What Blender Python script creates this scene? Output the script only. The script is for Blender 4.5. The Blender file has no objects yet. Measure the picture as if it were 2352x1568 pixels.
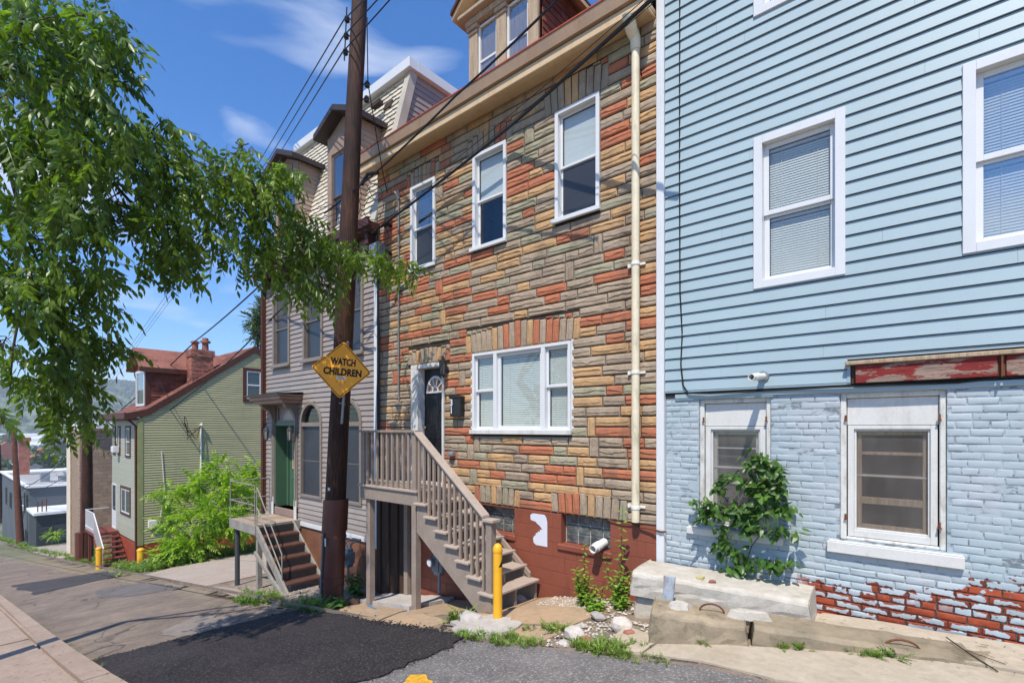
import bpy, bmesh, math, random
import numpy as np
from mathutils import Vector, Matrix, Euler
random.seed(7)
C = bpy.context.scene
R = math.radians
COL = C.collection
# ------------------------------------------------------------------ camera
FPX, HZ, YAW = 1155.0, 984.0, R(49.39)
cd = bpy.data.cameras.new('camera'); cam = bpy.data.objects.new('camera', cd); COL.objects.link(cam)
cam.location = (0, 0, 0)
cam.rotation_euler = (R(90), 0, math.atan2(math.cos(YAW), math.sin(YAW)))
cd.sensor_width = 36; cd.lens = 36 * FPX / 2352; cd.shift_y = (HZ - 784) / 2352
cd.clip_start = 0.05; cd.clip_end = 9000
C.camera = cam
# ------------------------------------------------------------------ light
SUN = Vector((0.42, -1.0, 1.72)).normalized()          # towards the sun
w = bpy.data.worlds.new('World'); C.world = w; w.use_nodes = True
nt = w.node_tree; nt.nodes.clear()
def N(t, k, **kw):
    n = t.nodes.new(k)
    for a, b in kw.items(): setattr(n, a, b)
    return n
out = N(nt, 'ShaderNodeOutputWorld'); bg = N(nt, 'ShaderNodeBackground'); sky = N(nt, 'ShaderNodeTexSky')
sky.sky_type = 'NISHITA'; sky.sun_disc = False
sky.sun_elevation = math.asin(SUN.z); sky.sun_rotation = math.atan2(SUN.x, SUN.y)
sky.altitude = 300; sky.air_density = 1.0; sky.dust_density = 0.3; sky.ozone_density = 3.0
bg.inputs['Strength'].default_value = 0.15
tc = N(nt, 'ShaderNodeTexCoord')
mp = N(nt, 'ShaderNodeMapping'); mp.inputs['Scale'].default_value = (1.6, 2.4, 7.0); mp.inputs['Location'].default_value = (2.35, 0.9, 1.4)
nz = N(nt, 'ShaderNodeTexNoise'); nz.inputs['Scale'].default_value = 1.7; nz.inputs['Detail'].default_value = 5; nz.inputs['Roughness'].default_value = .45; nz.inputs['Distortion'].default_value = .5
cr = N(nt, 'ShaderNodeValToRGB'); cr.color_ramp.elements[0].position = .55; cr.color_ramp.elements[1].position = .84
cr.color_ramp.elements[1].color = (.75, .75, .75, 1)
mx = N(nt, 'ShaderNodeMixRGB'); mx.inputs[2].default_value = (6.2, 6.6, 7.2, 1)
hs = N(nt, 'ShaderNodeHueSaturation'); hs.inputs['Saturation'].default_value = 1.3
L = nt.links.new
L(tc.outputs['Generated'], mp.inputs[0]); L(mp.outputs[0], nz.inputs[0]); L(nz.outputs[0], cr.inputs[0])
L(cr.outputs[0], mx.inputs[0]); tn = N(nt, 'ShaderNodeMixRGB', blend_type='MULTIPLY'); tn.inputs[0].default_value = 1; tn.inputs[2].default_value = (.90, 1.02, 1.20, 1)
L(sky.outputs[0], hs.inputs['Color']); L(hs.outputs[0], tn.inputs[1]); L(tn.outputs[0], mx.inputs[1]); L(mx.outputs[0], bg.inputs[0]); L(bg.outputs[0], out.inputs[0])
sd = bpy.data.lights.new('sun', 'SUN'); sd.energy = 4.5; sd.angle = R(0.53); sd.color = (1, .935, .83)
so = bpy.data.objects.new('sun', sd); COL.objects.link(so); so.rotation_euler = SUN.to_track_quat('Z', 'Y').to_euler()
C.view_settings.view_transform = 'Standard'; C.view_settings.look = 'None'; C.view_settings.gamma = 1
C.view_settings.use_curve_mapping = False; C.view_settings.exposure = 0.30

# ------------------------------------------------------------------ helpers
def W(u, v, t):                      # a point seen at photo position (u, v) (2352 wide) at distance t along the view axis
    a = (u - 1176) / FPX; b = (HZ - v) / FPX; s, c = math.sin(YAW), math.cos(YAW)
    return Vector((t * (-c + a * s), t * (s + a * c), t * b))
GX = [-6000, -200, -160, -60, -34, -24, -15, -12, -8.15, -6.1, -4.5, -2.6, -1, .5, 1, 5, 40]
GZ = [-25, -25, -21, -10, -6.7, -5.35, -4.07, -3.65, -3.08, -2.72, -2.42, -2.1, -1.85, -1.8, -1.75, -1.35, 3.5]
def g(x, y=0):
    z = (np.interp(x - .5, GX, GZ) + np.interp(x, GX, GZ) + np.interp(x + .5, GX, GZ)) / 3
    if x < -4 and x > -9 and y > 4.5: z -= .13 * min(1, (y - 4.5) / 1.1) * min(1, (-4 - x) / 1.5) * min(1, (x + 9) / .8)
    return float(z)
class MB:
    def __init__(s): s.v = []; s.f = []; s.m = []
    def add(s, vs, fs, m=0):
        o = len(s.v); s.v.extend([tuple(p) for p in vs]); s.f.extend([tuple(i + o for i in f) for f in fs]); s.m.extend([m] * len(fs))
    def box8(s, p, m=0):
        s.add(p, [(0, 1, 2, 3), (7, 6, 5, 4), (0, 4, 5, 1), (1, 5, 6, 2), (2, 6, 7, 3), (3, 7, 4, 0)], m)
    def box(s, fr, s0, s1, d0, d1, z0, z1, m=0):      # d1 = outer face
        s.box8([fr(s0, d1, z0), fr(s1, d1, z0), fr(s1, d1, z1), fr(s0, d1, z1), fr(s0, d0, z0), fr(s1, d0, z0), fr(s1, d0, z1), fr(s0, d0, z1)], m)
    def wbox(s, x0, x1, y0, y1, z0, z1, m=0): s.box(lambda a, d, z: (a, -d, z), x0, x1, -y1, -y0, z0, z1, m)
    def ring(s, fr, s0, s1, z0, z1, wd, d0, d1, m=0):
        s.box(fr, s0, s0 + wd, d0, d1, z0, z1, m); s.box(fr, s1 - wd, s1, d0, d1, z0, z1, m)
        s.box(fr, s0 + wd, s1 - wd, d0, d1, z1 - wd, z1, m); s.box(fr, s0 + wd, s1 - wd, d0, d1, z0, z0 + wd, m)
    def tube(s, pts, r, n=6, m=0, cap=True):
        pts = [Vector(p) for p in pts]; rs = r if isinstance(r, (list, tuple)) else [r] * len(pts); o = len(s.v); k = len(pts)
        up = None
        for i, p in enumerate(pts):
            t = (pts[min(i + 1, k - 1)] - pts[max(i - 1, 0)]).normalized()
            if up is None: up = t.orthogonal().normalized()
            a = (up - t * up.dot(t)).normalized(); up = a; b = t.cross(a)
            for j in range(n):
                q = 2 * math.pi * j / n; s.v.append(tuple(p + (a * math.cos(q) + b * math.sin(q)) * rs[i]))
        for i in range(k - 1):
            for j in range(n):
                j2 = (j + 1) % n
                s.f.append((o + i * n + j, o + i * n + j2, o + (i + 1) * n + j2, o + (i + 1) * n + j)); s.m.append(m)
        if cap: s.f.append(tuple(o + j for j in range(n))[::-1]); s.f.append(tuple(o + (k - 1) * n + j for j in range(n))); s.m += [m, m]
    def lathe(s, c, prof, n=16, m=0):
        s.tube([Vector(c) + Vector((0, 0, z)) for r, z in prof], [max(r, .001) for r, z in prof], n, m)
ORG = {}
def finish(o, mats, bevel, smooth):
    for mt in (mats if isinstance(mats, (list, tuple)) else [mats]): o.data.materials.append(mt)
    if smooth:
        for p in o.data.polygons: p.use_smooth = True
        if smooth != 2: o.data.set_sharp_from_angle(angle=R(35))
    if bevel:
        b = o.modifiers.new('bevel', 'BEVEL'); b.width = bevel; b.segments = 1; b.limit_method = 'ANGLE'
def build(mb, name, mats, parent=None, bevel=0, smooth=False, origin=None):
    po = ORG[parent.name] if parent else Vector((0, 0, 0))
    if origin is None:
        origin = po if parent else Vector((sum(p[0] for p in mb.v) / len(mb.v), sum(p[1] for p in mb.v) / len(mb.v), min(p[2] for p in mb.v)))
    origin = Vector(origin); me = bpy.data.meshes.new(name)
    me.from_pydata([(p[0] - origin.x, p[1] - origin.y, p[2] - origin.z) for p in mb.v], [], mb.f)
    if any(mb.m): me.polygons.foreach_set('material_index', mb.m)
    o = bpy.data.objects.new(name, me); COL.objects.link(o); o.parent = parent; o.location = origin - po
    finish(o, mats, bevel, smooth); ORG[o.name] = origin
    return o
def tag(o, label=None, cat=None, group=None, kind=None):
    for k, v in (('label', label), ('category', cat), ('group', group), ('kind', kind)):
        if v: o[k] = v
    return o
def thing(name, loc, label, cat, group=None):
    o = bpy.data.objects.new(name, None); COL.objects.link(o); o.location = loc; o.empty_display_size = .1
    ORG[o.name] = Vector(loc); return tag(o, label, cat, group)
def copy_one(o, parent, shift):                       # a copy that shares the mesh
    c = o.copy(); COL.objects.link(c); c.parent = parent
    ORG[c.name] = ORG[o.name] + Vector(shift); c.location = ORG[c.name] - (ORG[parent.name] if parent else Vector((0, 0, 0))); return c
def copy_thing(root, loc, label, rz=0):
    c = root.copy(); COL.objects.link(c); c.location = loc; c.rotation_euler.z = rz; c['label'] = label
    def rec(a, b):
        for ch in list(a.children):
            d = ch.copy(); COL.objects.link(d); d.parent = b; rec(ch, d)
    rec(root, c); return c
def pieces(lst, name, parent, limit=300, bevel=0, smooth=False):
    """lst of (mb, mats, centre, area): the largest in view become objects, the rest one stuff part"""
    lst = sorted(lst, key=lambda q: -q[3] / max(1e-3, Vector(q[2]).length_squared))
    rest = MB(); mats = []
    for i, (mb, mt, c, a) in enumerate(lst):
        if i < limit: build(mb, name, mt, parent, bevel, smooth, origin=c)
        else:
            if mt not in mats: mats.append(mt)
            rest.add(mb.v, mb.f, mats.index(mt))
    if rest.v: tag(build(rest, name, mats, parent, bevel, smooth), kind='stuff')
def front(Y): return lambda s, d, z: (s, Y - d, z)
def side(X): return lambda s, d, z: (X + d, s, z)

# ------------------------------------------------------------------ materials
class Mt:
    def __init__(s, name):
        s.m = bpy.data.materials.new(name); s.m.use_nodes = True; s.t = s.m.node_tree
        s.b = s.t.nodes['Principled BSDF']; s.o = s.t.nodes['Material Output']
        s.pos = s.t.nodes.new('ShaderNodeNewGeometry').outputs['Position']; s.ij = None
    def n(s, k, **kw): return N(s.t, k, **kw)
    def l(s, a, b): s.t.links.new(a, b)
    def noise(s, scale, detail=3, rough=.6, sc=(1, 1, 1), dist=0, obj=False):
        m = s.n('ShaderNodeMapping'); m.inputs['Scale'].default_value = sc
        n = s.n('ShaderNodeTexNoise'); n.inputs['Scale'].default_value = scale; n.inputs['Detail'].default_value = detail
        n.inputs['Roughness'].default_value = rough; n.inputs['Distortion'].default_value = dist
        s.l(s.n('ShaderNodeTexCoord').outputs['Object'] if obj else s.pos, m.inputs[0]); s.l(m.outputs[0], n.inputs[0]); return n.outputs[0]
    def ramp(s, x, a, b, va=0, vb=1):
        r = s.n('ShaderNodeMapRange'); r.inputs[1].default_value = a; r.inputs[2].default_value = b; r.inputs[3].default_value = va; r.inputs[4].default_value = vb
        s.l(x, r.inputs[0]); return r.outputs[0]
    def mix(s, f, a, b):
        m = s.n('ShaderNodeMixRGB')
        for i, q in ((0, f), (1, a), (2, b)):
            if isinstance(q, (int, float)): m.inputs[i].default_value = q
            elif isinstance(q, (tuple, list)): m.inputs[i].default_value = (*q[:3], 1)
            else: s.l(q, m.inputs[i])
        return m.outputs[0]
    def mul(s, c, f, amt=1.0):
        m = s.n('ShaderNodeMixRGB', blend_type='MULTIPLY'); m.inputs[0].default_value = amt
        for i, q in ((1, c), (2, f)):
            if isinstance(q, (tuple, list)): m.inputs[i].default_value = (*q[:3], 1)
            else: s.l(q, m.inputs[i])
        return m.outputs[0]
    def math(s, op, a, b=0.0):
        m = s.n('ShaderNodeMath', operation=op)
        for i, q in ((0, a), (1, b)):
            if isinstance(q, (int, float)): m.inputs[i].default_value = q
            else: s.l(q, m.inputs[i])
        return m.outputs[0]
    def xyz(s):
        m = s.n('ShaderNodeSeparateXYZ'); s.l(s.pos, m.inputs[0]); return m.outputs
    def rnd(s): return s.n('ShaderNodeObjectInfo').outputs['Random']
    def bump(s, h, strength=.3, dist=.01):
        b = s.n('ShaderNodeBump'); b.inputs['Strength'].default_value = strength; b.inputs['Distance'].default_value = dist
        s.l(h, b.inputs['Height']); s.l(b.outputs[0], s.b.inputs['Normal'])
    def done(s, col=None, rough=.7, spec=.3, metal=0):
        if col is not None:
            if isinstance(col, (tuple, list)): s.b.inputs['Base Color'].default_value = (*col[:3], 1)
            else: s.l(col, s.b.inputs['Base Color'])
        if isinstance(rough, (int, float)): s.b.inputs['Roughness'].default_value = rough
        else: s.l(rough, s.b.inputs['Roughness'])
        s.b.inputs['Specular IOR Level'].default_value = spec; s.b.inputs['Metallic'].default_value = metal; return s.m
def sc(c, k): return tuple(x * k for x in c)
def M(name, col, rough=.7, var=.12, scale=3, fine=.08, fscale=60, bump=.15, bd=.004, spec=.3, metal=0, grain=None, dirt=None, dirtamt=.5, rv=0):
    q = Mt(name); a = q.noise(scale, 4, .6, grain or (1, 1, 1)); b = q.noise(fscale, 3, .7, grain or (1, 1, 1))
    c = q.mix(q.ramp(a, .3, .7), sc(col, 1 - var), sc(col, 1 + var))
    c = q.mul(c, q.mix(q.ramp(b, .3, .7), (1 - fine,) * 3, (1 + fine,) * 3))
    if dirt: c = q.mix(q.ramp(q.noise(scale * 2.3, 5, .7, grain or (1, 1, .35)), .52, .75, 0, dirtamt), c, dirt)
    if rv: c = q.mul(c, q.mix(q.rnd(), (1 - rv,) * 3, (1 + rv,) * 3))
    if bump: q.bump(b, bump, bd)
    return q.done(c, rough, spec, metal)
DARK = M('dark_interior', (.02, .02, .02), .9, bump=0)
LAPSHADE = M('painted_lap_shadow', (.03, .032, .034), .9, bump=0)  # near-black wall behind siding, colour stands in for shadow in the board gaps
WHITE = M('white_vinyl', (.66, .665, .66), .35, .03, 2, .02, bump=.03, dirt=(.45, .43, .38), dirtamt=.18, spec=.5)
WHITEP = M('old_white_paint', (.62, .61, .57), .55, .05, 3, .04, 40, .2, .003, dirt=(.38, .33, .26), dirtamt=.55)
FRAMEW = M('weathered_frame_paint', (.62, .61, .56), .6, .08, 6, .08, 40, .3, .003, dirt=(.28, .22, .16), dirtamt=.8)
BLUES = M('blue_vinyl_siding', (.325, .415, .44), .42, .04, .9, .015, 140, .04, .001, spec=.4, dirt=(.285, .36, .375), dirtamt=.3, rv=.02)
GRAYS = M('taupe_siding', (.31, .26, .225), .5, .08, 1.5, .04, 60, .05, spec=.4, dirt=(.36, .31, .29), dirtamt=.5, rv=.06)
GRAYT = M('taupe_trim_paint', (.22, .185, .155), .55, .1, 5, .06, 40, .2)
TANS = M('tan_dormer_siding', (.36, .27, .215), .5, .08, 2, .04, spec=.4, rv=.05)
GREENS = M('olive_siding', (.45, .415, .225), .5, .06, .6, .03, 60, .04, spec=.35, dirt=(.20, .20, .12), dirtamt=.35, rv=.05)
GREENW = M('pale_olive_siding', (.36, .36, .27), .5, .06, .6, .03, spec=.35, rv=.05)
GTRIM = M('olive_corner_trim', (.30, .31, .13), .5)
BROWNT = M('dark_brown_trim', (.085, .032, .022), .5, .1)
FASCIA = M('cream_gutter', (.60, .43, .25), .5, .08, 2, .05, 30, .1, dirt=(.40, .22, .08), dirtamt=.55)
REDEDGE = M('rust_red_flashing', (.36, .07, .03), .6, .2, 8, .1)
REDPAINT = M('oxide_red_wall_paint', (.24, .072, .042), .55, .12, 1.6, .06, 30, .35, .006, dirt=(.12, .035, .022), dirtamt=.6)
ROOFW = M('white_roof', (.74, .74, .72), .6, .08, .3, .03, dirt=(.35, .33, .31), dirtamt=.7)
CHAR = M('charcoal_masonry_paint', (.055, .065, .068), .6, .12, .5, .06, 20, .3, .01)
GREYW = M('grey_blue_wall', (.14, .16, .175), .7, .1, .5, .06)
REDROOF = M('red_shingles', (.21, .085, .06), .85, .3, 1.2, .2, 12, .3, .01, rv=.3)
REDSH = M('red_brown_side_shingles', (.15, .05, .03), .75, .35, 2, .15, 20, .2, rv=.35)
REDBRK = M('chimney_brick', (.33, .13, .09), .85, .3, 3, .2, 30, .5, .01, dirt=(.42, .30, .24), dirtamt=.5, rv=.2)
TAUPEP = M('taupe_deck_paint', (.285, .225, .178), .55, .12, 4, .10, 25, .2, .003, dirt=(.40, .33, .27), dirtamt=.35, spec=.4)
TREADP = M('taupe_tread_paint', (.42, .34, .275), .55, .06, 4, .06, 50, .15, .002, dirt=(.24, .19, .15), dirtamt=.4)
BLACKP = M('black_gloss_paint', (.012, .012, .013), .3, .1, spec=.5)
DOORBLK = M('black_door_paint', (.013, .013, .015), .38, .1, bump=.02, spec=.4)
GREEND = M('green_door_paint', (.06, .13, .075), .4, .06, 2, .02, bump=.05, spec=.5)
YEL = M('yellow_plastic', (.80, .40, .015), .45, .06, 3, .03, 30, .05, dirt=(.30, .16, .03), dirtamt=.7, spec=.5)
PVC = M('cream_pvc', (.72, .63, .45), .45, .08, 4, .05, 30, .05, dirt=(.30, .28, .14), dirtamt=.7)
PVCW = M('white_pvc', (.75, .73, .66), .4, .05)
GALV = M('galvanised_steel', (.28, .30, .31), .5, .15, 8, .1, metal=.4)
METER = M('grey_meter_paint', (.20, .225, .245), .45, .12, 6, .08)
RUST = M('rusty_iron', (.15, .055, .025), .85, .3, 10, .2)
STEELP = M('worn_steel_porch', (.27, .255, .22), .6, .15, 5, .1, 30, .2, dirt=(.20, .09, .04), dirtamt=.8)
REDTREAD = M('red_metal_tread', (.09, .045, .037), .6, .2, 6, .1)
CABLE = M('black_cable', (.012, .012, .013), .5)
CABLEG = M('grey_cable', (.20, .20, .19), .5)
SCREEN = M('window_screen', (.035, .037, .042), .35, .15, 1.5, .05, bump=0, spec=.5)
SCREENB = M('dark_storm_screen', (.035, .039, .05), .4, .2, 1.2, .05, bump=0, spec=.5)
BLIND = M('white_blind', (.62, .62, .58), .6, .03)
BLINDT = M('ivory_blind', (.68, .68, .62), .5, .03)
SHADE = M('roller_shade', (.60, .62, .62), .7, .03)
PINEW = M('bare_aged_wood', (.40, .30, .20), .75, .25, 2.5, .2, 14, .4, .004, grain=(14, 14, 1), dirt=(.16, .09, .05), dirtamt=.6)
WOODD = M('dark_old_timber', (.055, .032, .02), .75, .3, 3, .2, 30, .4, .005, grain=(12, 12, .8))
STEPRED = M('red_deck_paint', (.17, .045, .03), .6, .15)
CMU = M('tan_block', (.36, .25, .17), .85, .08, 2, .08, 20, .3, .006, rv=.14)
CMUM = M('pale_mortar', (.66, .57, .46), .9)
ROCK = M('pale_rubble', (.50, .45, .39), .9, .15, 6, .12, 30, .5, .01)
SIDEY = M('sign_yellow', (.95, .40, .015), .45, .04, 6, .03, bump=0, spec=.4)
BLACKF = M('flat_black', (.012, .010, .008), .6)
GLASSB = None
def glass(name, tint=(.86, .9, .9), refl=.06):
    q = Mt(name); q.t.nodes.remove(q.b); tr = q.n('ShaderNodeBsdfTransparent'); tr.inputs[0].default_value = (*tint, 1)
    gl = q.n('ShaderNodeBsdfGlossy'); gl.inputs['Roughness'].default_value = .015
    lw = q.n('ShaderNodeLayerWeight'); lw.inputs[0].default_value = .5; fr = q.math('MULTIPLY', q.math('POWER', lw.outputs['Facing'], 4.0), .9); m = q.n('ShaderNodeMixShader')
    bp = q.n('ShaderNodeBump'); bp.inputs['Strength'].default_value = .05; bp.inputs['Distance'].default_value = .01
    q.l(q.noise(2.5, 1), bp.inputs['Height']); q.l(bp.outputs[0], gl.inputs['Normal'])
    q.l(q.math('ADD', fr, refl), m.inputs[0]); q.l(tr.outputs[0], m.inputs[1]); q.l(gl.outputs[0], m.inputs[2]); q.l(m.outputs[0], q.o.inputs[0]); return q.m
GLASS = glass('window_glass', refl=.09); GLASSR = glass('bright_reflecting_glass', refl=.34)
q = Mt('dusty_screened_glass'); q.t.nodes.remove(q.b); _a = q.n('ShaderNodeBsdfTransparent'); _d = q.n('ShaderNodeBsdfDiffuse'); q.l(q.mix(q.ramp(q.noise(3, 5, .7, (1, 1, .5)), .35, .7), (.12, .11, .10), (.24, .225, .21)), _d.inputs[0]); _g = q.n('ShaderNodeBsdfGlossy'); _g.inputs['Roughness'].default_value = .06; _m = q.n('ShaderNodeMixShader'); _m.inputs[0].default_value = .42; _k = q.n('ShaderNodeMixShader'); _k.inputs[0].default_value = .07
q.l(_a.outputs[0], _m.inputs[1]); q.l(_d.outputs[0], _m.inputs[2]); q.l(_m.outputs[0], _k.inputs[1]); q.l(_g.outputs[0], _k.inputs[2]); q.l(_k.outputs[0], q.o.inputs[0]); DUSTY = q.m
def stone_mat(name, a, b):
    q = Mt(name); n1 = q.noise(4, 4, .6); c = q.mix(q.ramp(n1, .3, .7), a, b)
    c = q.mul(c, q.mix(q.ramp(q.noise(30, 4, .7, (1, 1, 3)), .3, .75), (.78,) * 3, (1.12,) * 3))
    c = q.mix(q.ramp(q.noise(3.0, 5, .7, (1, 1, .3)), .47, .72, 0, .6), c, (.13, .10, .075))     # rain streaks and soot
    q.bump(q.noise(38, 4, .7, (1, 1, 2.5)), .3, .004); return q.done(c, .85, .2)
ST = [stone_mat('grey_tan_stone', (.43, .335, .24), (.32, .245, .17)), stone_mat('olive_stone', (.32, .30, .19), (.38, .33, .235)),
      stone_mat('ochre_stone', (.57, .345, .16), (.45, .285, .15)), stone_mat('orange_stone', (.50, .175, .088), (.40, .15, .082))]
STW = [.40, .16, .26, .18]
JOINT = M('dark_joint', (.035, .028, .022), .95)
def peel_mat(name, brickcol, mortar=False):
    q = Mt(name); x, y, z = q.xyz()
    # height of the peeled band along the wall: rises to the right
    line = q.math('ADD', q.math('MULTIPLY', x, .18), -1.40)
    nn = q.noise(4.2, 3, .65); n2 = q.noise(22, 3, .6)
    d = q.math('SUBTRACT', line, z)
    d = q.math('ADD', d, q.math('MULTIPLY', q.math('SUBTRACT', nn, .5), .75))
    d = q.math('ADD', d, q.math('MULTIPLY', q.math('SUBTRACT', n2, .5), .12))
    m = q.ramp(d, -.006, .006)
    m = q.math('MULTIPLY', m, q.ramp(x, -1.25, -1.0))
    if not mortar:   # islands of paint left on some bricks
        tcn = q.n('ShaderNodeTexCoord').outputs['Generated']; sp = q.n('ShaderNodeSeparateXYZ'); q.l(tcn, sp.inputs[0])
        ex = q.math('SUBTRACT', .5, q.math('ABSOLUTE', q.math('SUBTRACT', sp.outputs[0], .5)))
        ez = q.math('SUBTRACT', .5, q.math('ABSOLUTE', q.math('SUBTRACT', sp.outputs[2], .5)))
        e = q.math('MINIMUM', q.math('MULTIPLY', ex, 2.2), ez)
        isl = q.math('ADD', q.math('MULTIPLY', e, .9), q.math('MULTIPLY', q.math('SUBTRACT', q.noise(10, 3, .65), .5), 1.3))
        isl = q.ramp(isl, .15, .165); isl = q.math('MULTIPLY', isl, q.ramp(q.rnd(), .50, .51, 1, 0))
        m = q.math('MULTIPLY', m, q.math('SUBTRACT', 1.0, isl))
    chips = q.math('MULTIPLY', q.ramp(q.noise(26, 3, .6), .70, .71), q.ramp(q.noise(2.2, 3), .54, .62))
    paint = q.mix(q.ramp(q.noise(1.7, 4), .35, .65), (.345, .42, .445), (.41, .45, .47))
    paint = q.mix(q.ramp(q.noise(60, 3, .7), .62, .72, 0, .3), paint, (.55, .6, .66))
    paint = q.mix(q.ramp(q.noise(2.6, 5, .7), .60, .8, 0, .5), paint, (.30, .31, .33))
    bc = q.mix(q.ramp(q.noise(9, 4), .3, .7), brickcol, sc(brickcol, .55))
    bc = q.mix(q.ramp(q.noise(40, 5, .7), .58, .75, 0, .55), bc, (.42, .24, .22))
    if not mortar: bc = q.mul(bc, q.mix(q.rnd(), (.7,) * 3, (1.25,) * 3))
    c = q.mix(m, paint, bc); c = q.mix(q.math('MULTIPLY', chips, .85), c, (.10, .045, .035))
    if mortar: c = q.mix(q.ramp(q.noise(7, 5, .75, (1, 1, 3)), .50, .58, 0, .75), c, (.09, .10, .11))
    q.bump(q.math('ADD', q.math('MULTIPLY', q.noise(34, 5, .7), .7), q.math('MULTIPLY', m, -1.0)), .55, .006)
    return q.done(c, .62, .3)
BRICK = peel_mat('peeling_blue_brick', (.33, .062, .022)); MORTAR = peel_mat('peeling_blue_mortar', (.075, .045, .038), True)
def asphalt(name, col, agg, patch, asc=60):
    q = Mt(name); n1 = q.noise(.9, 5, .65); n2 = q.noise(asc, 4, .85); n3 = q.noise(4, 5, .7)
    c = q.mix(q.ramp(n1, .3, .7), col, patch)
    c = q.mul(c, q.mix(q.ramp(n3, .3, .72), (.72,) * 3, (1.2,) * 3))
    c = q.mix(q.ramp(n2, .52, .66, 0, .8), c, agg)
    if asc == 60:
        cv = q.n('ShaderNodeTexVoronoi', feature='DISTANCE_TO_EDGE'); cv.inputs['Scale'].default_value = .9; wp = q.n('ShaderNodeMixRGB'); wp.inputs[0].default_value = .22; q.l(q.pos, wp.inputs[1]); nn_ = q.n('ShaderNodeTexNoise'); nn_.inputs['Scale'].default_value = 2.2; nn_.inputs['Detail'].default_value = 5; q.l(q.pos, nn_.inputs[0]); q.l(nn_.outputs['Color'], wp.inputs[2]); q.l(wp.outputs[0], cv.inputs[0])
        c = q.mix(q.math('MULTIPLY', q.ramp(cv.outputs['Distance'], .0, .012, 1, 0), q.ramp(q.noise(.5, 3), .46, .56, 0, .8)), c, sc(col, .25))
    v = q.n('ShaderNodeTexVoronoi'); v.inputs['Scale'].default_value = 90; q.l(q.pos, v.inputs[0])
    q.bump(q.math('ADD', n2, v.outputs[0]), .8, .008); return q.done(c, .85, .3)
ROAD = asphalt('worn_asphalt', (.145, .112, .088), (.38, .31, .25), (.27, .21, .16))
ROADN = asphalt('coarse_old_asphalt', (.12, .113, .11), (.50, .46, .42), (.18, .165, .155), 38)
NEWA = asphalt('fresh_asphalt', (.015, .013, .0145), (.13, .112, .095), (.034, .028, .031), 34)
MIDA = asphalt('older_patch_asphalt', (.05, .047, .05), (.11, .10, .10), (.075, .068, .068))
def concrete(name, col, col2, dirt=(.16, .13, .10), amt=.5, rv=.05):
    q = Mt(name); c = q.mix(q.ramp(q.noise(1.6, 5, .7), .35, .65), col, col2)
    c = q.mul(c, q.mix(q.ramp(q.noise(12, 5, .7), .3, .7), (.86,) * 3, (1.1,) * 3))
    c = q.mix(q.ramp(q.noise(90, 2, .8), .64, .72, 0, .5), c, sc(col, .5)); c = q.mix(q.ramp(q.noise(3.3, 6, .75), .55, .75, 0, amt), c, dirt)
    if rv: c = q.mul(c, q.mix(q.rnd(), (1 - rv,) * 3, (1 + rv,) * 3))
    q.bump(q.math('ADD', q.noise(60, 4, .8), q.noise(7, 4, .7)), .5, .01); return q.done(c, .85, .25)
CONP = concrete('pale_concrete', (.43, .355, .26), (.50, .425, .325), (.24, .19, .13), .5); CONT = concrete('tan_stained_concrete', (.45, .31, .185), (.36, .265, .18), (.17, .11, .065), .6)
CONB = concrete('barrier_concrete', (.55, .51, .44), (.46, .41, .33), (.20, .17, .12), .7); CONW = concrete('white_cement_patch', (.52, .48, .43), (.43, .39, .35), (.26, .22, .18), .45)
CONG = concrete('weathered_block_concrete', (.36, .285, .19), (.23, .19, .13), (.10, .085, .05), .9); CONS = concrete('brown_sidewalk_concrete', (.38, .285, .22), (.31, .235, .18), (.12, .09, .07), .4)
COND = concrete('driveway_concrete', (.40, .33, .27), (.35, .28, .225), (.24, .18, .13), .45); DIRT = concrete('gravelly_dirt', (.19, .145, .095), (.26, .20, .14), (.10, .075, .045), .7)
def leafm(name, a, b, trans=.42, rough=.36):
    q = Mt(name); q.t.nodes.remove(q.b); c = q.mix(q.ramp(q.noise(1.6, 3), .35, .65), a, b)
    c = q.mul(c, q.mix(q.ramp(q.noise(9, 3), .35, .65), (.6,) * 3, (1.45,) * 3))
    p = q.n('ShaderNodeBsdfPrincipled'); p.inputs['Roughness'].default_value = rough; p.inputs['Specular IOR Level'].default_value = .45; q.l(c, p.inputs['Base Color'])
    tl = q.n('ShaderNodeBsdfTranslucent'); q.l(q.mul(c, (1.5, 1.7, .5)), tl.inputs[0]); m = q.n('ShaderNodeMixShader'); m.inputs[0].default_value = trans
    q.l(p.outputs[0], m.inputs[1]); q.l(tl.outputs[0], m.inputs[2]); q.l(m.outputs[0], q.o.inputs[0]); return q.m
LEAF = leafm('tree_leaf', (.060, .112, .018), (.17, .25, .03), .48); LEAFB = leafm('bright_bush_leaf', (.20, .33, .025), (.30, .42, .04), .45)
LEAFV = leafm('vine_leaf', (.045, .11, .022), (.10, .19, .035)); GRASS = leafm('weed_leaf', (.11, .20, .03), (.19, .27, .05), .3)
FARTREE = leafm('distant_tree_leaf', (.06, .10, .03), (.10, .15, .05), .2)
BARK = M('brown_bark', (.07, .05, .035), .9, .3, 8, .2, 30, .6, .01, grain=(4, 4, 1))
def pole_mat():
    q = Mt('creosoted_pole'); n1 = q.noise(9, 5, .7, (5, 5, .35)); n2 = q.noise(1.2, 3)
    c = q.mix(q.ramp(n1, .35, .65), (.010, .006, .004), (.075, .026, .011)); c = q.mul(c, q.mix(q.ramp(n2, .35, .65), (.6,) * 3, (1.5,) * 3))
    q.bump(n1, .8, .02); return q.done(c, .65, .3)
POLE = pole_mat(); GUARD = M('brown_pole_guard', (.115, .034, .022), .38, .2, 2, .08, 30, .1, spec=.5, dirt=(.16, .10, .08), dirtamt=.5)
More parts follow.
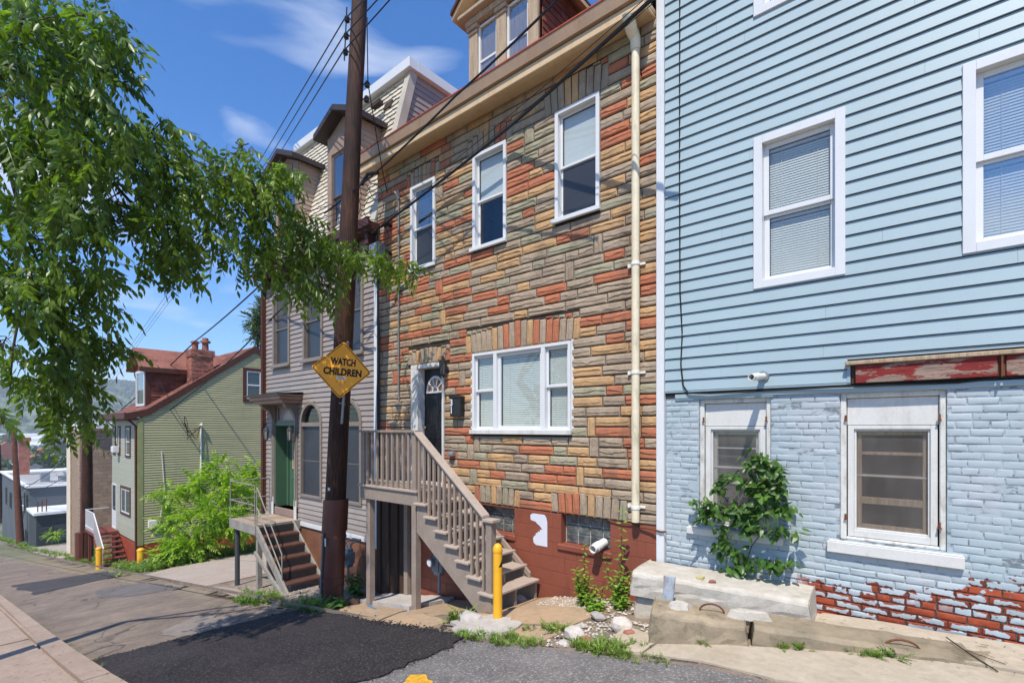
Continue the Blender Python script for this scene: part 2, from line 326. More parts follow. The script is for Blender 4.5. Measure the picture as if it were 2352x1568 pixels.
def beam_mat():
    q = Mt('flaking_red_beam'); m = q.ramp(q.noise(5, 6, .75, (.6, 1, 2.2)), .49, .51)
    c = q.mix(m, (.22, .022, .018), (.30, .21, .16)); c = q.mul(c, q.mix(q.ramp(q.noise(14, 4, .7, (.3, 1, 3)), .3, .7), (.6,) * 3, (1.2,) * 3))
    q.bump(q.noise(12, 5, .7, (.5, 1, 3)), .6, .01); return q.done(c, .7, .3)
BEAM = beam_mat()

# ------------------------------------------------------------------ terrain and street
def clip(poly, ax, val, less):
    o = []
    for i in range(len(poly)):
        a, b = poly[i], poly[(i + 1) % len(poly)]
        ia = a[ax] <= val if less else a[ax] >= val; ib = b[ax] <= val if less else b[ax] >= val
        if ia: o.append(a)
        if ia != ib: t = (val - a[ax]) / (b[ax] - a[ax]); o.append((a[0] + (b[0] - a[0]) * t, a[1] + (b[1] - a[1]) * t))
    return o
def rough_outline(pts, step, amp, seed=1):
    rr = random.Random(seed); o = []
    for i in range(len(pts)):
        a, b = Vector(pts[i]), Vector(pts[(i + 1) % len(pts)]); n = max(1, int((b - a).length / step)); pr = (b - a).orthogonal().normalized()
        for k in range(n): o.append(tuple(a.lerp(b, k / n) + pr * (rr.uniform(-amp, amp) if amp else 0)))
    return o
def sheet(name, poly, off, mat, parent=None, skirt=.06, cx=.25, cy=.5, zf=None, origin=None):
    zf = zf or g; mb = MB(); key = {}
    def vi(p):
        k = (round(p[0], 4), round(p[1], 4))
        if k not in key: key[k] = len(mb.v); mb.v.append((p[0], p[1], zf(p[0], p[1]) + off))
        return key[k]
    x0, x1 = min(p[0] for p in poly), max(p[0] for p in poly); i = math.floor(x0 / cx)
    while i * cx < x1:
        st = clip(clip(poly, 0, i * cx, False), 0, (i + 1) * cx, True); i += 1
        if len(st) < 3: continue
        j = math.floor(min(p[1] for p in st) / cy); ym = max(p[1] for p in st)
        while j * cy < ym:
            c = clip(clip(st, 1, j * cy, False), 1, (j + 1) * cy, True); j += 1
            f = []
            for p in c:
                q = vi(p)
                if q not in f: f.append(q)
            if len(f) > 2: mb.f.append(tuple(f)); mb.m.append(0)
    if sum((poly[k][0] * poly[(k + 1) % len(poly)][1] - poly[(k + 1) % len(poly)][0] * poly[k][1]) for k in range(len(poly))) < 0: mb.f = [f[::-1] for f in mb.f]
    if skirt:
        for k in range(len(poly)):
            a, b = poly[k], poly[(k + 1) % len(poly)]; za, zb = zf(*a) + off, zf(*b) + off
            mb.add([(a[0], a[1], za), (b[0], b[1], zb), (b[0], b[1], zb - skirt), (a[0], a[1], za - skirt)], [(0, 1, 2, 3)])
    return build(mb, name, mat, parent, origin=origin)
def gline(a, b, st): return list(np.arange(a, b, st))
gxs = gline(-6000, -400, 400) + gline(-400, -60, 20) + gline(-60, -36, 1) + gline(-36, 8, .25) + gline(8, 60, 4)
gys = [-900, -400, -150, -60, -25, -12, -8, -5] + gline(-4, 14, .5) + [16, 20, 26, 35, 50, 80, 140, 300, 700, 1500, 3000]
mb = MB()
for x in gxs:
    for y in gys: mb.v.append((x, y, g(x, y) + (.0 if x < -40 else 0)))
ny = len(gys)
for i in range(len(gxs) - 1):
    for j in range(ny - 1): mb.f.append((i * ny + j, (i + 1) * ny + j, (i + 1) * ny + j + 1, i * ny + j + 1)); mb.m.append(0)
def ground_mat():
    q = Mt('ground_mix'); x, y, z = q.xyz()
    c = q.mix(q.ramp(q.noise(1.1, 5, .7), .38, .62), (.20, .155, .10), (.27, .22, .155)); c = q.mix(q.ramp(q.noise(50, 3, .8), .55, .7, 0, .6), c, (.42, .38, .32))
    far = q.mix(q.ramp(q.noise(.05, 5, .7), .45, .55), (.10, .14, .055), (.22, .20, .17)); c = q.mix(q.ramp(x, -60, -30, 1, 0), c, far)
    q.bump(q.noise(50, 4, .8), .7, .012); return q.done(c, .95, .15)
tag(build(mb, 'ground', ground_mat(), smooth=2, origin=(0, 0, -1.8)), kind='structure')
RE = [(4.5, 4.45), (-.38, 4.15), (-.93, 4.02), (-1.5, 4.1), (-2.2, 4.02), (-3.0, 3.98), (-4, 3.9), (-5.8, 3.95), (-7.0, 4.15), (-8.1, 4.2), (-8.6, 3.95), (-10, 4.05), (-12, 4.3), (-14.8, 4.35), (-19.2, 4.5), (-24, 4.5), (-33, 4.45), (-45, 4.6), (-65, 5.0), (-110, 6.5)]
LE = [(-110, 1.36), (-45, 1.36), (4.5, 1.36)]
tag(sheet('road', rough_outline(RE, .22, .03, 4) + LE, .02, ROAD, cx=.25, cy=.5), kind='structure')
near = [(4.4, 1.4), (4.4, 4.38), (-.4, 4.1), (-.95, 3.98), (-1.5, 4.02), (-2.2, 3.96), (-3.0, 3.92), (-3.98, 3.82), (-4.0, 2.66), (-5.0, 1.4)]
tag(sheet('road_surface', near, .026, ROADN, skirt=0), kind='structure')
pt = [(-8.75, 1.42), (-8.46, 3.2), (-8.4, 3.8), (-8.1, 4.1), (-7.1, 4.13), (-5.79, 3.92), (-4.83, 3.90), (-4.05, 3.88), (-3.9, 3.6), (-4.0, 2.66), (-4.9, 1.40)]
PATCH = rough_outline(pt, .08, .045, 3)
tag(sheet('asphalt_patch', PATCH, .045, NEWA, skirt=.03), kind='structure')
tag(sheet('asphalt_patch', rough_outline([(-24.0, 1.9), (-23.2, 4.3), (-20.6, 4.15), (-19.4, 2.0)], .5, .1, 5), .032, MIDA, skirt=.02), kind='structure')
tag(sheet('asphalt_patch', rough_outline([(-17.3, 3.0), (-17.2, 4.1), (-14.4, 4.15), (-14.6, 3.3), (-15.6, 2.8)], .3, .12, 6), .030, asphalt('faded_patch_asphalt', (.125, .112, .105), (.26, .23, .21), (.17, .15, .14)), skirt=.01), kind='structure')
tag(sheet('worn_strip', rough_outline([(-10.2, 3.2), (-9.0, 3.45), (-8.55, 3.2), (-8.75, 2.4), (-9.6, 2.5)], .15, .08, 9), .027, concrete('pale_scraped_asphalt', (.27, .23, .20), (.19, .16, .14)), skirt=0), kind='structure')
# left pavement: slabs, kerb
pav = tag(sheet('sidewalk', [(-60, -3.2), (4, -3.2), (4, 1.18), (-60, 1.18)], .07, CONS, skirt=.12), kind='structure')
x = 3.6
rr = random.Random(3)
while x > -45:
    ln = 1.5 + rr.uniform(-.05, .05); o = rr.uniform(-.008, .008)
    for (ya, yb) in ((.0, 1.10), (-1.5, -.03), (-3.1, -1.53)):
        if yb < 0 and x < -14: continue
        sheet('slab', [(x - ln + .018, ya), (x, ya), (x, yb), (x - ln + .018, yb)], .105 + o + rr.uniform(-.004, .004), CONS, pav, skirt=.06, cx=.5, cy=2, origin=(x, ya, g(x)))
    x -= ln
kb = tag(sheet('kerb', [(-60, 1.17), (4, 1.17), (4, 1.19), (-60, 1.19)], .05, CONS, skirt=.05, cx=.5), kind='structure'); x = 3.5
while x > -60:
    ln = 1.8 if x > -20 else 6
    sheet('kerb_stone', [(x - ln + .012, 1.14), (x, 1.14), (x, 1.39), (x - ln + .012, 1.39)], .115 + rr.uniform(-.006, .006), CONS, kb, skirt=.14, cx=.5, cy=2, origin=(x, 1.14, g(x))); x -= ln
# right-hand aprons: concrete slabs of different age
ap = tag(sheet('apron', [(-13.8, 4.9), (-13.8, 5.75), (4.4, 5.75), (4.4, 4.9)], .006, DIRT, skirt=0, cx=.25, cy=.25), kind='structure')
def slab(pts, off, mt, amp=.015, seed=1, st=.2, name='slab', skirt=.05): return sheet(name, rough_outline(pts, st, amp, seed), off, mt, ap, skirt=skirt, cx=.25, cy=.25, origin=(pts[0][0], pts[0][1], g(pts[0][0])))
slab([(4.4, 4.35), (4.4, 5.2), (-.1, 5.1), (-1.1, 4.68), (-1.98, 4.38), (-2.0, 4.1), (-1.5, 4.12), (-.93, 4.04), (-.35, 4.18)], .035, CONP, .012, 2)
slab([(-2.03, 4.11), (-2.01, 4.5), (-2.5, 4.72), (-2.45, 4.28), (-2.25, 4.05)], .045, CONP, .03, 3)
slab([(4.4, 5.22), (4.4, 5.76), (-.9, 5.76), (-1.1, 5.1), (-.1, 5.12)], .05, CONP, .01, 4)
slab([(-3.1, 4.62), (-2.9, 5.6), (-4.3, 5.68), (-4.35, 4.75), (-3.7, 4.5)], .028, CONT, .03, 5)
slab([(-3.08, 4.58), (-3.7, 4.46), (-3.6, 3.98), (-3.1, 4.0)], .022, CONT, .03, 6)
slab([(-3.68, 4.45), (-4.3, 4.7), (-4.65, 4.3), (-4.3, 4.0), (-3.62, 4.0)], .05, CONW, .05, 7, .1)
slab([(-4.38, 4.75), (-4.4, 5.7), (-6.1, 5.72), (-6.05, 4.72), (-4.7, 4.34)], .02, CONT, .03, 8)
slab([(-4.72, 4.3), (-6.0, 4.68), (-5.9, 4.05), (-4.9, 3.98)], .03, CONT, .02, 9)
slab([(-6.05, 4.66), (-7.6, 4.85), (-7.35, 4.25), (-5.95, 4.05)], .036, CONT, .03, 10)
slab([(-6.12, 4.75), (-6.14, 5.7), (-8.0, 5.72), (-7.75, 4.95)], .075, CONW, .04, 11, .12, skirt=.09)
slab([(-8.4, 5.0), (-8.5, 5.7), (-13.4, 5.7), (-13.2, 4.7), (-9.6, 4.45)], .02, concrete('grey_brown_concrete', (.30, .245, .20), (.24, .20, .165)), .03, 12)
slab([(-9.0, 4.05), (-9.3, 4.4), (-13.0, 4.66), (-13.6, 4.45), (-12, 4.33), (-10.1, 4.1)], .03, COND, .03, 13)
slab([(-6.62, 4.50), (-6.68, 4.56), (-7.22, 4.78), (-7.18, 4.70)], .04, M('blue_utility_paint', (.06, .24, .42), .6), .006, 14, .1, 'paint_mark', 0)
drv = tag(sheet('driveway', [(-13.75, 4.45), (-13.7, 16), (-22.3, 16), (-21.6, 9), (-20.6, 6.2), (-19.3, 4.5)], .035, COND, skirt=.05), kind='structure')
for yy in (7.0, 9.8): sheet('joint_strip', [(-21, yy), (-13.8, yy), (-13.8, yy + .02), (-21, yy + .02)], .037, JOINT, drv, skirt=0)
tag(sheet('driveway', [(-35.5, 4.6), (-35.5, 9), (-52, 9), (-52, 4.7)], .035, COND, skirt=.05, cx=1, cy=2), kind='structure')
ym = MB(); 
tag(sheet('road_marking', rough_outline([(-3.72, 2.90), (-3.58, 2.96), (-3.35, 2.86), (-3.3, 2.70), (-3.6, 2.74)], .05, .015, 3), .031, M('faded_yellow_paint', (.62, .33, .03), .7, .3, 20), skirt=0), kind='structure')
# ------------------------------------------------------------------ generic wall makers
def siding(parent, fr, s0, s1, z0, z1, pitch, openings, mat, name='siding_board', lip=.014, seam=3.6, zmax=None, smin=None, seed=1, base=.003, gap=.0):
    rr = random.Random(seed); k = 0; z = z0
    while z < z1 - 1e-4:
        c0, c1 = z, min(z + pitch - gap, z1); mid = (c0 + c1) / 2; a0 = s0 if smin is None else max(s0, smin(mid)); a1 = s1
        if zmax:
            ss = [q for q in np.linspace(s0, s1, 121) if zmax(q) > c0 + pitch * .2]
            if not ss: z += pitch; continue
            a0, a1 = max(a0, min(ss)), min(a1, max(ss))
        bp = {a0, a1}
        for (p0, p1, q0, q1) in openings:
            if q1 > c0 and q0 < c1:
                for p in (p0, p1):
                    if a0 < p < a1: bp.add(p)
        q = a0 + rr.uniform(.3, seam)
        seams = set()
        while q < a1: bp.add(q); seams.add(q); q += seam
        bp = sorted(bp); cur = MB(); start = a0
        def dep(zz): return base + lip * (1 - (zz - c0) / pitch)
        def flush():
            nonlocal cur
            if cur.v: build(cur, name, mat, parent, origin=fr(start, 0, c0))
            cur = MB()
        for i in range(len(bp) - 1):
            sa, sb = bp[i], bp[i + 1]; m = (sa + sb) / 2
            al = [(c0, c1)]
            for (p0, p1, q0, q1) in openings:
                if p0 < m < p1:
                    na = []
                    for (u0, u1) in al:
                        if q0 > u0: na.append((u0, min(u1, q0)))
                        if q1 < u1: na.append((max(u0, q1), u1))
                    al = [t for t in na if t[1] - t[0] > 1e-4]
            if not al or sa in seams: flush(); start = sa
            if sa in seams: sa += .0015
            if not cur.v: start = sa
            for (u0, u1) in al:
                d0, d1 = dep(u0), dep(u1)
                cur.add([fr(sa, d0, u0), fr(sb, d0, u0), fr(sb, d1, u1), fr(sa, d1, u1), fr(sa, 0, u0), fr(sb, 0, u0), fr(sa, 0, u1), fr(sb, 0, u1)],
                        [(0, 1, 2, 3), (4, 5, 1, 0), (4, 0, 3, 6), (1, 5, 7, 2)])
        flush(); z += pitch
def wall_panel(mb, fr, s0, s1, z0, z1, openings, reveal=.12, m=0, d=0):
    ss = sorted({s0, s1} | {p for o in openings for p in o[:2] if s0 < p < s1}); zz = sorted({z0, z1} | {p for o in openings for p in o[2:] if z0 < p < z1})
    for i in range(len(ss) - 1):
        for j in range(len(zz) - 1):
            a, b = (ss[i] + ss[i + 1]) / 2, (zz[j] + zz[j + 1]) / 2
            if any(o[0] < a < o[1] and o[2] < b < o[3] for o in openings): continue
            mb.add([fr(ss[i], d, zz[j]), fr(ss[i + 1], d, zz[j]), fr(ss[i + 1], d, zz[j + 1]), fr(ss[i], d, zz[j + 1])], [(0, 1, 2, 3)], m)
    for o in openings:
        p0, p1, q0, q1 = max(o[0], s0), min(o[1], s1), max(o[2], z0), min(o[3], z1)
        c = [(p0, q0), (p1, q0), (p1, q1), (p0, q1)]
        for i in range(4):
            a, b = c[i], c[(i + 1) % 4]; mb.add([fr(a[0], d, a[1]), fr(b[0], d, b[1]), fr(b[0], d - reveal, b[1]), fr(a[0], d - reveal, a[1])], [(0, 1, 2, 3)], m)
def shell(mb, x0, x1, y0, y1, z0, z1, m=0, skip_front=True):   # side, back and inner closing walls, slightly inset
    mb.wbox(x0, x0 + .1, y0 + .02, y1, z0, z1, m); mb.wbox(x1 - .1, x1, y0 + .02, y1, z0, z1, m); mb.wbox(x0 + .1, x1 - .1, y1 - .1, y1, z0, z1, m)
def blind_mb(fr, s0, s1, z0, z1, d, pitch=.026, tilt=.35):
    mb = MB(); z = z0 + .01
    mb.box(fr, s0, s1, d - .02, d + .01, z1 - .03, z1)
    while z < z1 - .035:
        h = pitch * .92; w2 = pitch * .34
        mb.add([fr(s0, d + w2 * .5, z - h * .5), fr(s1, d + w2 * .5, z - h * .5), fr(s1, d - w2 * .5, z + h * .7), fr(s0, d - w2 * .5, z + h * .7)], [(0, 1, 2, 3)]); z += pitch
    for s in (s0 + (s1 - s0) * .2, s0 + (s1 - s0) * .8): mb.box(fr, s, s + .004, d + .008, d + .010, z0, z1)
    return mb
def dh_window(parent, fr, s0, s1, z0, z1, trim=.06, proud=.03, back=-.06, sash=.035, split=.5, mat=WHITE, upper=None, lower=None, glassU=None, glassL=None, sill=True, label=None, sillp=.05):
    """double-hung window: window (outer frame) > sash, pane, blind / roller_shade / screen, sill"""
    mb = MB(); mb.ring(fr, s0, s1, z0, z1, trim, back - .05, proud); f = build(mb, 'window', mat, parent, bevel=.004)
    if label: f['label'] = label
    a0, a1, b0, b1 = s0 + trim, s1 - trim, z0 + trim, z1 - trim; zm = b0 + (b1 - b0) * split
    if sill: mb = MB(); mb.box(fr, s0 - .03, s1 + .03, proud + .001, proud + sillp, z0 - .03, z0 + .028); build(mb, 'sill', mat, f, bevel=.005)
    for (q0, q1, dd, what, gm) in ((zm - .012, b1, back + .022, upper, glassU), (b0, zm + .012, back - .005, lower, glassL)):
        mb = MB(); mb.ring(fr, a0, a1, q0, q1, sash, dd - .022, dd); build(mb, 'sash', mat, f, bevel=.003)
        c = (a0 + sash, a1 - sash, q0 + sash, q1 - sash)
        mb = MB(); mb.add([fr(c[0], dd - .012, c[2]), fr(c[1], dd - .012, c[2]), fr(c[1], dd - .012, c[3]), fr(c[0], dd - .012, c[3])], [(0, 1, 2, 3)])
        build(mb, 'pane', gm or GLASS, f)
        if what == 'shade': mb = MB(); mb.box(fr, c[0], c[1], dd - .055, dd - .045, c[2] + .02, c[3]); build(mb, 'roller_shade', SHADE, f)
        if what == 'blind': build(blind_mb(fr, c[0], c[1], c[2] - .02, c[3], dd - .05), 'blind', BLIND, f)
        if what == 'darkblind': build(blind_mb(fr, c[0], c[1], c[2] - .02, c[3], dd - .05, .05), 'blind', M('dim_blind', (.12, .12, .12), .6), f)
        if what == 'screen': mb = MB(); mb.box(fr, c[0] - .004, c[1] + .004, dd + .001, dd + .004, c[2] - .004, c[3] + .004); build(mb, 'screen', SCREEN, f)
    mb = MB(); mb.box(fr, a0, a1, back - .40, back - .35, b0 - .1, b1 + .1); mb.box(fr, a0, a1, back - .36, back - .051, b0 - .2, b0 - .1); build(mb, 'backing', DARK, f)
    return f
# ================================================================== STONE HOUSE
F = front(5.8)
SH = thing('stone_house', (-5.53, 5.8, -2.6), 'three storey rowhouse faced in grey, ochre and orange rock-faced stone with a black door', 'house')
OW = [(-7.41, -6.73, 2.87, 4.40), (-5.80, -5.08, 2.88, 4.42), (-4.16, -3.44, 2.90, 4.45)]
PW = (-5.80, -3.89, -.05, 1.21); DR = (-7.39, -6.50, -.93, 1.15)
arches = [(-7.52, -6.64, 4.40, 4.72), (-5.92, -4.98, 4.42, 4.76), (-4.34, -3.32, 4.45, 4.86), (-5.95, -3.76, 1.21, 1.60), (-7.48, -6.36, 1.15, 1.44), (-5.75, -4.82, -1.19, -.87), (-4.22, -3.05, -1.19, -.86)]
X0, X1, Z0, Z1 = -8.46, -2.63, -1.19, 5.0
mb = MB(); wall_panel(mb, F, X0, X1, Z0, Z1, OW + [PW, DR], .25, d=0); shell(mb, X0, X1, 5.8, 13, -3, 5.1); mb.wbox(X0, X1, 6.2, 13, 2.3, 2.4)
build(mb, 'wall', JOINT, SH)
def stone_piece(s0, s1, z0, z1, vert=False, rr=random, skew=0):
    """one rock-faced stone: bevelled edge, raised wavering ridge"""
    s0 += .004; s1 -= .004; z0 += .008; z1 -= .006; mb = MB(); wd, h = s1 - s0, z1 - z0
    big = h if vert else wd; nn = max(4, min(9, int(big / .055) + 3)); m = 6
    pts = []; amp = rr.uniform(.020, .034); base = rr.uniform(.36, .56); ph_ = rr.uniform(0, 6); fq = rr.uniform(2, 6); st = rr.uniform(.35, .8)
    for i in range(nn):
        a = i / (nn - 1); wv = .10 * math.sin(ph_ + fq * a) + rr.uniform(-.07, .07)
        for j in range(m):
            b = j / (m - 1)
            if i in (0, nn - 1) or j in (0, m - 1): d = .003; aa, bb = a, b
            else:
                aa = a + rr.uniform(-.22, .22) / nn; c_ = min(max(base + wv, .26), .66)
                bb = {1: .13 + rr.uniform(-.03, .03), 2: c_ - .07, 3: c_ + .06, 4: .86 + rr.uniform(-.05, .04)}[j]
                d = amp * {1: .75, 2: 1 - .5 * st, 3: 1.0, 4: .72}[j] * rr.uniform(.88, 1.1)
                if i in (1, nn - 2):
                    d *= .85
                    if nn > 5: aa = (.055 if i == 1 else .945) + rr.uniform(-.015, .015)
            if vert: ss, zz = s0 + bb * wd + skew * (aa * h), z0 + aa * h
            else: ss, zz = s0 + aa * wd, z0 + bb * h
            pts.append(F(ss, d, zz))
    fs = []
    for i in range(nn - 1):
        for j in range(m - 1):
            q = [i * m + j, (i + 1) * m + j, (i + 1) * m + j + 1, i * m + j + 1]
            if vert: q = q[::-1]
            fs += [(q[0], q[1], q[2]), (q[0], q[2], q[3])] if rr.random() < .5 else [(q[0], q[1], q[3]), (q[1], q[2], q[3])]
    mb.add(pts, fs); return mb
rr = random.Random(11); STONES = []; ph = (Z1 - Z0) / 46; resv = {}
def put(s0, s1, z0, z1, vert=False, skew=0, pal=None):
    mt = rr.choices(ST, STW if pal is None else pal)[0]
    STONES.append((stone_piece(s0, s1, z0, z1, vert, rr, skew), mt, F((s0 + s1) / 2, 0, (z0 + z1) / 2), (s1 - s0) * (z1 - z0)))
holes = OW + [PW, DR] + arches
for r in range(46):
    z0 = Z0 + r * ph; z1 = z0 + ph; blk = list(resv.get(r, []))
    bl = sorted([(h[0], h[1]) for h in holes if h[2] < z0 + ph * .5 < h[3]] + blk); free = []; c = X0
    for a, b in bl:
        if a > c + .02: free.append((c, a))
        c = max(c, b)
    if c < X1 - .02: free.append((c, X1))
    for a, b in free:
        s = a
        while s < b - 1e-3:
            if rr.random() < .05 and r < 45 and b - s > .25 and not any(h[0] < s + .2 and h[1] > s and h[2] < z1 + ph * .5 < h[3] for h in holes) and not any(q[0] < s + .2 and q[1] > s for q in resv.get(r + 1, [])):
                ln = rr.uniform(.12, .19); put(s, s + ln, z0, z1 + ph, True); resv.setdefault(r + 1, []).append((s, s + ln))
            else:
                ln = rr.choice([rr.uniform(.22, .36), rr.uniform(.36, .56), rr.uniform(.45, .72)])
                if b - (s + ln) < .16: ln = b - s
                if ln > .8: ln /= 2
                put(s, s + ln, z0, z1)
            s += ln
for k, (a, b, z0, z1) in enumerate(arches):
    n = round((b - a) / .115); ww = (b - a) / n
    for i in range(n):
        t = (i + .5) / n * 2 - 1; top = z1 - (abs(t) ** 2) * .10 * (1 if k < 5 else .6)
        if k == 3: top = z1 + .03 - abs(t) * .12
        put(a + i * ww, a + (i + 1) * ww, z0 + .004, top, True, skew=t * .10, pal=[.6, .12, .14, .14] if k < 3 else None)
        if z1 - top > .03: put(a + i * ww, a + (i + 1) * ww, top, max(z1, top + .04), False)
pieces(STONES, 'stone', SH, 300)
# painted block foundation with coursing grooves
fo = [(-5.62, -4.92, -1.60, -1.21), (-4.06, -3.285, -1.60, -1.185)]
mb = MB(); rr = random.Random(5); z = -3.25; row = 0
FB = []
while z < -1.2:
    za, zb = z, min(z + .205, -1.195); s = X0 - (row % 2) * .2
    while s < X1:
        a, b = max(s, X0), min(s + .405, X1)
        if b - a > .02:
            segs = [(a, b)]
            for (p0, p1, q0, q1) in fo:
                if q0 < (za + zb) / 2 + .06 and q1 > (za + zb) / 2 - .02:
                    ns = []
                    for (u0, u1) in segs:
                        if p0 > u0: ns.append((u0, min(u1, p0)))
                        if p1 < u1: ns.append((max(u0, p1), u1))
                    segs = [t for t in ns if t[1] - t[0] > .02]
            for (u0, u1) in segs:
                m2 = MB(); j = rr.uniform(0, .003); m2.box(F, u0 + .002, u1 - .002, -.03, .008 + j, za + .002, zb - .002)
                FB.append((m2, REDPAINT, F((u0 + u1) / 2, 0, za), (u1 - u0) * (zb - za)))
        s += .405
    z += .205; row += 1
pieces(FB, 'foundation_block', SH, 300, bevel=.004)
mb = MB(); wall_panel(mb, F, X0, X1, -3.4, Z0, fo, .16, d=.004); build(mb, 'foundation', REDPAINT, SH)
for (p0, p1, q0, q1) in fo:
    mb = MB(); mb.box(F, p0 - .06, p1 + .03, .0, .04, q0 - .10, q0 - .003); mb.box(F, p0 - .02, p1 - .002, -.12, .0, q0 - .09, q0 - .01)
    build(mb, 'basement_sill', REDPAINT, SH, bevel=.02)
GB = Mt('glass_block'); GB.done(GB.mix(GB.ramp(GB.noise(9, 3, .6), .35, .65), (.06, .065, .062), (.17, .18, .17)), .12, .6); GB.bump(GB.noise(16, 2, .5), .5, .02); GB = GB.m
GROUT = M('pale_grout', (.50, .47, .40), .9)
for (p0, p1, q0, q1) in fo:
    mb = MB(); mb.box(F, p0, p1, -.15, -.115, q0, q1); f = build(mb, 'glass_block_window', GROUT, SH)
    nx, nz = 4, 3; bw, bh = (p1 - p0 - .02) / (3.65 if p0 < -5 else 3.8), (q1 - q0 - .01) / 3
    s = p0 + .01
    while s < p1 - .03:
        for j in range(nz):
            e = min(s + bw, p1 - .01); m2 = MB(); m2.box(F, s + .007, e - .007, -.12, -.095, q0 + j * bh + .008, q0 + (j + 1) * bh - .006); build(m2, 'glass_block', GB, f, bevel=.008)
        s += bw
dh_window(SH, F, *OW[0], trim=.055, glassU=GLASSR, upper='darkblind', lower='screen', split=.49, sillp=.035)
dh_window(SH, F, *OW[1], trim=.055, upper='shade', lower=None, split=.51, glassL=GLASS)
dh_window(SH, F, *OW[2], trim=.055, upper='shade', lower='screen', split=.49)
# picture window
mb = MB(); s0, s1, z0, z1 = PW; mb.ring(F, s0, s1, z0, z1, .045, -.1, .035); mb.box(F, -5.335, -5.265, -.1, .035, z0 + .045, z1 - .045); mb.box(F, -4.40, -4.33, -.1, .035, z0 + .045, z1 - .045)
pw = build(mb, 'window', WHITE, SH, bevel=.004); pw['label'] = 'wide white picture window with closed blinds'
mb = MB(); mb.box(F, s0 - .03, s1 + .03, .036, .075, z0 - .035, z0 + .03); build(mb, 'sill', WHITEP, pw, bevel=.004)
mb = MB(); mb.box(F, s0 - .05, s0 - .003, .0, .012, z0, z1); mb.box(F, s1 + .003, s1 + .04, .0, .012, z0, z1 + .02); build(mb, 'edge_strip', WHITE, pw)
for (a, b) in ((-5.755, -5.335), (-4.33, -3.935)):
    zm = (z0 + z1) / 2 + .02
    for (q0, q1, dd) in ((zm - .012, z1 - .045, -.01), (z0 + .045, zm + .012, -.04)):
        mb = MB(); mb.ring(F, a, b, q0, q1, .038, dd - .02, dd); build(mb, 'sash', WHITE, pw, bevel=.003)
        mb = MB(); mb.add([F(a + .03, dd - .012, q0 + .03), F(b - .03, dd - .012, q0 + .03), F(b - .03, dd - .012, q1 - .03), F(a + .03, dd - .012, q1 - .03)], [(0, 1, 2, 3)]); build(mb, 'pane', GLASS, pw)
        build(blind_mb(F, a + .035, b - .035, q0 + .02, q1 - .03, dd - .05), 'blind', BLINDT, pw)
a, b, q0, q1 = -5.265, -4.40, z0 + .045, z1 - .045
mb = MB(); mb.ring(F, a, b, q0, q1, .05, -.04, -.01); build(mb, 'sash', WHITE, pw, bevel=.003)
mb = MB(); mb.add([F(a, -.025, q0), F(b, -.025, q0), F(b, -.025, q1), F(a, -.025, q1)], [(0, 1, 2, 3)]); build(mb, 'pane', GLASS, pw)
build(blind_mb(F, a + .05, b - .05, q0 + .03, q1 - .05, -.07, .034), 'blind', BLINDT, pw)
mb = MB(); mb.box(F, s0 + .05, s1 - .05, -.5, -.45, z0, z1); build(mb, 'backing', DARK, pw)
# front door
mb = MB(); s0, s1, z0, z1 = DR; tw = .095
for a, b in ((s0, s0 + .2), (s1 - .045, s1)): mb.box(F, a, b, -.2, .03, z0, z1 - .075)
mb.box(F, s0, s1, -.2, .03, z1 - .075, z1); mb.box(F, s0 - .0, s1, -.16, .06, z0 - .04, z0)
dfr = build(mb, 'door_frame', WHITEP, SH, bevel=.006)
mb = MB(); a, b = s0 + .2, s1 - .045; zt = z1 - .075; mb.box(F, a, b, -.2, -.13, z0, zt)
dl = build(mb, 'door', DOORBLK, SH, bevel=.004); dl['label'] = 'black panelled front door with a half-round fanlight'
c = (a + b) / 2; hw = (b - a) / 2 - .08
for (pa, pb) in ((a + .09, c - .035), (c + .035, b - .09)):
    for (qa, qb) in ((z0 + .22, z0 + .78), (z0 + .92, z0 + 1.48)):
        mb = MB(); mb.ring(F, pa, pb, qa, qb, .03, -.13, -.122); mb.box(F, pa + .05, pb - .05, -.13, -.12, qa + .05, qb - .05); build(mb, 'door_panel', DOORBLK, dl, bevel=.008)
def arch_ring(mb, fr, cx, zb, ro, rx, ri, d0, d1, n=16, hz=1.0):
    for i in range(n):
        t0, t1 = math.pi * i / n, math.pi * (i + 1) / n
        P4 = lambda r, t, d: fr(cx + math.cos(t) * r * rx, d, zb + math.sin(t) * r * hz)
        o = [P4(ri, t0, d1), P4(ro, t0, d1), P4(ro, t1, d1), P4(ri, t1, d1), P4(ri, t0, d0), P4(ro, t0, d0), P4(ro, t1, d0), P4(ri, t1, d0)]; mb.box8(o)
zf = z0 + 1.60; mb = MB(); arch_ring(mb, F, c, zf, .235, 1, .2, -.13, -.105, 18, 1.15)
mb.box(F, c - .235, c + .235, -.13, -.105, zf - .035, zf)
for k in range(1, 5):
    t = math.pi * k / 5; mb.tube([F(c + math.cos(t) * .07, -.112, zf + math.sin(t) * .08), F(c + math.cos(t) * .21, -.112, zf + math.sin(t) * .24)], .012, 4)
arch_ring(mb, F, c, zf, .085, 1, .06, -.13, -.107, 10, 1.1)
build(mb, 'fanlight_muntins', WHITE, dl)
mb = MB(); mb.v.append(F(c, -.118, zf)); mb.v += [F(c + math.cos(math.pi * k / 18) * .2, -.118, zf + math.sin(math.pi * k / 18) * .23) for k in range(19)]; mb.f += [(0, k + 1, k + 2) for k in range(18)]; mb.m += [0] * 18
build(mb, 'fanlight', M('amber_glass', (.22, .09, .03), .1, .5, 8, bump=0, spec=.6), dl)  # fanlight glass has a mottled amber base colour
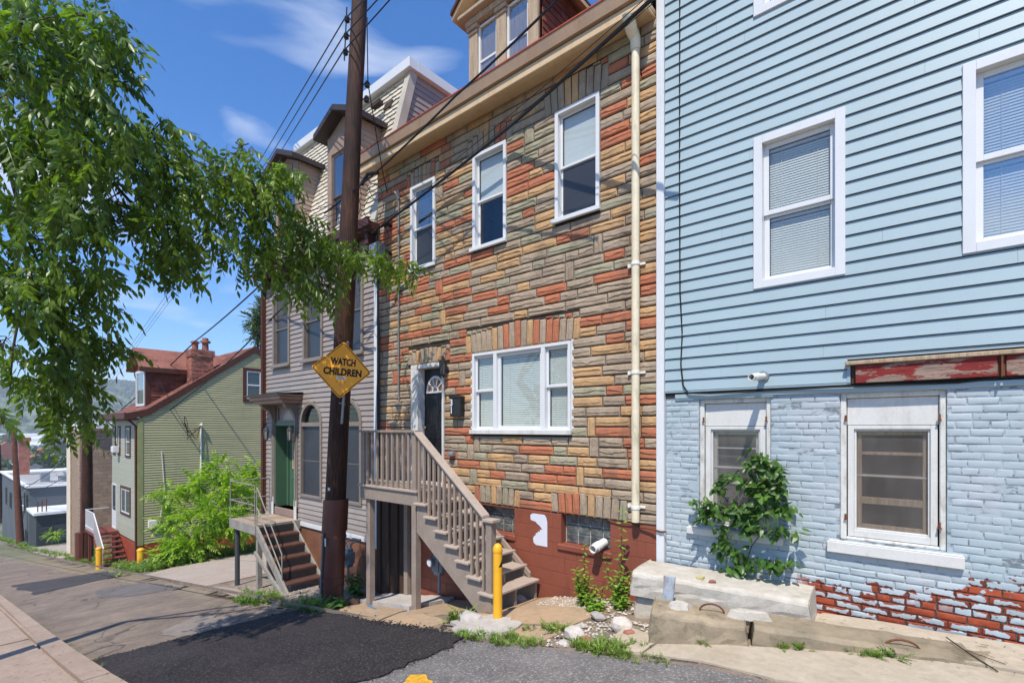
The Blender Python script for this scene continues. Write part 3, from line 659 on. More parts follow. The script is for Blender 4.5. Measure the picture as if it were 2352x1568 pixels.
mb = MB(); mb.lathe(F(a + .06, -.10, z0 + .95), [(.0, -.02), (.025, -.015), (.028, 0), (.015, .02), (0, .025)], 10); build(mb, 'door_knob', M('brass_knob', (.4, .28, .1), .3, metal=1), dl, smooth=True)
mb = MB(); mb.box(F, a, b, -1.2, -1.15, z0, z1); build(mb, 'backing', DARK, SH)
# cornice, gutter, roof
mb = MB(); XL, XR = -8.62, -2.66
mb.box(F, XL, XR, .0, .30, 4.985, 5.03); mb.box(F, XL, XR, .24, .33, 4.93, 5.06); mb.box(F, XL, XR, .0, .28, 5.03, 5.10)
build(mb, 'soffit', FASCIA, SH, bevel=.01)
mb = MB()
pr = [(.29, 5.065), (.37, 5.075), (.395, 5.24), (.38, 5.24), (.30, 5.10)]
for i in range(len(pr)):
    (d0, q0), (d1, q1) = pr[i], pr[(i + 1) % len(pr)]
    mb.add([F(XL - .05, d0, q0), F(XR, d0, q0), F(XR, d1, q1), F(XL - .05, d1, q1)], [(0, 3, 2, 1)])
for s in (XL - .05, XR): mb.add([F(s, d, q) for d, q in pr], [(0, 1, 2, 3, 4)])
gt = build(mb, 'gutter', M('shade_darkened_gutter', (.34, .225, .135), .45, .1, 3, .06, 30, .1, dirt=(.30, .12, .04), dirtamt=.6, spec=.4), SH)  # gutter coloured darker than the soffit for the shade on its leaning face
mb = MB(); mb.box(F, XL - .06, XR, .30, .405, 5.242, 5.262); build(mb, 'flashing', REDEDGE, SH)
mb = MB(); y0, z0 = 5.42, 5.24; y1, z1 = 10.0, 7.6
mb.add([(XL, y0, z0), (XR, y0, z0), (XR, y1, z1), (XL, y1, z1), (XL, 14, z0), (XR, 14, z0)], [(0, 1, 2, 3), (3, 2, 5, 4)]); mb.add([(XR, y0, z0), (XR, 14, z0), (XR, y1, z1), (XL, y0, z0), (XL, 14, z0), (XL, y1, z1)], [(0, 1, 2), (3, 5, 4)])
build(mb, 'roof', REDROOF, SH)
# twin-window dormer
D = front(6.0); da, db, dz0, dz1 = -6.07, -4.60, 5.30, 6.82
mb = MB(); mb.box(D, da, db, -.06, -.02, dz0, dz1); mb.wbox(da, db, 6.06, 9.4, dz1 - .05, dz1)
dm = build(mb, 'dormer', PINEW, SH)
for a, b in ((da, da + .2), (-5.45, -5.24), (db - .2, db)):
    mb = MB(); mb.box(D, a, b, -.02, .04, dz0, dz1 - .14); mb.box(D, a - .025, b + .025, -.02, .075, dz1 - .17, dz1 - .10); mb.box(D, a - .01, b + .01, -.02, .06, dz1 - .24, dz1 - .19); build(mb, 'pilaster', PINEW, dm, bevel=.006)
for a, b in ((da + .2, -5.45), (-5.24, db - .2)):
    mb = MB(); mb.ring(D, a, b, dz0, dz1 - .14, .035, -.02, .01); zm = (dz0 + dz1) / 2 + .02; mb.box(D, a + .035, b - .035, -.02, .0, zm - .02, zm + .02); build(mb, 'window', WHITE, dm, bevel=.003)
    mb = MB(); mb.add([D(a, -.012, dz0), D(b, -.012, dz0), D(b, -.012, dz1 - .14), D(a, -.012, dz1 - .14)], [(0, 1, 2, 3)]); build(mb, 'pane', GLASSR, dm)
mb = MB(); xc = (da + db) / 2; pk = 7.62; ov = .2
mb.box(D, da - .04, db + .04, -.02, .10, dz1 - .10, dz1 + .0); mb.box(D, da - .12, db + .12, -.02, .20, dz1 + .0, dz1 + .07)
build(mb, 'entablature', PINEW, dm, bevel=.012)
mb = MB(); mb.add([D(da - .1, .02, dz1 + .07), D(db + .1, .02, dz1 + .07), D(xc, .02, pk - .05)], [(0, 1, 2)]); build(mb, 'pediment', PINEW, dm)
mb = MB()
for sgn, xe in ((-1, da - ov), (1, db + ov)):
    for (o0, o1, d0, d1) in ((.0, .07, -3.2, .24), (.07, .11, -3.2, .28)):
        ze = dz1 + .02
        p = [D(xe, d1, ze + o0), D(xc, d1, pk + o0), D(xc, d1, pk + o1 + .02), D(xe, d1, ze + o1 + .02), D(xe, d0, ze + o0), D(xc, d0, pk + o0), D(xc, d0, pk + o1 + .02), D(xe, d0, ze + o1 + .02)]
        mb.add(p, [(0, 1, 2, 3), (7, 6, 5, 4), (0, 4, 5, 1), (3, 2, 6, 7), (0, 3, 7, 4)], 0 if o0 < .05 else 1)
build(mb, 'dormer_roof', [FASCIA, BROWNT], dm)
rr = random.Random(2)
for i in range(14):          # red side shingles, coursed
    z = 5.25 + i * .115; ys = 6.06; e = 5.42 + (z + .06 - 5.24) / .515
    y = ys - (i % 2) * .1
    while y < min(e + .2, 9.3):
        a, b = max(y, ys), y + .2
        if b > a + .03:
            mb = MB(); S = side(db); t = rr.uniform(0, .003); mb.add([S(a + .002, .022 + t, z), S(b - .002, .022 + t, z), S(b - .002, .006, z + .13), S(a + .002, .006, z + .13), S(a + .002, 0, z), S(b - .002, 0, z)], [(0, 1, 2, 3), (4, 5, 1, 0), (4, 0, 3), (1, 5, 2)])
            build(mb, 'shingle', REDSH, dm, origin=S(a, 0, z))
        y += .2
mb = MB(); mb.box(side(db), 6.0, 9.3, -.05, 0, 5.2, dz1); mb.box(side(da + .05), 6.0, 9.3, -.05, 0, 5.2, dz1); build(mb, 'dormer_cheek', REDSH, dm)
# downspout
DSX = -2.88
mb = MB(); mb.tube([F(DSX, .10, 4.78), F(DSX, .10, -1.15)], .050, 12, cap=True); dsp = build(mb, 'downspout', PVC, SH, smooth=True)
mb = MB(); mb.tube([F(DSX, .30, 4.99), F(DSX, .27, 4.93), F(DSX - .01, .18, 4.86), F(DSX, .11, 4.80), F(DSX, .10, 4.66)], [.07, .074, .072, .066, .06], 12); build(mb, 'elbow', PVC, dsp, smooth=True)
for zz in (2.03, .69, -.97):
    mb = MB(); mb.tube([F(DSX, .10, zz - .02), F(DSX, .10, zz + .02)], .058, 12); mb.box(F, DSX - .10, DSX + .10, .02, .05, zz - .012, zz + .018); mb.box(F, DSX - .13, DSX - .10, .02, .06, zz - .02, zz + .03); build(mb, 'pipe_bracket', PVCW, dsp, bevel=.003)
for zz in (4.25, 3.2): pass
mb = MB(); mb.box(F, -2.632, -2.535, -.02, .062, -1.62, 7.6)
ct = build(mb, 'corner_trim', WHITE, SH, bevel=.008)
mb = MB(); mb.box(F, -2.600, -2.594, .062, .066, -1.62, 7.6); mb.box(F, -2.572, -2.568, .062, .066, -1.62, 7.6); build(mb, 'trim_bead', WHITE, ct)
mb = MB(); mb.tube([F(-2.95, .03, -1.20), F(-2.85, .04, -1.22), F(-2.7, .06, -1.215), F(-2.56, .085, -1.23), F(-2.50, .07, -1.225)], .012, 6); mb.tube([F(-3.3, .03, -1.185), F(-3.1, .035, -1.2), F(-2.95, .03, -1.20)], .008, 5)
build(mb, 'rusty_strap', RUST, SH)
# ================================================================== BLUE HOUSE
BH = thing('blue_house', (0, 5.8, -1.9), 'tall rowhouse with pale blue vinyl siding over a peeling blue painted brick ground floor', 'house')
BX0, BX1 = -2.53, 4.6
BW = [(-1.54, -.715, 1.485, 3.10), (.125, .95, 1.485, 3.10), (-1.54, -.715, 4.39, 6.0), (.125, .95, 4.39, 6.0), (1.9, 2.7, 1.485, 3.10)]
LW = [(-2.135, -1.38, -1.10, .335), (-.765, .025, -1.075, .345)]
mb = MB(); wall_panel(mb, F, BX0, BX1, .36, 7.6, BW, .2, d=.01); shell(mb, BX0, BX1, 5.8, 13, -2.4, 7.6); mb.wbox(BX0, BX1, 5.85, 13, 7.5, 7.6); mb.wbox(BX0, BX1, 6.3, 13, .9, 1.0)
build(mb, 'wall', LAPSHADE, BH)
beamz = (-.70, BX1, .30, .665)
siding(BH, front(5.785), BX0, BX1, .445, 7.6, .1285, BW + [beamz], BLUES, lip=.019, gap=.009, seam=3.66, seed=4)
for i, o in enumerate(BW):
    dh_window(BH, front(5.775), *o, trim=.085, proud=.022, back=-.075, sash=.05, mat=WHITE, upper='blind', lower='blind', glassU=GLASSR if i == 1 else GLASS, glassL=GLASSR if i == 1 else GLASS, sill=False, split=.49)
rr = random.Random(21); BR = []; ch, bl, jt = .0668, .2, .010
z = -2.2; row = 0
mb = MB(); wall_panel(mb, F, BX0, BX1, -2.5, .44, LW, .22, d=0); build(mb, 'mortar', MORTAR, BH)
def brick(s0, s1, z0, z1):
    mb = MB(); e = .008; J = lambda k=.003: rr.uniform(-k, k); d = (.0035 if (z0 + z1) / 2 > -1.35 else .009) + rr.uniform(-.0015, .0025)
    if rr.random() < .07: d -= .006
    ns = 3; vs = []
    for k, (ee, dd) in enumerate(((0, 0), (.002, d * .6), (e, d))):
        q = [(s0 + ee, z0 + ee), ((s0 + s1) / 2, z0 + ee), (s1 - ee, z0 + ee), (s1 - ee, z1 - ee), ((s0 + s1) / 2, z1 - ee), (s0 + ee, z1 - ee)]
        vs += [F(a + J() * (k > 0), dd + J(.001), b + J(.0022) * (k > 0)) for a, b in q]
    f = [(12, 13, 16, 17), (13, 14, 15, 16)]
    for k in (0, 6):
        for i in range(6): j = (i + 1) % 6; f.append((k + i, k + j, k + 6 + j, k + 6 + i))
    mb.add(vs, f); return mb
while z < .40:
    hd = (row % 6 == 3); ln = .1 if hd else .2; s = BX0 - (row % 2) * .105 - .03
    zlim = g(0) - .1
    while s < 1.4:
        L1 = ln + rr.uniform(-.006, .006); a, b = max(s, BX0 + .003), s + L1; s += L1 + jt
        segs = [(a, b)]
        for (p0, p1, q0, q1) in LW:
            if q0 - .05 < z + ch / 2 < q1:
                ns = []
                for (u0, u1) in segs:
                    if p0 > u0: ns.append((u0, min(u1, p0 - .003)))
                    if p1 < u1: ns.append((max(u0, p1 + .003), u1))
                segs = [t for t in ns if t[1] - t[0] > .03]
        for (u0, u1) in segs:
            if u1 - u0 > .03 and z > -2.0 and z < .38: BR.append((brick(u0, u1, z, z + ch - jt), BRICK, F((u0 + u1) / 2, 0, z), (u1 - u0) * ch * (4 if z < -1.15 and u0 > -1.1 else 1)))
    z += ch; row += 1
pieces(BR, 'brick', BH, 300, smooth=True)
mb = MB(); mb.box(F, BX0 + .12, BX1, .0, .03, .352, .40); build(mb, 'ledger_strip', BLUES, BH, bevel=.004)
mb = MB(); mb.box(F, BX0 + .12, LW[0][1] + .03, .0, .022, .335, .352); mb.box(F, LW[1][0] - .02, LW[1][1] + .15, .0, .024, .346, .352); build(mb, 'lintel', BLUES, BH)
mb = MB(); mb.box(F, BX0, -.675, .0, .032, .425, .447); build(mb, 'starter_strip', BLUES, BH); mb = MB(); mb.box(F, -.70, -.674, .0, .040, .44, .62); build(mb, 'end_trim', BLUES, BH)
mb = MB(); mb.box(F, -.63, .34, .0, .075, .43, .600); mb.box(F, .39, BX1, .0, .075, .43, .600); bm_ = build(mb, 'beam', BEAM, BH, bevel=.004)
mb = MB(); mb.box(F, .342, .388, .0, .06, .43, .60); mb.box(F, .36, .372, .06, .095, .425, .605); build(mb, 'beam_plate', RUST, BH)
mb = MB(); mb.box(F, -.71, BX1, .0, .105, .602, .640); build(mb, 'drip_board', PINEW, BH, bevel=.006)
mb = MB(); mb.box(F, -.668, -.632, .0, .03, .43, .60); build(mb, 'blocking', WOODD, BH)
def old_window(o, gl, rails):
    s0, s1, z0, z1 = o
    mb = MB(); mb.box(F, s0, s0 + .05, -.16, -.02, z0, z1); mb.box(F, s1 - .05, s1, -.16, -.02, z0, z1); mb.box(F, s0 + .05, s1 - .05, -.16, -.02, z1 - .05, z1); mb.box(F, s0 + .05, s1 - .05, -.16, -.02, z0, z0 + .03)
    f = build(mb, 'window', FRAMEW, BH, bevel=.008)
    mb = MB(); mb.box(F, s0 + .055, s1 - .055, -.13, -.055, gl[3] + .045, z1 - .055); build(mb, 'head_panel', WHITEP, f, bevel=.003)
    mb = MB(); a, b, c, d = s0 + .06, s1 - .062, z0 + .035, gl[3] + .04; w3 = gl[0] - a
    mb.box(F, a, a + w3 * .8, -.12, -.045, c, d); mb.box(F, b - w3 * .8, b, -.12, -.045, c, d); mb.box(F, a + w3 * .8, b - w3 * .8, -.12, -.045, d - .035, d); mb.box(F, a + w3 * .8, b - w3 * .8, -.12, -.045, c, c + .065); mb.ring(F, a + w3 * .8, b - w3 * .8, c + .065, d - .035, .018, -.12, -.065)
    build(mb, 'storm_frame', WHITEP, f, bevel=.003)
    mb = MB(); a += w3 * .8 + .02; b -= w3 * .8 + .02; c += .085; d -= .055; mb.ring(F, a, b, c, d, .035, -.15, -.105)
    for zz, hh in rails: mb.box(F, a + .035, b - .035, -.15, -.11, zz - hh, zz + hh)
    build(mb, 'sash', PINEW if rails[0][1] > .012 else FRAMEW, f, bevel=.003)
    mb = MB(); mb.box(F, a, b, -.104, -.098, rails[-1][0] - .006, rails[-1][0] + .006); build(mb, 'meeting_rail', WHITEP, f)
    mb = MB(); mb.add([F(a, -.096, c), F(b, -.096, c), F(b, -.096, d), F(a, -.096, d)], [(0, 1, 2, 3)]); build(mb, 'pane', DUSTY, f)
    mb = MB(); mb.box(F, a - .1, b + .1, -.5, -.46, c - .1, d + .1); build(mb, 'backing', DARK, f)
    for s in (s0 + .045, s1 - .05):
        for zz in (.10, z0 + .22): mb = MB(); mb.box(F, s - .006, s + .01, -.02, -.008, zz - .02, zz + .03); mb.box(F, s - .012, s + .016, -.02, .0, zz - .028, zz - .018); build(mb, 'storm_clip', RUST, f)
    return f
w1 = old_window(LW[0], (-2.005, -1.46, -.95, -.015), [(-.22, .008), (-.44, .013)]); w2 = old_window(LW[1], (-.643, -.08, -.955, -.01), [(-.236, .014), (-.69, .032), (-.45, .012)])
build(blind_mb(F, -1.99, -1.48, -.9, -.05, -.22, .02), 'blind', M('dim_blind', (.13, .13, .14), .6), w1)
for a, b, c, d in ((-2.262, -1.26, -1.21, -1.125), (-.865, .14, -1.20, -1.085)):
    mb = MB(); mb.box(F, a, b, -.1, .055, c, d - .012); mb.box(F, a + .01, b - .01, -.1, .045, d - .012, d); build(mb, 'window_sill', WHITEP, BH, bevel=.005)
# ================================================================== GREY MANSARD HOUSE
GH = thing('mansard_house', (-10.95, 5.8, -3.5), 'narrow taupe sided house with cream mansard roof, two dormers and a green door', 'house')
GX0, GX1 = -13.45, -8.47
UPW = [(-12.98, -12.08, 1.55, 3.42), (-11.41, -10.52, 1.555, 3.40), (-9.82, -8.92, 1.54, 3.38)]; AW = [(-11.56, -10.56, -1.60, .09), (-9.98, -8.98, -1.58, .09)]
def arch_open(o, h=.5, n=5):
    r = []; s0, s1, z0, z1 = o; c = (s0 + s1) / 2; hw = (s1 - s0) / 2
    for k in range(n):
        t0 = k / n; ww = hw * math.sqrt(1 - ((k + .6) / n) ** 2); r.append((c - ww, c + ww, z1 + h * t0, z1 + h * (k + 1) / n))
    return r
DO = (-12.88, -11.80, -1.97, .575)
ops = UPW + AW + [q for a in AW for q in arch_open(a, .53)] + [DO]
mb = MB(); wall_panel(mb, F, GX0, GX1, -2.25, 3.95, ops, .3, d=0); shell(mb, GX0, GX1, 5.8, 12, -4.8, 4.2); mb.wbox(GX0, GX1, 6.3, 12, 1.0, 1.1); build(mb, 'wall', LAPSHADE, GH)
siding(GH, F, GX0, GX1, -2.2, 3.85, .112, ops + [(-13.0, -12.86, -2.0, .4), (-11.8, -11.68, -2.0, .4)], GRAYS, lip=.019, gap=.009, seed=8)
mb = MB(); mb.box(F, GX0, GX1, -.3, -.01, -4.9, -2.2); build(mb, 'foundation', M('brown_stucco', (.20, .085, .045), .85, .35, 1.5, .15, 20, .4, .01, dirt=(.09, .05, .035), dirtamt=.7), GH)
mb = MB(); mb.box(F, GX0, GX1, .0, .03, -2.29, -2.19); mb.box(F, GX1 - .05, GX1 + .045, .0, .05, -2.36, 3.6); build(mb, 'white_trim', WHITE, GH, bevel=.004)
mb = MB(); mb.box(F, GX0 - .04, GX0 + .04, .0, .05, -2.2, 3.9); build(mb, 'corner_board', BROWNT, GH)
mb = MB(); mb.box(F, GX0 - .1, GX1 + .12, .0, .26, 3.83, 4.0); mb.box(F, GX0 - .12, GX1 + .14, .26, .32, 3.88, 4.06)
for i in range(9): s = GX0 + .2 + i * .58; mb.box(F, s, s + .1, .0, .2, 3.6, 3.83)
build(mb, 'cornice', BROWNT, GH, bevel=.01)
mb = MB(); mb.tube([F(GX0 - .02, .30, 3.9), F(GX0 - .03, .25, 3.72), F(GX0 - .02, .08, 3.6), F(GX0 - .02, .08, -2.2)], .045, 8); build(mb, 'downspout', BROWNT, GH, smooth=True)
for o in UPW: dh_window(GH, F, *o, trim=.07, proud=.05, back=-.03, sash=.025, mat=GRAYT, upper='blindX', lower='screen', sill=True, glassU=DUSTY)
for o in AW:
    s0, s1, z0, z1 = o; c = (s0 + s1) / 2; mb = MB(); mb.box(F, s0, s0 + .07, -.12, .045, z0 + .06, z1); mb.box(F, s1 - .07, s1, -.12, .045, z0 + .06, z1); mb.box(F, s0, s1, -.12, .045, z0, z0 + .06); mb.box(F, s0 + .07, s1 - .07, -.12, .03, z1 - .04, z1 + .05)
    arch_ring(mb, F, c, z1, .5, 1, .43, -.12, .045, 20, 1.06); f = build(mb, 'window', GRAYT, GH, bevel=.004); f['label'] = 'tall round-topped window with a dark storm screen'
    mb = MB(); mb.box(F, s0 + .07, s1 - .07, -.03, -.02, z0 + .06, z1 - .04); build(mb, 'screen', SCREENB, f)
    mb = MB(); mb.box(F, s0 + .07, s1 - .07, -.018, -.014, (z0 + z1) / 2, (z0 + z1) / 2 + .012); build(mb, 'mid_bar', GRAYT, f)
    mb = MB(); mb.v.append(F(c, -.05, z1 + .05)); mb.v += [F(c + math.cos(math.pi * k / 18) * .43, -.05, z1 + .04 + math.sin(math.pi * k / 18) * .43) for k in range(19)]; mb.f += [(0, k + 1, k + 2) for k in range(18)]; mb.m += [0] * 18; build(mb, 'fanlight_pane', glass('arch_glass', (.5, .5, .5), .06), f)
    mb = MB(); n = 24
    for k in range(n):
        for q in (0, 1): a = s0 + .07 + (s1 - s0 - .14) * (k + q) / n; mb.v.append(F(a, -.10 - .02 * math.sin((k + q) * 2.1), z1)); mb.v.append(F(a, -.10 - .02 * math.sin((k + q) * 1.4), z1 + .46))
        mb.f.append((4 * k, 4 * k + 2, 4 * k + 3, 4 * k + 1)); mb.m.append(0)
    build(mb, 'curtain', M('dim_curtain', (.22, .21, .23), .9), f, smooth=2)
# green door with bracketed hood
s0, s1, z0, z1 = DO
mb = MB(); mb.box(F, s0, s0 + .02, -.36, .02, z0, .07); mb.box(F, s1 - .02, s1, -.36, .02, z0, .07); mb.box(F, s0, s1, -.36, .02, .07, .16); mb.box(F, s0 + .02, s0 + .10, -.36, -.26, z0, .07); mb.box(F, s1 - .10, s1 - .02, -.36, -.26, z0, .07); build(mb, 'door_jamb', GREEND, GH, bevel=.004)
mb = MB(); mb.box(F, s0 + .10, s1 - .10, -.36, -.31, z0, .07); dd = build(mb, 'door', GREEND, GH); dd['label'] = 'green panelled door with a half-height oval-cornered glass'
a, b = s0 + .10, s1 - .10
mb = MB(); mb.ring(F, a + .18, b - .18, z0 + .95, z0 + 1.85, .035, -.31, -.29); build(mb, 'glass_frame', FASCIA, dd, bevel=.004)
mb = MB(); mb.box(F, a + .215, b - .215, -.308, -.305, z0 + .985, z0 + 1.815); build(mb, 'pane', M('door_glass', (.10, .11, .12), .08, bump=0, spec=.8), dd)
for pa, pb in ((a + .12, (a + b) / 2 - .04), ((a + b) / 2 + .04, b - .12)): mb = MB(); mb.ring(F, pa, pb, z0 + .12, z0 + .72, .025, -.31, -.298); build(mb, 'door_panel', GREEND, dd, bevel=.004)
mb = MB(); mb.box(F, (a + b) / 2 - .14, (a + b) / 2 + .14, -.31, -.295, z0 + .79, z0 + .86); build(mb, 'letter_slot', M('brass_plate', (.28, .16, .09), .4, metal=.6), dd)
mb = MB(); mb.ring(F, s0 + .03, s1 - .03, .16, .575, .05, -.1, .0); tr = build(mb, 'transom', GRAYT, GH, bevel=.004)
mb = MB(); mb.box(F, s0 + .08, s1 - .08, -.06, -.055, .21, .525); build(mb, 'pane', M('transom_glass', (.30, .27, .27), .15, .2, bump=0, spec=.6), tr)
mb = MB()
for x in (-12.95, -11.74): mb.box(F, x - .07, x + .07, .0, .05, -1.9, .55); mb.box(F, x - .035, x + .035, .05, .075, -1.85, .5)
build(mb, 'pilaster', GRAYT, GH, bevel=.006)
mb = MB()
for x in (-12.95, -11.74): mb.box(F, x - .06, x + .06, .05, .07, -2.3, -1.72)
build(mb, 'plinth', WHITEP, GH, bevel=.004)
mb = MB(); mb.box(F, s0, s1, -.36, .04, -2.15, -1.97); build(mb, 'threshold', concrete('stained_stone_step', (.30, .20, .16), (.22, .17, .14)), GH, bevel=.01)
mb = MB(); mb.box(F, -13.1, -11.55, .0, .46, .60, .68); mb.box(F, -13.16, -11.49, .0, .54, .68, .76); mb.box(F, -13.22, -11.43, .0, .60, .76, .80); hood = build(mb, 'door_hood', M('pinkish_taupe_paint', (.33, .22, .17), .5), GH, bevel=.012)
mb = MB(); mb.add([F(-13.24, .63, .80), F(-11.41, .63, .80), F(-11.41, .0, .86), F(-13.24, .0, .86), F(-13.24, .63, .815), F(-11.41, .63, .815)], [(4, 5, 2, 3), (0, 1, 5, 4), (1, 2, 5), (0, 4, 3)]); build(mb, 'hood_roof', M('green_roofing', (.07, .10, .06), .8), hood)
for x in (-12.95, -11.74):
    mb = MB(); pf = [(0, .25), (.08, .23), (.11, .30), (.13, .40), (.20, .46), (.30, .50), (.36, .60), (0, .60)]
    mb.add([F(x - .06, d, z) for d, z in pf] + [F(x + .06, d, z) for d, z in pf], [tuple(range(8)), tuple(range(15, 7, -1))] + [(i, 8 + i, 8 + (i + 1) % 8, (i + 1) % 8) for i in range(8)])
    mb.tube([F(x - .075, .12, .42), F(x + .075, .12, .42)], .05, 12); mb.tube([F(x - .07, .24, .54), F(x + .07, .24, .54)], .03, 10); build(mb, 'bracket', GRAYT, hood)
# mansard
MS = .26; FM = lambda s, d, z: (s, 5.80 + MS * (z - 4.0) - d, z); MZ1 = 7.56
mb = MB(); mb.add([FM(GX0, 0, 4.0), FM(GX1 - .1, 0, 4.0), FM(GX1 - .1, 0, MZ1), FM(GX0, 0, MZ1)], [(0, 1, 2, 3)]); mb.wbox(GX0, GX1 - .1, 6.75, 12, MZ1, MZ1 + .05)
mb.add([FM(GX1 - .1, 0, 4.0), (GX1 - .1, 12, 4.0), (GX1 - .1, 12, MZ1), FM(GX1 - .1, 0, MZ1)], [(0, 1, 2, 3)]); mb.add([FM(GX0, 0, 4.0), (GX0, 12, 4.0), (GX0, 12, MZ1), FM(GX0, 0, MZ1)], [(3, 2, 1, 0)])
mz = build(mb, 'mansard', M('cream_roof_base', (.40, .36, .27), .7), GH)
CREAM = M('cream_metal_shingle', (.58, .52, .41), .5, .12, 1.5, .05, 40, .1, dirt=(.30, .27, .20), dirtamt=.5, spec=.4, rv=.06)
SHL = []; rr = random.Random(9)
n = 28
for i in range(n):
    z = 4.03 + i * (MZ1 - 4.03) / n; hh = (MZ1 - 4.03) / n; s = GX0 - (i % 2) * .15
    while s < GX1 - .1:
        a, b = max(s, GX0), min(s + .3, GX1 - .1); s += .3
        if b - a < .05: continue
        m2 = MB(); c = (a + b) / 2; k1, k2 = rr.uniform(-.006, .006), rr.uniform(-.006, .006)
        m2.add([FM(a, .03, z + .03 + k1), FM(a + (b - a) * .45, .036, z - .002), FM(b - .01, .032, z + .006 + k2), FM(b - .002, .02, z + .03), FM(b, .004, z + hh + .03), FM(a, .004, z + hh + .03), FM(a, 0, z + .03), FM(a + (b - a) * .45, 0, z), FM(b - .01, 0, z + .006)], [(0, 1, 2, 3, 4, 5), (6, 7, 1, 0), (7, 8, 2, 1)])
        SHL.append((m2, CREAM, FM(c, 0, z), (b - a) * hh * (3 if a > -10.5 else 1)))
pieces(SHL, 'shingle', mz, 300)
siding(mz, side(GX1 - .1), 5.8, 12, 4.4, MZ1, .125, [], GRAYS, smin=lambda z: 5.84 + MS * (z - 4.0), seed=3)
mb = MB(); K = GX1 - .1
mb.add([(K, FM(0, .06, 4.0)[1], 4.0), (K + .05, FM(0, .06, 4.0)[1], 4.0), (K + .05, FM(0, .06, MZ1)[1], MZ1), (K, FM(0, .06, MZ1)[1], MZ1), (K + .05, FM(0, -.12, 4.0)[1], 4.0), (K + .05, FM(0, -.12, MZ1)[1], MZ1)], [(0, 1, 2, 3), (1, 4, 5, 2)]); 
mb.box8([FM(K - .14, .055, 4.05), FM(K + .002, .055, 4.05), FM(K + .002, .055, MZ1), FM(K - .14, .055, MZ1), FM(K - .14, .0, 4.05), FM(K + .002, .0, 4.05), FM(K + .002, .0, MZ1), FM(K - .14, .0, MZ1)]); build(mb, 'rake_trim', M('cream_trim', (.47, .42, .33), .5), mz)
mb = MB(); y = FM(0, 0, MZ1)[1]; mb.wbox(GX0 - .08, K + .12, y - .16, y + .06, MZ1, MZ1 + .21); mb.wbox(K - .02, K + .12, y + .06, 12.1, MZ1, MZ1 + .21); build(mb, 'coping', WHITE, mz, bevel=.006)
mb = MB(); mb.box(FM, -9.3, -9.02, .0, .05, 6.95, 7.1); mb.box(front(6.45), -9.5, -9.2, .0, .12, 7.0, 7.08); build(mb, 'broken_vent', WOODD, mz)
for k, (a, b) in enumerate(((-13.0, -11.74), (-10.4, -9.16))):
    DF = front(5.84); z0, z1 = 3.98, 6.42; c = (a + b) / 2
    mb = MB(); mb.box(DF, a, a + .16, -.05, .02, z0, z1); mb.box(DF, b - .16, b, -.05, .02, z0, z1); mb.box(DF, a + .16, b - .16, -.05, .02, 6.0, z1); mb.add([DF(a, .0, z1), DF(b, .0, z1), DF(c, .0, z1 + .28)], [(0, 1, 2)]); mb.box(side(a), 5.85, 6.5, 0, .04, z0, z1)
    dm = build(mb, 'dormer', M('tan_dormer_paint', (.30, .21, .15), .6, .15, 4), GH, bevel=.006); dm['label'] = ('left' if k == 0 else 'right') + ' dormer with a dark low gable'
    dh_window(dm, DF, a + .16, b - .16, 4.12, 6.0, trim=.04, proud=.0, back=-.03, sash=.03, mat=M('brown_sash_paint', (.13, .09, .07), .5), glassU=GLASSR, glassL=GLASS, sill=False)
    for ch in list(dm.children):                      # keep the tree three levels deep
        if ch.name.startswith('window'):
            for s_ in list(ch.children): s_.parent = dm
    siding(dm, side(b), 5.84, 6.6, z0, z1, .112, [], TANS, seed=k)
    mb = MB()
    for sg, xe in ((-1, a - .18), (1, b + .18)):
        ze, zp, y0, y1 = z1 - .05, z1 + .30, 5.58, 6.62
        lo = [(xe, y0, ze), (c, y0, zp), (c, y1, zp), (xe, y1, ze)]; mb.box8([*[(p[0], p[1], p[2]) for p in (lo[0], lo[1])], (c, y0, zp + .12), (xe, y0, ze + .12), (xe, y1, ze), (c, y1, zp), (c, y1, zp + .12), (xe, y1, ze + .12)])
    build(mb, 'dormer_roof', M('dark_dormer_fascia', (.05, .036, .032), .5), dm)
# ================================================================== GREEN GABLE HOUSE
EX, EY = -24.0, 5.45; E = side(EX); EF = front(EY); slope = .724
EH = thing('gable_house', (EX - 2, EY, -5.4), 'olive green sided gable house with a red shingle roof, chimney and red front steps', 'house')
zr = lambda y: min(.42 + (y - EY) * slope, .42 + (9.87 - EY) * slope - (y - 9.87) * slope)
sw = (9.45, 10.12, 1.35, 2.62)
mb = MB(); mb.add([(EX, EY, -4.6), (EX, 14.3, -4.6), (EX, 14.3, .42), (EX, 9.87, .42 + (9.87 - EY) * slope), (EX, EY, .42)], [(0, 1, 2, 3, 4)]); mb.wbox(EX - 4.2, EX - .02, EY + .02, EY + .1, -4.6, .4); mb.wbox(EX - 4.2, EX - 4.1, EY, 14.3, -5, .4); build(mb, 'wall', LAPSHADE, EH)
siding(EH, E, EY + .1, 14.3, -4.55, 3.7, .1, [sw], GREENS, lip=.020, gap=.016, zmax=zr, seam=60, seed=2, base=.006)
up = [(-28.0, -27.55, -1.15, .12), (-27.15, -26.75, -1.15, .12), (-25.9, -25.1, -1.2, .12)]; dw = (-28.15, -27.4, -4.4, -2.42); fw = (-26.7, -25.1, -3.62, -2.42)
siding(EH, EF, EX - 4.25, EX - .08, -4.5, .35, .1, up + [dw, fw], GREENW, seam=60, seed=6)
mb = MB(); mb.box(E, EY, EY + .14, .0, .035, -4.6, .42); mb.box(EF, EX - .12, EX + .03, .0, .035, -4.6, .42); build(mb, 'corner_board', GTRIM, EH)
mb = MB(); mb.wbox(EX - 4.25, EX + .02, EY - .02, 14.3, -5.9, -4.58); build(mb, 'foundation', M('orange_red_paint', (.30, .055, .025), .6, .15), EH)
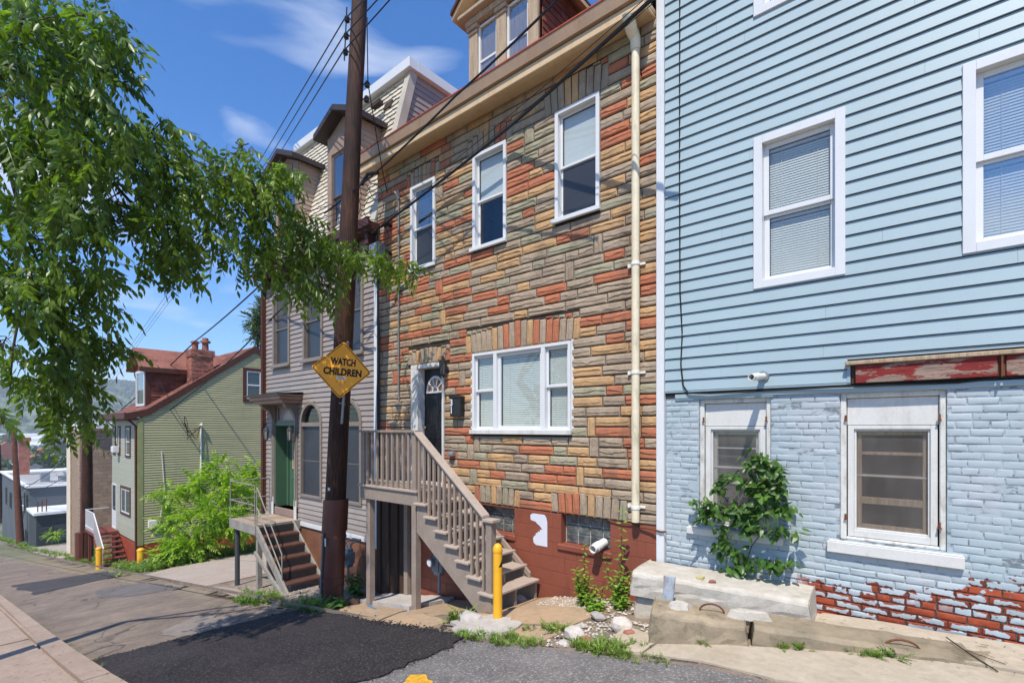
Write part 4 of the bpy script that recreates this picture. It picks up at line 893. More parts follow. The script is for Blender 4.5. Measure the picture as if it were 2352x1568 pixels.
for o in up + [fw]:
    mb = MB(); mb.ring(EF, *o, .1, .0, .04); f = build(mb, 'window', BROWNT, EH); a, b, c, d = o; mb = MB(); mb.ring(EF, a + .1, b - .1, c + .1, d - .1, .05, .0, .03); mb.box(EF, a + .15, b - .15, .0, .03, (c + d) / 2 - .02, (c + d) / 2 + .02) if o != fw else mb.box(EF, (a + b) / 2 - .03, (a + b) / 2 + .03, .0, .03, c + .15, d - .15); build(mb, 'sash', WHITE, f)
    mb = MB(); mb.box(EF, a + .12, b - .12, .0, .012, c + .12, d - .12); build(mb, 'pane', M('far_window_glass', (.035, .04, .045), .1, bump=0, spec=.8), f)
a, b, c, d = sw; mb = MB(); mb.ring(E, a - .13, b + .13, c - .15, d + .15, .15, .0, .05); f = build(mb, 'window', BROWNT, EH); mb = MB(); mb.ring(E, a + .02, b - .02, c, d, .05, .0, .04); mb.box(E, a + .07, b - .07, .0, .04, (c + d) / 2 - .03, (c + d) / 2 + .03); build(mb, 'sash', WHITE, f); mb = MB(); mb.box(E, a + .02, b - .02, .0, .012, c, d); build(mb, 'pane', M('far_window_glass', (.035, .04, .045), .1, bump=0, spec=.8), f)
a, b, c, d = dw; mb = MB(); mb.ring(EF, a, b, c, d, .07, .0, .04); mb.box(EF, a + .07, b - .07, .0, .025, c, c + .8); f = build(mb, 'door', WHITE, EH); mb = MB(); mb.box(EF, a + .15, b - .15, .0, .03, c + .85, d - .12); build(mb, 'pane', M('far_window_glass', (.035, .04, .045), .1, bump=0, spec=.8), f)
mb = MB(); mb.box(EF, -27.12, -26.78, .04, .28, -1.02, -.75); tag(build(mb, 'air_conditioner', WHITE, bevel=.02), 'small white window air conditioner in the olive house upstairs window', 'air conditioner')
# roof slabs
mb = MB(); yp, zp = 9.87, .45 + (9.87 - EY) * slope; ze = .62; pts = [(EY - .42, ze - .02), (EY + .3, ze + .16), (yp, zp + .12)]
X0r, X1r = EX - 4.5, EX + .05
for (ya, za), (yb, zb) in zip(pts[:-1], pts[1:]): mb.box8([(X0r, ya, za), (X1r, ya, za), (X1r, yb, zb), (X0r, yb, zb), (X0r, ya, za - .08), (X1r, ya, za - .08), (X1r, yb, zb - .08), (X0r, yb, zb - .08)])
mb.box8([(X0r, yp, zp + .12), (X1r, yp, zp + .12), (X1r, 14.6, .4), (X0r, 14.6, .4), (X0r, yp, zp + .04), (X1r, yp, zp + .04), (X1r, 14.6, .32), (X0r, 14.6, .32)]); rf = build(mb, 'roof', REDROOF, EH)
mb = MB()
for (ya, za), (yb, zb) in list(zip(pts[:-1], pts[1:])) + [((yp, zp + .12), (14.6, .4))]:
    mb.box8([(X1r, ya, za - .26), (X1r + .03, ya, za - .26), (X1r + .03, yb, zb - .26), (X1r, yb, zb - .26), (X1r, ya, za - .0), (X1r + .03, ya, za), (X1r + .03, yb, zb), (X1r, yb, zb)])
mb.wbox(X0r, X1r, EY - .47, EY - .40, ze - .24, ze + .0); mb.wbox(X0r, X1r, EY - .42, EY, ze - .26, ze - .2); build(mb, 'rake_board', BROWNT, EH)
rr = random.Random(31)
SHR = []
for i in range(24):
    ya = pts[1][0] + i * (yp - pts[1][0]) / 24; za = pts[1][1] + i * (pts[2][1] - pts[1][1]) / 24; dy, dz = (yp - pts[1][0]) / 24, (pts[2][1] - pts[1][1]) / 24; x = X1r
    while x > X0r:
        m2 = MB(); x2 = max(x - rr.uniform(.25, .45), X0r); m2.add([(x2 + .01, ya - .02, za + .015), (x - .0, ya - .02, za + .015), (x, ya + dy, za + dz + .006), (x2 + .01, ya + dy, za + dz + .006), (x2, ya - .02, za), (x, ya - .02, za)], [(0, 1, 2, 3), (4, 5, 1, 0)])
        SHR.append((m2, REDROOF, (x, ya, za), .1)); x = x2
pieces(SHR, 'shingle', rf, 280)
# its dormer and chimney
dx0, dx1, dy0 = -26.7, -25.0, 5.95; dzt, dzr = 2.55, 3.28; xc = (dx0 + dx1) / 2
mb = MB(); mb.wbox(dx0, dx1, dy0, 9.4, .7, dzt); mb.add([(dx0, dy0, dzt), (dx1, dy0, dzt), (xc, dy0, dzr)], [(0, 1, 2)]); dm = build(mb, 'dormer', REDSH, EH)
mb = MB()
for xe in (dx0 - .2, dx1 + .2): mb.box8([(xe, dy0 - .3, dzt - .1), (xc, dy0 - .3, dzr + .06), (xc, dy0 - .3, dzr + .14), (xe, dy0 - .3, dzt - .02), (xe, 9.9, dzt - .1), (xc, 9.9, dzr + .06), (xc, 9.9, dzr + .14), (xe, 9.9, dzt - .02)])
build(mb, 'dormer_roof', REDROOF, dm); mb = MB(); mb.wbox(dx1 + .2, dx1 + .22, dy0 - .3, 9.2, dzt - .22, dzt - .02); mb.wbox(dx1 - .12, dx1 + .03, dy0 - .04, dy0 + .12, .8, dzt); build(mb, 'dormer_trim', BROWNT, dm)
mb = MB(); mb.ring(front(dy0), dx0 + .25, dx1 - .15, .95, dzt - .1, .1, .0, .05); build(mb, 'window', WHITE, dm); mb = MB(); mb.box(front(dy0), dx0 + .3, dx1 - .2, .0, .02, 1.0, dzt - .15); build(mb, 'pane', GLASSR, dm)
SS = side(dx1); SHR = []
for i in range(14):
    z = .85 + i * .125; y = dy0 + .12 - (i % 2) * .15
    while y < 9.2:
        if z > .40 + (y + .3 - EY) * slope - .1: m2 = MB(); m2.add([SS(y + .006, .025, z), SS(y + .3, .025, z), SS(y + .3, .006, z + .13), SS(y + .006, .006, z + .13), SS(y, 0, z), SS(y + .3, 0, z)], [(0, 1, 2, 3), (4, 5, 1, 0)]); build(m2, 'shingle', REDSH, dm, origin=SS(y, 0, z))
        y += .3
cx0, cx1, cy0, cy1, cz = -24.95, -24.25, 7.38, 8.2, 3.1
mb = MB(); mb.wbox(cx0 + .01, cx1 - .01, cy0 + .01, cy1 - .01, 1.2, cz + .3); chm = build(mb, 'chimney', M('chimney_mortar', (.30, .20, .15), .9), EH)
rr = random.Random(4); z = 1.3; r = 0
while z < cz + .28:
    gx = .05 if z > cz else 0
    for fr_, w0, w1 in ((side(cx1 + gx), cy0 - gx, cy1 + gx), (front(cy0 - gx), cx0 - gx, cx1 + gx)):
        s = w0 - (r % 2) * .1
        while s < w1 - .01:
            a, b = max(s, w0), min(s + .2, w1); s += .21
            if b - a > .03: m2 = MB(); m2.box(fr_, a, b, -.05, rr.uniform(.0, .02), z, z + .062); build(m2, 'brick', REDBRK, chm, origin=fr_(a, 0, z))
    z += .075; r += 1
mb = MB(); mb.lathe((-24.6, 7.6, cz + .3), [(.12, 0), (.12, .28), (.17, .3), (.17, .36), (.09, .4)], 12); mb.lathe((-24.6, 8.0, cz + .3), [(.13, 0), (.12, .34), (.2, .36), (.2, .44), (.12, .46), (.12, .56)], 12); build(mb, 'chimney_pot', REDBRK, chm, smooth=True)
mb = MB(); mb.tube([E(7.62, .05, .1), E(7.62, .05, -3.6)], .035, 8); mb.tube([E(7.62, .05, .1), E(7.62, .12, .18), E(7.55, .2, .12)], .05, 8); mb.tube([E(6.2, .05, -.9), E(6.3, .05, -2.5), E(6.1, .05, -4.0)], .012, 5)
build(mb, 'service_conduit', PVCW, EH, smooth=True)
mb = MB()
for k in range(5): q = random.Random(k); mb.tube([E(7.6, .12, .1), E(7.2 + q.uniform(-.2, .2), .25, -.1 - q.random() * .4), E(7.0 + q.uniform(-.2, .1), .35, .25), E(6.95, .3, .5)], .012, 4)
build(mb, 'service_loops', CABLE, EH)
mb = MB(); mb.wbox(EX + .01, EX + .12, 5.75, 6.05, -3.95, -3.65); build(mb, 'meter_box', PVCW, EH, bevel=.01)
mb = MB(); mb.tube([EF(EX - .2, .45, .42), EF(EX - .12, .25, .3), EF(EX - .05, .08, .1), EF(EX - .05, .07, -5.4)], .045, 8); build(mb, 'downspout', BROWNT, EH)
st = thing('front_steps', (-26.4, 4.95, -5.6), 'red painted wooden steps and stoop with white railing at the olive house door', 'steps')
mb = MB(); mb.wbox(-28.6, -26.9, 4.55, 5.40, -4.5, -4.38); build(mb, 'platform', STEPRED, st, bevel=.01)
for x, y in ((-28.5, 4.65), (-27.0, 4.65), (-27.0, 5.3)): mb = MB(); mb.wbox(x, x + .1, y, y + .1, -6.2, -4.5); build(mb, 'post', STEPRED, st)
for i in range(6):
    mb = MB(); x = -26.9 + i * .27; z = -4.56 - i * .17; mb.wbox(x, x + .3, 4.6, 5.38, z - .04, z); build(mb, 'step', STEPRED, st)
for y in (4.56, 5.36): mb = MB(); mb.add([(-26.9, y, -4.5), (-25.1, y, -5.63), (-25.3, y, -5.75), (-26.9, y, -4.75), (-26.9, y + .04, -4.5), (-25.1, y + .04, -5.63), (-25.3, y + .04, -5.75), (-26.9, y + .04, -4.75)], [(0, 1, 2, 3), (7, 6, 5, 4), (0, 4, 5, 1), (3, 2, 6, 7), (1, 5, 6, 2)]); build(mb, 'stringer', STEPRED, st)
mb = MB()
for a, b in (((-28.6, 4.58, -3.55), (-27.0, 4.58, -3.55)), ((-28.6, 4.58, -4.25), (-27.0, 4.58, -4.25)), ((-27.0, 4.58, -3.55), (-25.2, 4.58, -4.75)), ((-28.6, 4.58, -3.55), (-28.6, 5.4, -3.55))): mb.tube([a, b], .025, 4)
for k in range(12): x = -28.6 + k * .145; mb.tube([(x, 4.58, -4.38), (x, 4.58, -3.55)], .015, 4)
for k in range(10): x = -26.9 + k * .18; mb.tube([(x, 4.58, -4.5 - (x + 26.9) * .63), (x, 4.58, -3.6 - (x + 26.9) * .66)], .015, 4)
build(mb, 'railing', WHITE, st)
# ================================================================== BLOCK BUILDING, DARK GARAGE, WAREHOUSE
CB = thing('block_building', (-36, 5.3, -7), 'tall windowless tan concrete block building beyond the olive house', 'building')
mb = MB(); mb.wbox(-38.5, -34.81, 5.31, 13, -7.6, 0.0); build(mb, 'wall', CMUM, CB)
BL = []; rr = random.Random(6)
for r in range(38):
    z = -7.5 + r * .2
    if z > -.15: break
    for fr_, w0, w1 in ((side(-34.81), 5.31, 8.2), (front(5.31), -37.6, -34.81)):
        s = w0 - (r % 2) * .2
        while s < w1 - .02:
            a, b = max(s, w0), min(s + .4, w1); s += .4
            if b - a > .05: m2 = MB(); m2.box(fr_, a + .011, b - .011, -.02, .012 + rr.uniform(0, .004), z + .011, z + .189); BL.append((m2, CMU, fr_(a, 0, z), (b - a) * .2 if fr_(0, 1, 0)[0] == 1 - 34.81 else .03))
pieces(BL, 'block', CB, 300)
mb = MB(); mb.wbox(-38.7, -34.5, 5.55, 13.2, .0, .32); build(mb, 'roof_edge', ROOFW, CB, bevel=.02)
mb = MB(); mb.tube([(-36.9, 5.25, -7.3), (-36.9, 5.25, .0)], .06, 6); build(mb, 'downspout', PVC, CB)
DG = thing('garage', (-55, 8, -9), 'low charcoal painted garage with flat white roof and boarded door', 'garage')
mb = MB(); mb.wbox(-57.3, -53.5, 5.6, 12, -10, -6.75); build(mb, 'wall', CHAR, DG); mb = MB(); mb.wbox(-57.3, -53.25, 5.4, 12.2, -6.75, -6.5); build(mb, 'roof', ROOFW, DG, bevel=.03)
G = side(-53.5); mb = MB(); mb.ring(G, 6.5, 8.6, -8.9, -6.95, .08, .0, .05); dg = build(mb, 'garage_door', CHAR, DG)
for k in range(4): mb = MB(); mb.box(G, 6.58, 8.52, .0, .03, -8.88 + k * .46, -8.45 + k * .46); build(mb, 'door_panel', CHAR, dg)
for k in range(8): mb = MB(); mb.box(G, 5.6, 6.48, .0, .012, -9.0 + k * .27, -8.77 + k * .27); build(mb, 'wall_board', CHAR, DG)
for k in range(3): mb = MB(); mb.tube([(-53.6, 5.7 + k * .25, -6.5), (-53.6, 5.7 + k * .25, -5.7 + k * .1)], .04, 5); build(mb, 'roof_pipe', RUST, DG)
WH = thing('warehouse', (-68, 12, -10), 'long dark grey warehouse with flat white roof stepping down the street', 'warehouse')
mb = MB(); mb.wbox(-80, -57.4, 5.6, 22, -14, -4.9); build(mb, 'wall', M('warehouse_grey_paint', (.105, .12, .13), .6, .12, .4, .05), WH); mb = MB(); mb.wbox(-80.2, -57.2, 5.4, 22.2, -4.9, -4.72); build(mb, 'roof', ROOFW, WH)
WFr = front(5.6)
for (a, b, c, d) in ((-58.9, -58.1, -6.9, -5.6), (-60.6, -60.0, -7.3, -5.5), (-59.8, -59.3, -9.6, -8.6), (-58.6, -58.2, -9.6, -8.6), (-72, -70.5, -8.0, -6.4), (-76, -74.8, -8, -6.2)): mb = MB(); mb.ring(WFr, a, b, c, d, .08, .0, .05); f = build(mb, 'window', CHAR, WH); mb = MB(); mb.box(WFr, a + .08, b - .08, .0, .02, c + .08, d - .08); build(mb, 'pane', DARK, f)
mb = MB(); mb.box(WFr, -61.7, -60.9, .0, .4, -7.2, -6.7); build(mb, 'wall_unit', ROOFW, WH, bevel=.03)
mb = MB(); mb.wbox(-72.3, -71.5, 6.2, 7.0, -4.75, -1.0); mb.wbox(-72.4, -71.4, 6.1, 7.1, -1.3, -.9); ck = build(mb, 'chimney', REDBRK, WH)
mb = MB()
for k in range(14): mb.wbox(-57.9 - k * 1.3, -57.85 - k * 1.3, 5.6, 22, -4.72, -4.66)
build(mb, 'roof_seam', M('dirty_roof_seam', (.30, .28, .26), .8), WH)
mb = MB(); mb.lathe((-60, 8, -4.72), [(.3, 0), (.3, .5), (.45, .55), (.1, .9)], 10); mb.wbox(-64, -62.8, 9, 10, -4.72, -4.1); mb.wbox(-61, -60.2, 6.6, 7.2, -4.72, -3.9); build(mb, 'roof_vent', GALV, WH)
# ================================================================== WOODEN STAIRCASE at the black door
ST_ = thing('wooden_staircase', (-6, 5.3, -2.7), 'taupe painted wooden staircase and landing leading up to the black front door', 'staircase')
YO, YI = 4.80, 5.74; LZ = -.93; lx0, lx1 = -7.51, -6.0
def B(name, x0, x1, y0, y1, z0, z1, mt=TAUPEP, par=ST_, bev=.004): mb = MB(); mb.wbox(x0, x1, y0, y1, z0, z1); return build(mb, name, mt, par, bevel=bev, origin=((x0 + x1) / 2, y0, z0))
B('rim_board', lx0, lx1, YO, YO + .04, LZ - .24, LZ - .035); B('rim_board', lx0, lx0 + .04, YO + .04, YI, LZ - .24, LZ - .035); B('rim_board', lx1 - .04, lx1, YO + .04, YI, LZ - .24, LZ - .035)
n = 7
for k in range(n): a = YO - .03 + k * (YI - YO + .03) / n; B('deck_board', lx0 - .03, lx1 + .02, a, a + (YI - YO + .03) / n - .006, LZ - .035, LZ, TREADP)
for (x, y, zb) in ((-7.40, YO + .045, -2.98), (-6.13, YO - .0, -2.76), (-7.40, YI - .12, -3.1)): B('support_post', x, x + .105, y, y + .105, zb, LZ - (.04 if y > YO + .01 else .24))
for (x, y) in ((-7.49, YO + .0), (-6.12, YO + .0), (-7.49, YI - .1)): B('rail_post', x, x + .09, y, y + .09, LZ, LZ + .87)
B('top_rail', lx0 - .02, lx1 + .0, YO - .03, YO + .11, LZ + .87, LZ + .905); B('bottom_rail', lx0 + .08, lx1 - .1, YO + .03, YO + .07, LZ + .06, LZ + .10)
B('top_rail', lx0 - .02, lx0 + .09, YO + .11, YI, LZ + .87, LZ + .905)
for k in range(9): x = -7.33 + k * .138; B('baluster', x, x + .04, YO - .005, YO + .035, LZ - .02, LZ + .87, bev=.003)
for k in range(6): y = YO + .16 + k * .13; B('baluster', lx0 + .02, lx0 + .06, y, y + .04, LZ + .0, LZ + .87, bev=.003)
NT, RUN, RISE = 7, .2235, .1748
def incl(name, x0, z0, x1, z1, y0, y1, h, mt=TAUPEP):
    mb = MB(); mb.box8([(x0, y0, z0 - h), (x1, y0, z1 - h), (x1, y0, z1), (x0, y0, z0), (x0, y1, z0 - h), (x1, y1, z1 - h), (x1, y1, z1), (x0, y1, z0)]); return build(mb, name, mt, ST_, bevel=.004, origin=(x0, y0, z0))
for y in (YO, 5.24, YI - .05):     # saw-tooth stringers
    mb = MB(); top = [(lx1, LZ - .04)]
    for k in range(1, NT + 1): x = lx1 + (k - 1) * RUN; z = LZ - k * RISE - .035; top += [(x + .02, z), (x + RUN - .005, z)]
    top = [(lx1, LZ - .24 + .2)] + top[1:]; xe = lx1 + NT * RUN
    bot = [(xe - .01, LZ - NT * RISE - .32), (xe - .22, LZ - NT * RISE - .34), (lx1, LZ - .62)]
    poly = top + bot; bm = bmesh.new(); vs = [bm.verts.new((p[0], y, p[1])) for p in poly]; f = bm.faces.new(vs); r = bmesh.ops.extrude_face_region(bm, geom=[f]); bmesh.ops.translate(bm, vec=(0, .045, 0), verts=[v for v in r['geom'] if isinstance(v, bmesh.types.BMVert)]); bmesh.ops.recalc_face_normals(bm, faces=bm.faces); bmesh.ops.triangulate(bm, faces=bm.faces)
    mb.v = [tuple(v.co) for v in bm.verts]; mb.f = [tuple(v.index for v in f.verts) for f in bm.faces] if bm.verts.index_update() is None else []; mb.m = [0] * len(mb.f); bm.free(); build(mb, 'stringer', TAUPEP, ST_)
for k in range(1, NT + 1):
    x = lx1 + (k - 1) * RUN; z = LZ - k * RISE
    B('tread', x - .01, x + RUN + .035, YO - .06, YI - .0, z - .035, z, TREADP, bev=.006)
xe = lx1 + NT * RUN; zb = LZ - NT * RISE
B('newel_post', xe - .13, xe - .03, YO - .01, YO + .09, zb - .25, zb + .93)
sl = RISE / RUN
incl('handrail', lx1 - .02, LZ + .90, xe - .16, LZ + .90 - sl * (xe - .14 - lx1) + .0, YO - .04, YO + .10, .038, TREADP); mb = MB(); mb.wbox(xe - .17, xe + .02, YO - .04, YO + .12, zb + .93, zb + .968); build(mb, 'newel_cap', TREADP, ST_, bevel=.004)
incl('sub_rail', lx1, LZ + .845, xe - .12, LZ + .845 - sl * (xe - .12 - lx1), YO + .0, YO + .04, .075)
incl('low_rail', lx1, LZ + .0, xe - .1, LZ + .0 - sl * (xe - .1 - lx1), YI - .06, YI - .02, .10); incl('low_rail', lx1 + .05, LZ - .02, xe - .12, LZ - .02 - sl * (xe - .17 - lx1), YO + .06, YO + .10, .07)
for k in range(13):
    x = lx1 + .03 + k * .1105
    B('baluster', x, x + .038, YO - .005, YO + .033, LZ - RISE * math.floor((x - lx1) / RUN + 1) + .0, LZ + .85 - sl * (x - lx1) - .02, bev=.003)
for k in range(2): B('cellar_board', -7.6 + k * .26, -7.42 + k * .26, 5.70, 5.76, -3.0, -1.22, WOODD)
for k in range(6): B('cellar_plank', -8.30 + k * .135, -8.18 + k * .135, 5.66 + (k % 2) * .03, 5.72 + (k % 2) * .03, -3.15, -1.2, WOODD)
# ================================================================== STEEL PORCH at the green door
SP = thing('steel_porch', (-12.3, 5.2, -3.8), 'weathered steel porch with pipe rails and red metal treads at the green door', 'porch')
px0, px1, py0, py1, pz = -13.0, -11.55, 4.74, 5.78, -2.15
def SB(name, x0, x1, y0, y1, z0, z1, mt=STEELP, bev=.004): return B(name, x0, x1, y0, y1, z0, z1, mt, SP, bev)
SB('deck_plate', px0 + .03, px1 - .03, py0 + .03, py1, pz - .05, pz - .01, M('worn_tan_deck', (.33, .25, .18), .8, .2, 3, .1))
SB('channel_beam', px0, px1, py0, py0 + .03, pz - .21, pz + .0); SB('channel_beam', px1 - .03, px1, py0 + .03, py1, pz - .21, pz); SB('channel_beam', px0, px0 + .03, py0 + .03, py1, pz - .21, pz)
for x, y, r_, mt in ((px0 + .17, py0 + .12, .055, CHAR), (px1 - .07, py0 + .12, .07, STEELP)): mb = MB(); mb.tube([(x, y, g(x, y) - .15), (x, y, pz - .2)], r_, 10 if mt is CHAR else 4); build(mb, 'post', mt, SP, smooth=mt is CHAR)
mb = MB(); mb.lathe((-12.15, 5.42, pz - .01), [(.0, 0), (.42, 0), (.42, .02), (.40, .025), (0, .025)], 24); build(mb, 'round_mat', M('dark_rubber_mat', (.03, .025, .022), .9, bump=.5), SP)
sx1, sz1 = -10.12, -3.38
for y in (py0 + .02, 5.58):
    mb = MB(); mb.box8([(px1, y, pz - .24), (sx1, y, sz1 - .12), (sx1 + .1, y, sz1), (px1, y, pz - .0), (px1, y + .05, pz - .24), (sx1, y + .05, sz1 - .12), (sx1 + .1, y + .05, sz1), (px1, y + .05, pz)]); build(mb, 'stringer', STEELP, SP, bevel=.005)
mb = MB(); mb.box8([(px1 + .02, py0 - .03, pz - .62), (sx1 - .1, py0 - .03, sz1 - .10), (sx1 - .02, py0 - .03, sz1 - .04), (px1 + .02, py0 - .03, pz - .55), (px1 + .02, py0 + .02, pz - .62), (sx1 - .1, py0 + .02, sz1 - .10), (sx1 - .02, py0 + .02, sz1 - .04), (px1 + .02, py0 + .02, pz - .55)]); build(mb, 'brace_bar', STEELP, SP)
for k in range(5):
    x = px1 + .07 + k * .262; z = pz - .21 - k * .205; SB('tread', x, x + .25, py0 + .07, 5.58, z - .02, z, REDTREAD); SB('nosing', x + .25, x + .262, py0 + .07, 5.58, z - .035, z + .004, RUST)
    SB('riser', x + .0, x + .006, py0 + .07, 5.58, z, z + .17, M('dark_riser', (.035, .03, .03), .6))
mb = MB(); r_ = .013; H = .90
for x, y in ((px0 + .02, py0 + .02), (px1 - .05, py0 + .02), (px0 + .02, py1 - .1)): mb.tube([(x, y, pz - .02), (x, y, pz + H)], r_, 6)
for h in (.9, .45): mb.tube([(px1 - .05, py0 + .02, pz + h * .98), (px0 + .02, py0 + .02, pz + h), (px0 + .02, py1 - .1, pz + h)], r_, 6)
mb.tube([(px1 + .0, py0 + .04, pz), (px1, py0 + .04, pz + .85)], r_, 6)
mb.tube([(px1 + .0, py0 + .04, pz + .85), (px1 + .06, py0 + .04, pz + .80), (sx1 - .22, py0 + .04, sz1 + .78), (sx1 - .22, py0 + .04, sz1 + .12)], r_, 6)
mb.tube([(px1, py0 + .04, pz + .40), (px1 + .06, py0 + .04, pz + .36), (sx1 - .22, py0 + .04, sz1 + .42)], r_, 6)
build(mb, 'pipe_rail', STEELP, SP, smooth=True)
# ================================================================== POLES AND SIGN
def pole_at(base, top, r0, r1, label, name='utility_pole'):
    t = thing(name, base, label, 'utility pole', 'wooden utility poles along the street'); b, q = Vector(base), Vector(top); n = 12; pts = []; rs = []
    for i in range(n + 1):
        f = i / n; p = b.lerp(q, f); p += Vector((random.uniform(-.008, .008), random.uniform(-.008, .008), 0)); pts.append(p); rs.append(r0 + (r1 - r0) * f + random.uniform(-.004, .004))
    mb = MB(); mb.tube(pts, rs, 20); build(mb, 'pole_shaft', POLE, t, smooth=True); return t
PB = Vector((-8.16, 4.62, -3.25)); PT = Vector((-7.45, 4.88, 9.6))
UP = pole_at(PB, PT, .190, .112, 'thick dark leaning utility pole with brown guard and yellow sign beside the stairs')
def onpole(z): return PB.lerp(PT, (z - PB.z) / (PT.z - PB.z))
rad = lambda z: .190 + (.112 - .190) * (z - PB.z) / (PT.z - PB.z)
mb = MB()
def shellarc(z0, z1, dr, a0, a1, n=12):
    for i in range(n):
        t0, t1 = a0 + (a1 - a0) * i / n, a0 + (a1 - a0) * (i + 1) / n
        q = lambda z, t, e: tuple(onpole(z) + Vector((math.cos(t) * (rad(z) + e), math.sin(t) * (rad(z) + e), 0)))
        mb.box8([q(z0, t0, dr), q(z0, t1, dr), q(z1, t1, dr), q(z1, t0, dr), q(z0, t0, 0), q(z0, t1, 0), q(z1, t1, 0), q(z1, t0, 0)])
cang = math.atan2(-PB.y, -PB.x)
shellarc(-3.12, -1.72, .018, cang - .75, cang + 2.0); shellarc(-1.78, -1.22, .038, cang - 1.25, cang + 1.5); build(mb, 'cable_guard', GUARD, UP, smooth=True)
mb = MB()
for z in (-2.75, -2.62, -1.9): shellarc(z, z + .035, .03, 0, 6.2832, 20)
build(mb, 'strap', GUARD, UP)
for z, s in ((7.0, 1), (6.72, 1), (6.45, 1), (5.9, -1), (5.65, -1)):
    mb = MB(); p = onpole(z); o = Vector((-.7592, -.6509, 0)) * s * (.16); mb.lathe(p + o * 1.25 + Vector((0, 0, -.06)), [(.02, 0), (.045, .02), (.035, .05), (.05, .07), (.03, .11), (.0, .13)], 8); mb.tube([p, p + o * 1.3], .014, 5); build(mb, 'insulator', BLACKP, UP, smooth=True)
mb = MB(); mb.tube([onpole(7.2) + Vector((-.16, -.14, 0)), onpole(6.3) + Vector((-.16, -.14, 0))], .012, 5); build(mb, 'insulator_rod', BLACKP, UP, smooth=True)
mb = MB(); p = onpole(-1.05) + Vector((.13, -.20, 0)); mb.wbox(p.x - .02, p.x + .02, p.y - .02, p.y, p.z, p.z + .05); p = onpole(-2.0) + Vector((.12, -.21, 0)); mb.wbox(p.x - .03, p.x + .0, p.y - .01, p.y, p.z, p.z + .13); build(mb, 'pole_tag', PVCW, UP)
mb = MB(); mb.tube([onpole(-3.1) + Vector((.02, -.215, 0)), onpole(-1.8) + Vector((.0, -.215, 0))], .014, 5); build(mb, 'ground_wire_strip', CABLEG, UP)
# sign
SZ = .685; half = SZ / 2; sc_ = Vector((-7.67, 4.55, .985)); nrm = Vector((.84, -.54, .02)).normalized(); ux = Vector((0, 0, 1)).cross(nrm).normalized(); uz = nrm.cross(ux)
rt = R(-4.5); ux, uz = ux * math.cos(rt) + uz * math.sin(rt), uz * math.cos(rt) - ux * math.sin(rt)
SG = thing('warning_sign', sc_, 'yellow diamond sign reading WATCH CHILDREN fixed to the leaning pole', 'sign')
def sp(a, b, d=0): return sc_ + ux * a + uz * b + nrm * d
def diamond(h, rc, d0, d1):
    pts = []
    for k in range(4):
        th = math.pi / 2 * k + math.pi / 2; cx_, cy_ = math.cos(th) * (h - rc * 1.41421), math.sin(th) * (h - rc * 1.41421)
        for j in range(6): t = th - math.pi / 4 + math.pi / 2 * j / 5; pts.append((cx_ + math.cos(t) * rc, cy_ + math.sin(t) * rc))
    mb = MB(); n = len(pts); mb.add([sp(a, b, d1) for a, b in pts] + [sp(a, b, d0) for a, b in pts], [tuple(range(n)), tuple(range(2 * n - 1, n - 1, -1))] + [(i, n + i, n + (i + 1) % n, (i + 1) % n) for i in range(n)]); return mb
hd = SZ / math.sqrt(2)
build(diamond(hd, .04, -.004, 0), 'plate', SIDEY, SG); build(diamond(hd - .022, .034, .0005, .003), 'border', BLACKF, SG); build(diamond(hd - .038, .028, .0035, .006), 'face', SIDEY, SG)
def text(s, a, b, size, sx, parent, mt, d=.009, thick=.006, name='lettering', org=None, U=None, V=None, Nn=None, fit=None):
    cu = bpy.data.curves.new('txt', 'FONT'); cu.body = s; cu.size = size; cu.align_x = 'CENTER'; cu.align_y = 'CENTER'; cu.offset = thick; cu.resolution_u = 3
    to = bpy.data.objects.new('txt', cu); COL.objects.link(to); bpy.context.view_layer.update(); me = bpy.data.meshes.new_from_object(to.evaluated_get(bpy.context.evaluated_depsgraph_get())); bpy.data.objects.remove(to); bpy.data.curves.remove(cu)
    fx = 1; fy = 1
    if fit: xs = [v.co.x for v in me.vertices]; ys = [v.co.y for v in me.vertices]; fx = fit[0] / (max(xs) - min(xs)) / sx; fy = fit[1] / (max(ys) - min(ys))
    mb = MB(); org = org or sc_; U = U or ux; V = V or uz; Nn = Nn or nrm
    mb.v = [tuple(org + U * (a + v.co.x * sx * fx) + V * (b + v.co.y * fy) + Nn * d) for v in me.vertices]; mb.f = [tuple(p.vertices) for p in me.polygons]; mb.m = [0] * len(mb.f); return build(mb, name, mt, parent)
text('WATCH', .02, .13, .125, .82, SG, BLACKF, thick=.0055, fit=(.40, .125)); text('CHILDREN', .02, -.04, .125, .79, SG, BLACKF, thick=.0055, fit=(.61, .125))
mb = MB(); q = [sp(-.075, -.165, .009), sp(.075, -.165, .009), sp(.075, -.118, .009), sp(-.075, -.118, .009)]; mb.add(q, [(0, 1, 2, 3)]); build(mb, 'sticker', WHITE, SG)
mb = MB(); rr = random.Random(8)
for yy in (-.133, -.152):
    a = -.05
    while a < .05: w_ = rr.uniform(.006, .014); mb.add([sp(a, yy - .003, .012), sp(a + w_, yy - .003, .012), sp(a + w_, yy + .004, .012), sp(a, yy + .004, .012)], [(0, 1, 2, 3)]); a += w_ + .003
for a, b in ((-.06, -.205), (.005, -.205), (.07, -.205), (-.005, -.235)): mb.add([sp(a - .012, b - .003, .012), sp(a + .012, b - .003, .012), sp(a + .012, b + .003, .012), sp(a - .012, b + .003, .012)], [(0, 1, 2, 3)])
build(mb, 'fine_print', BLACKF, SG)
mb = MB()
for b in (.22, -.27): mb.tube([sp(0, b, .0), sp(0, b, .014)], .009, 8)
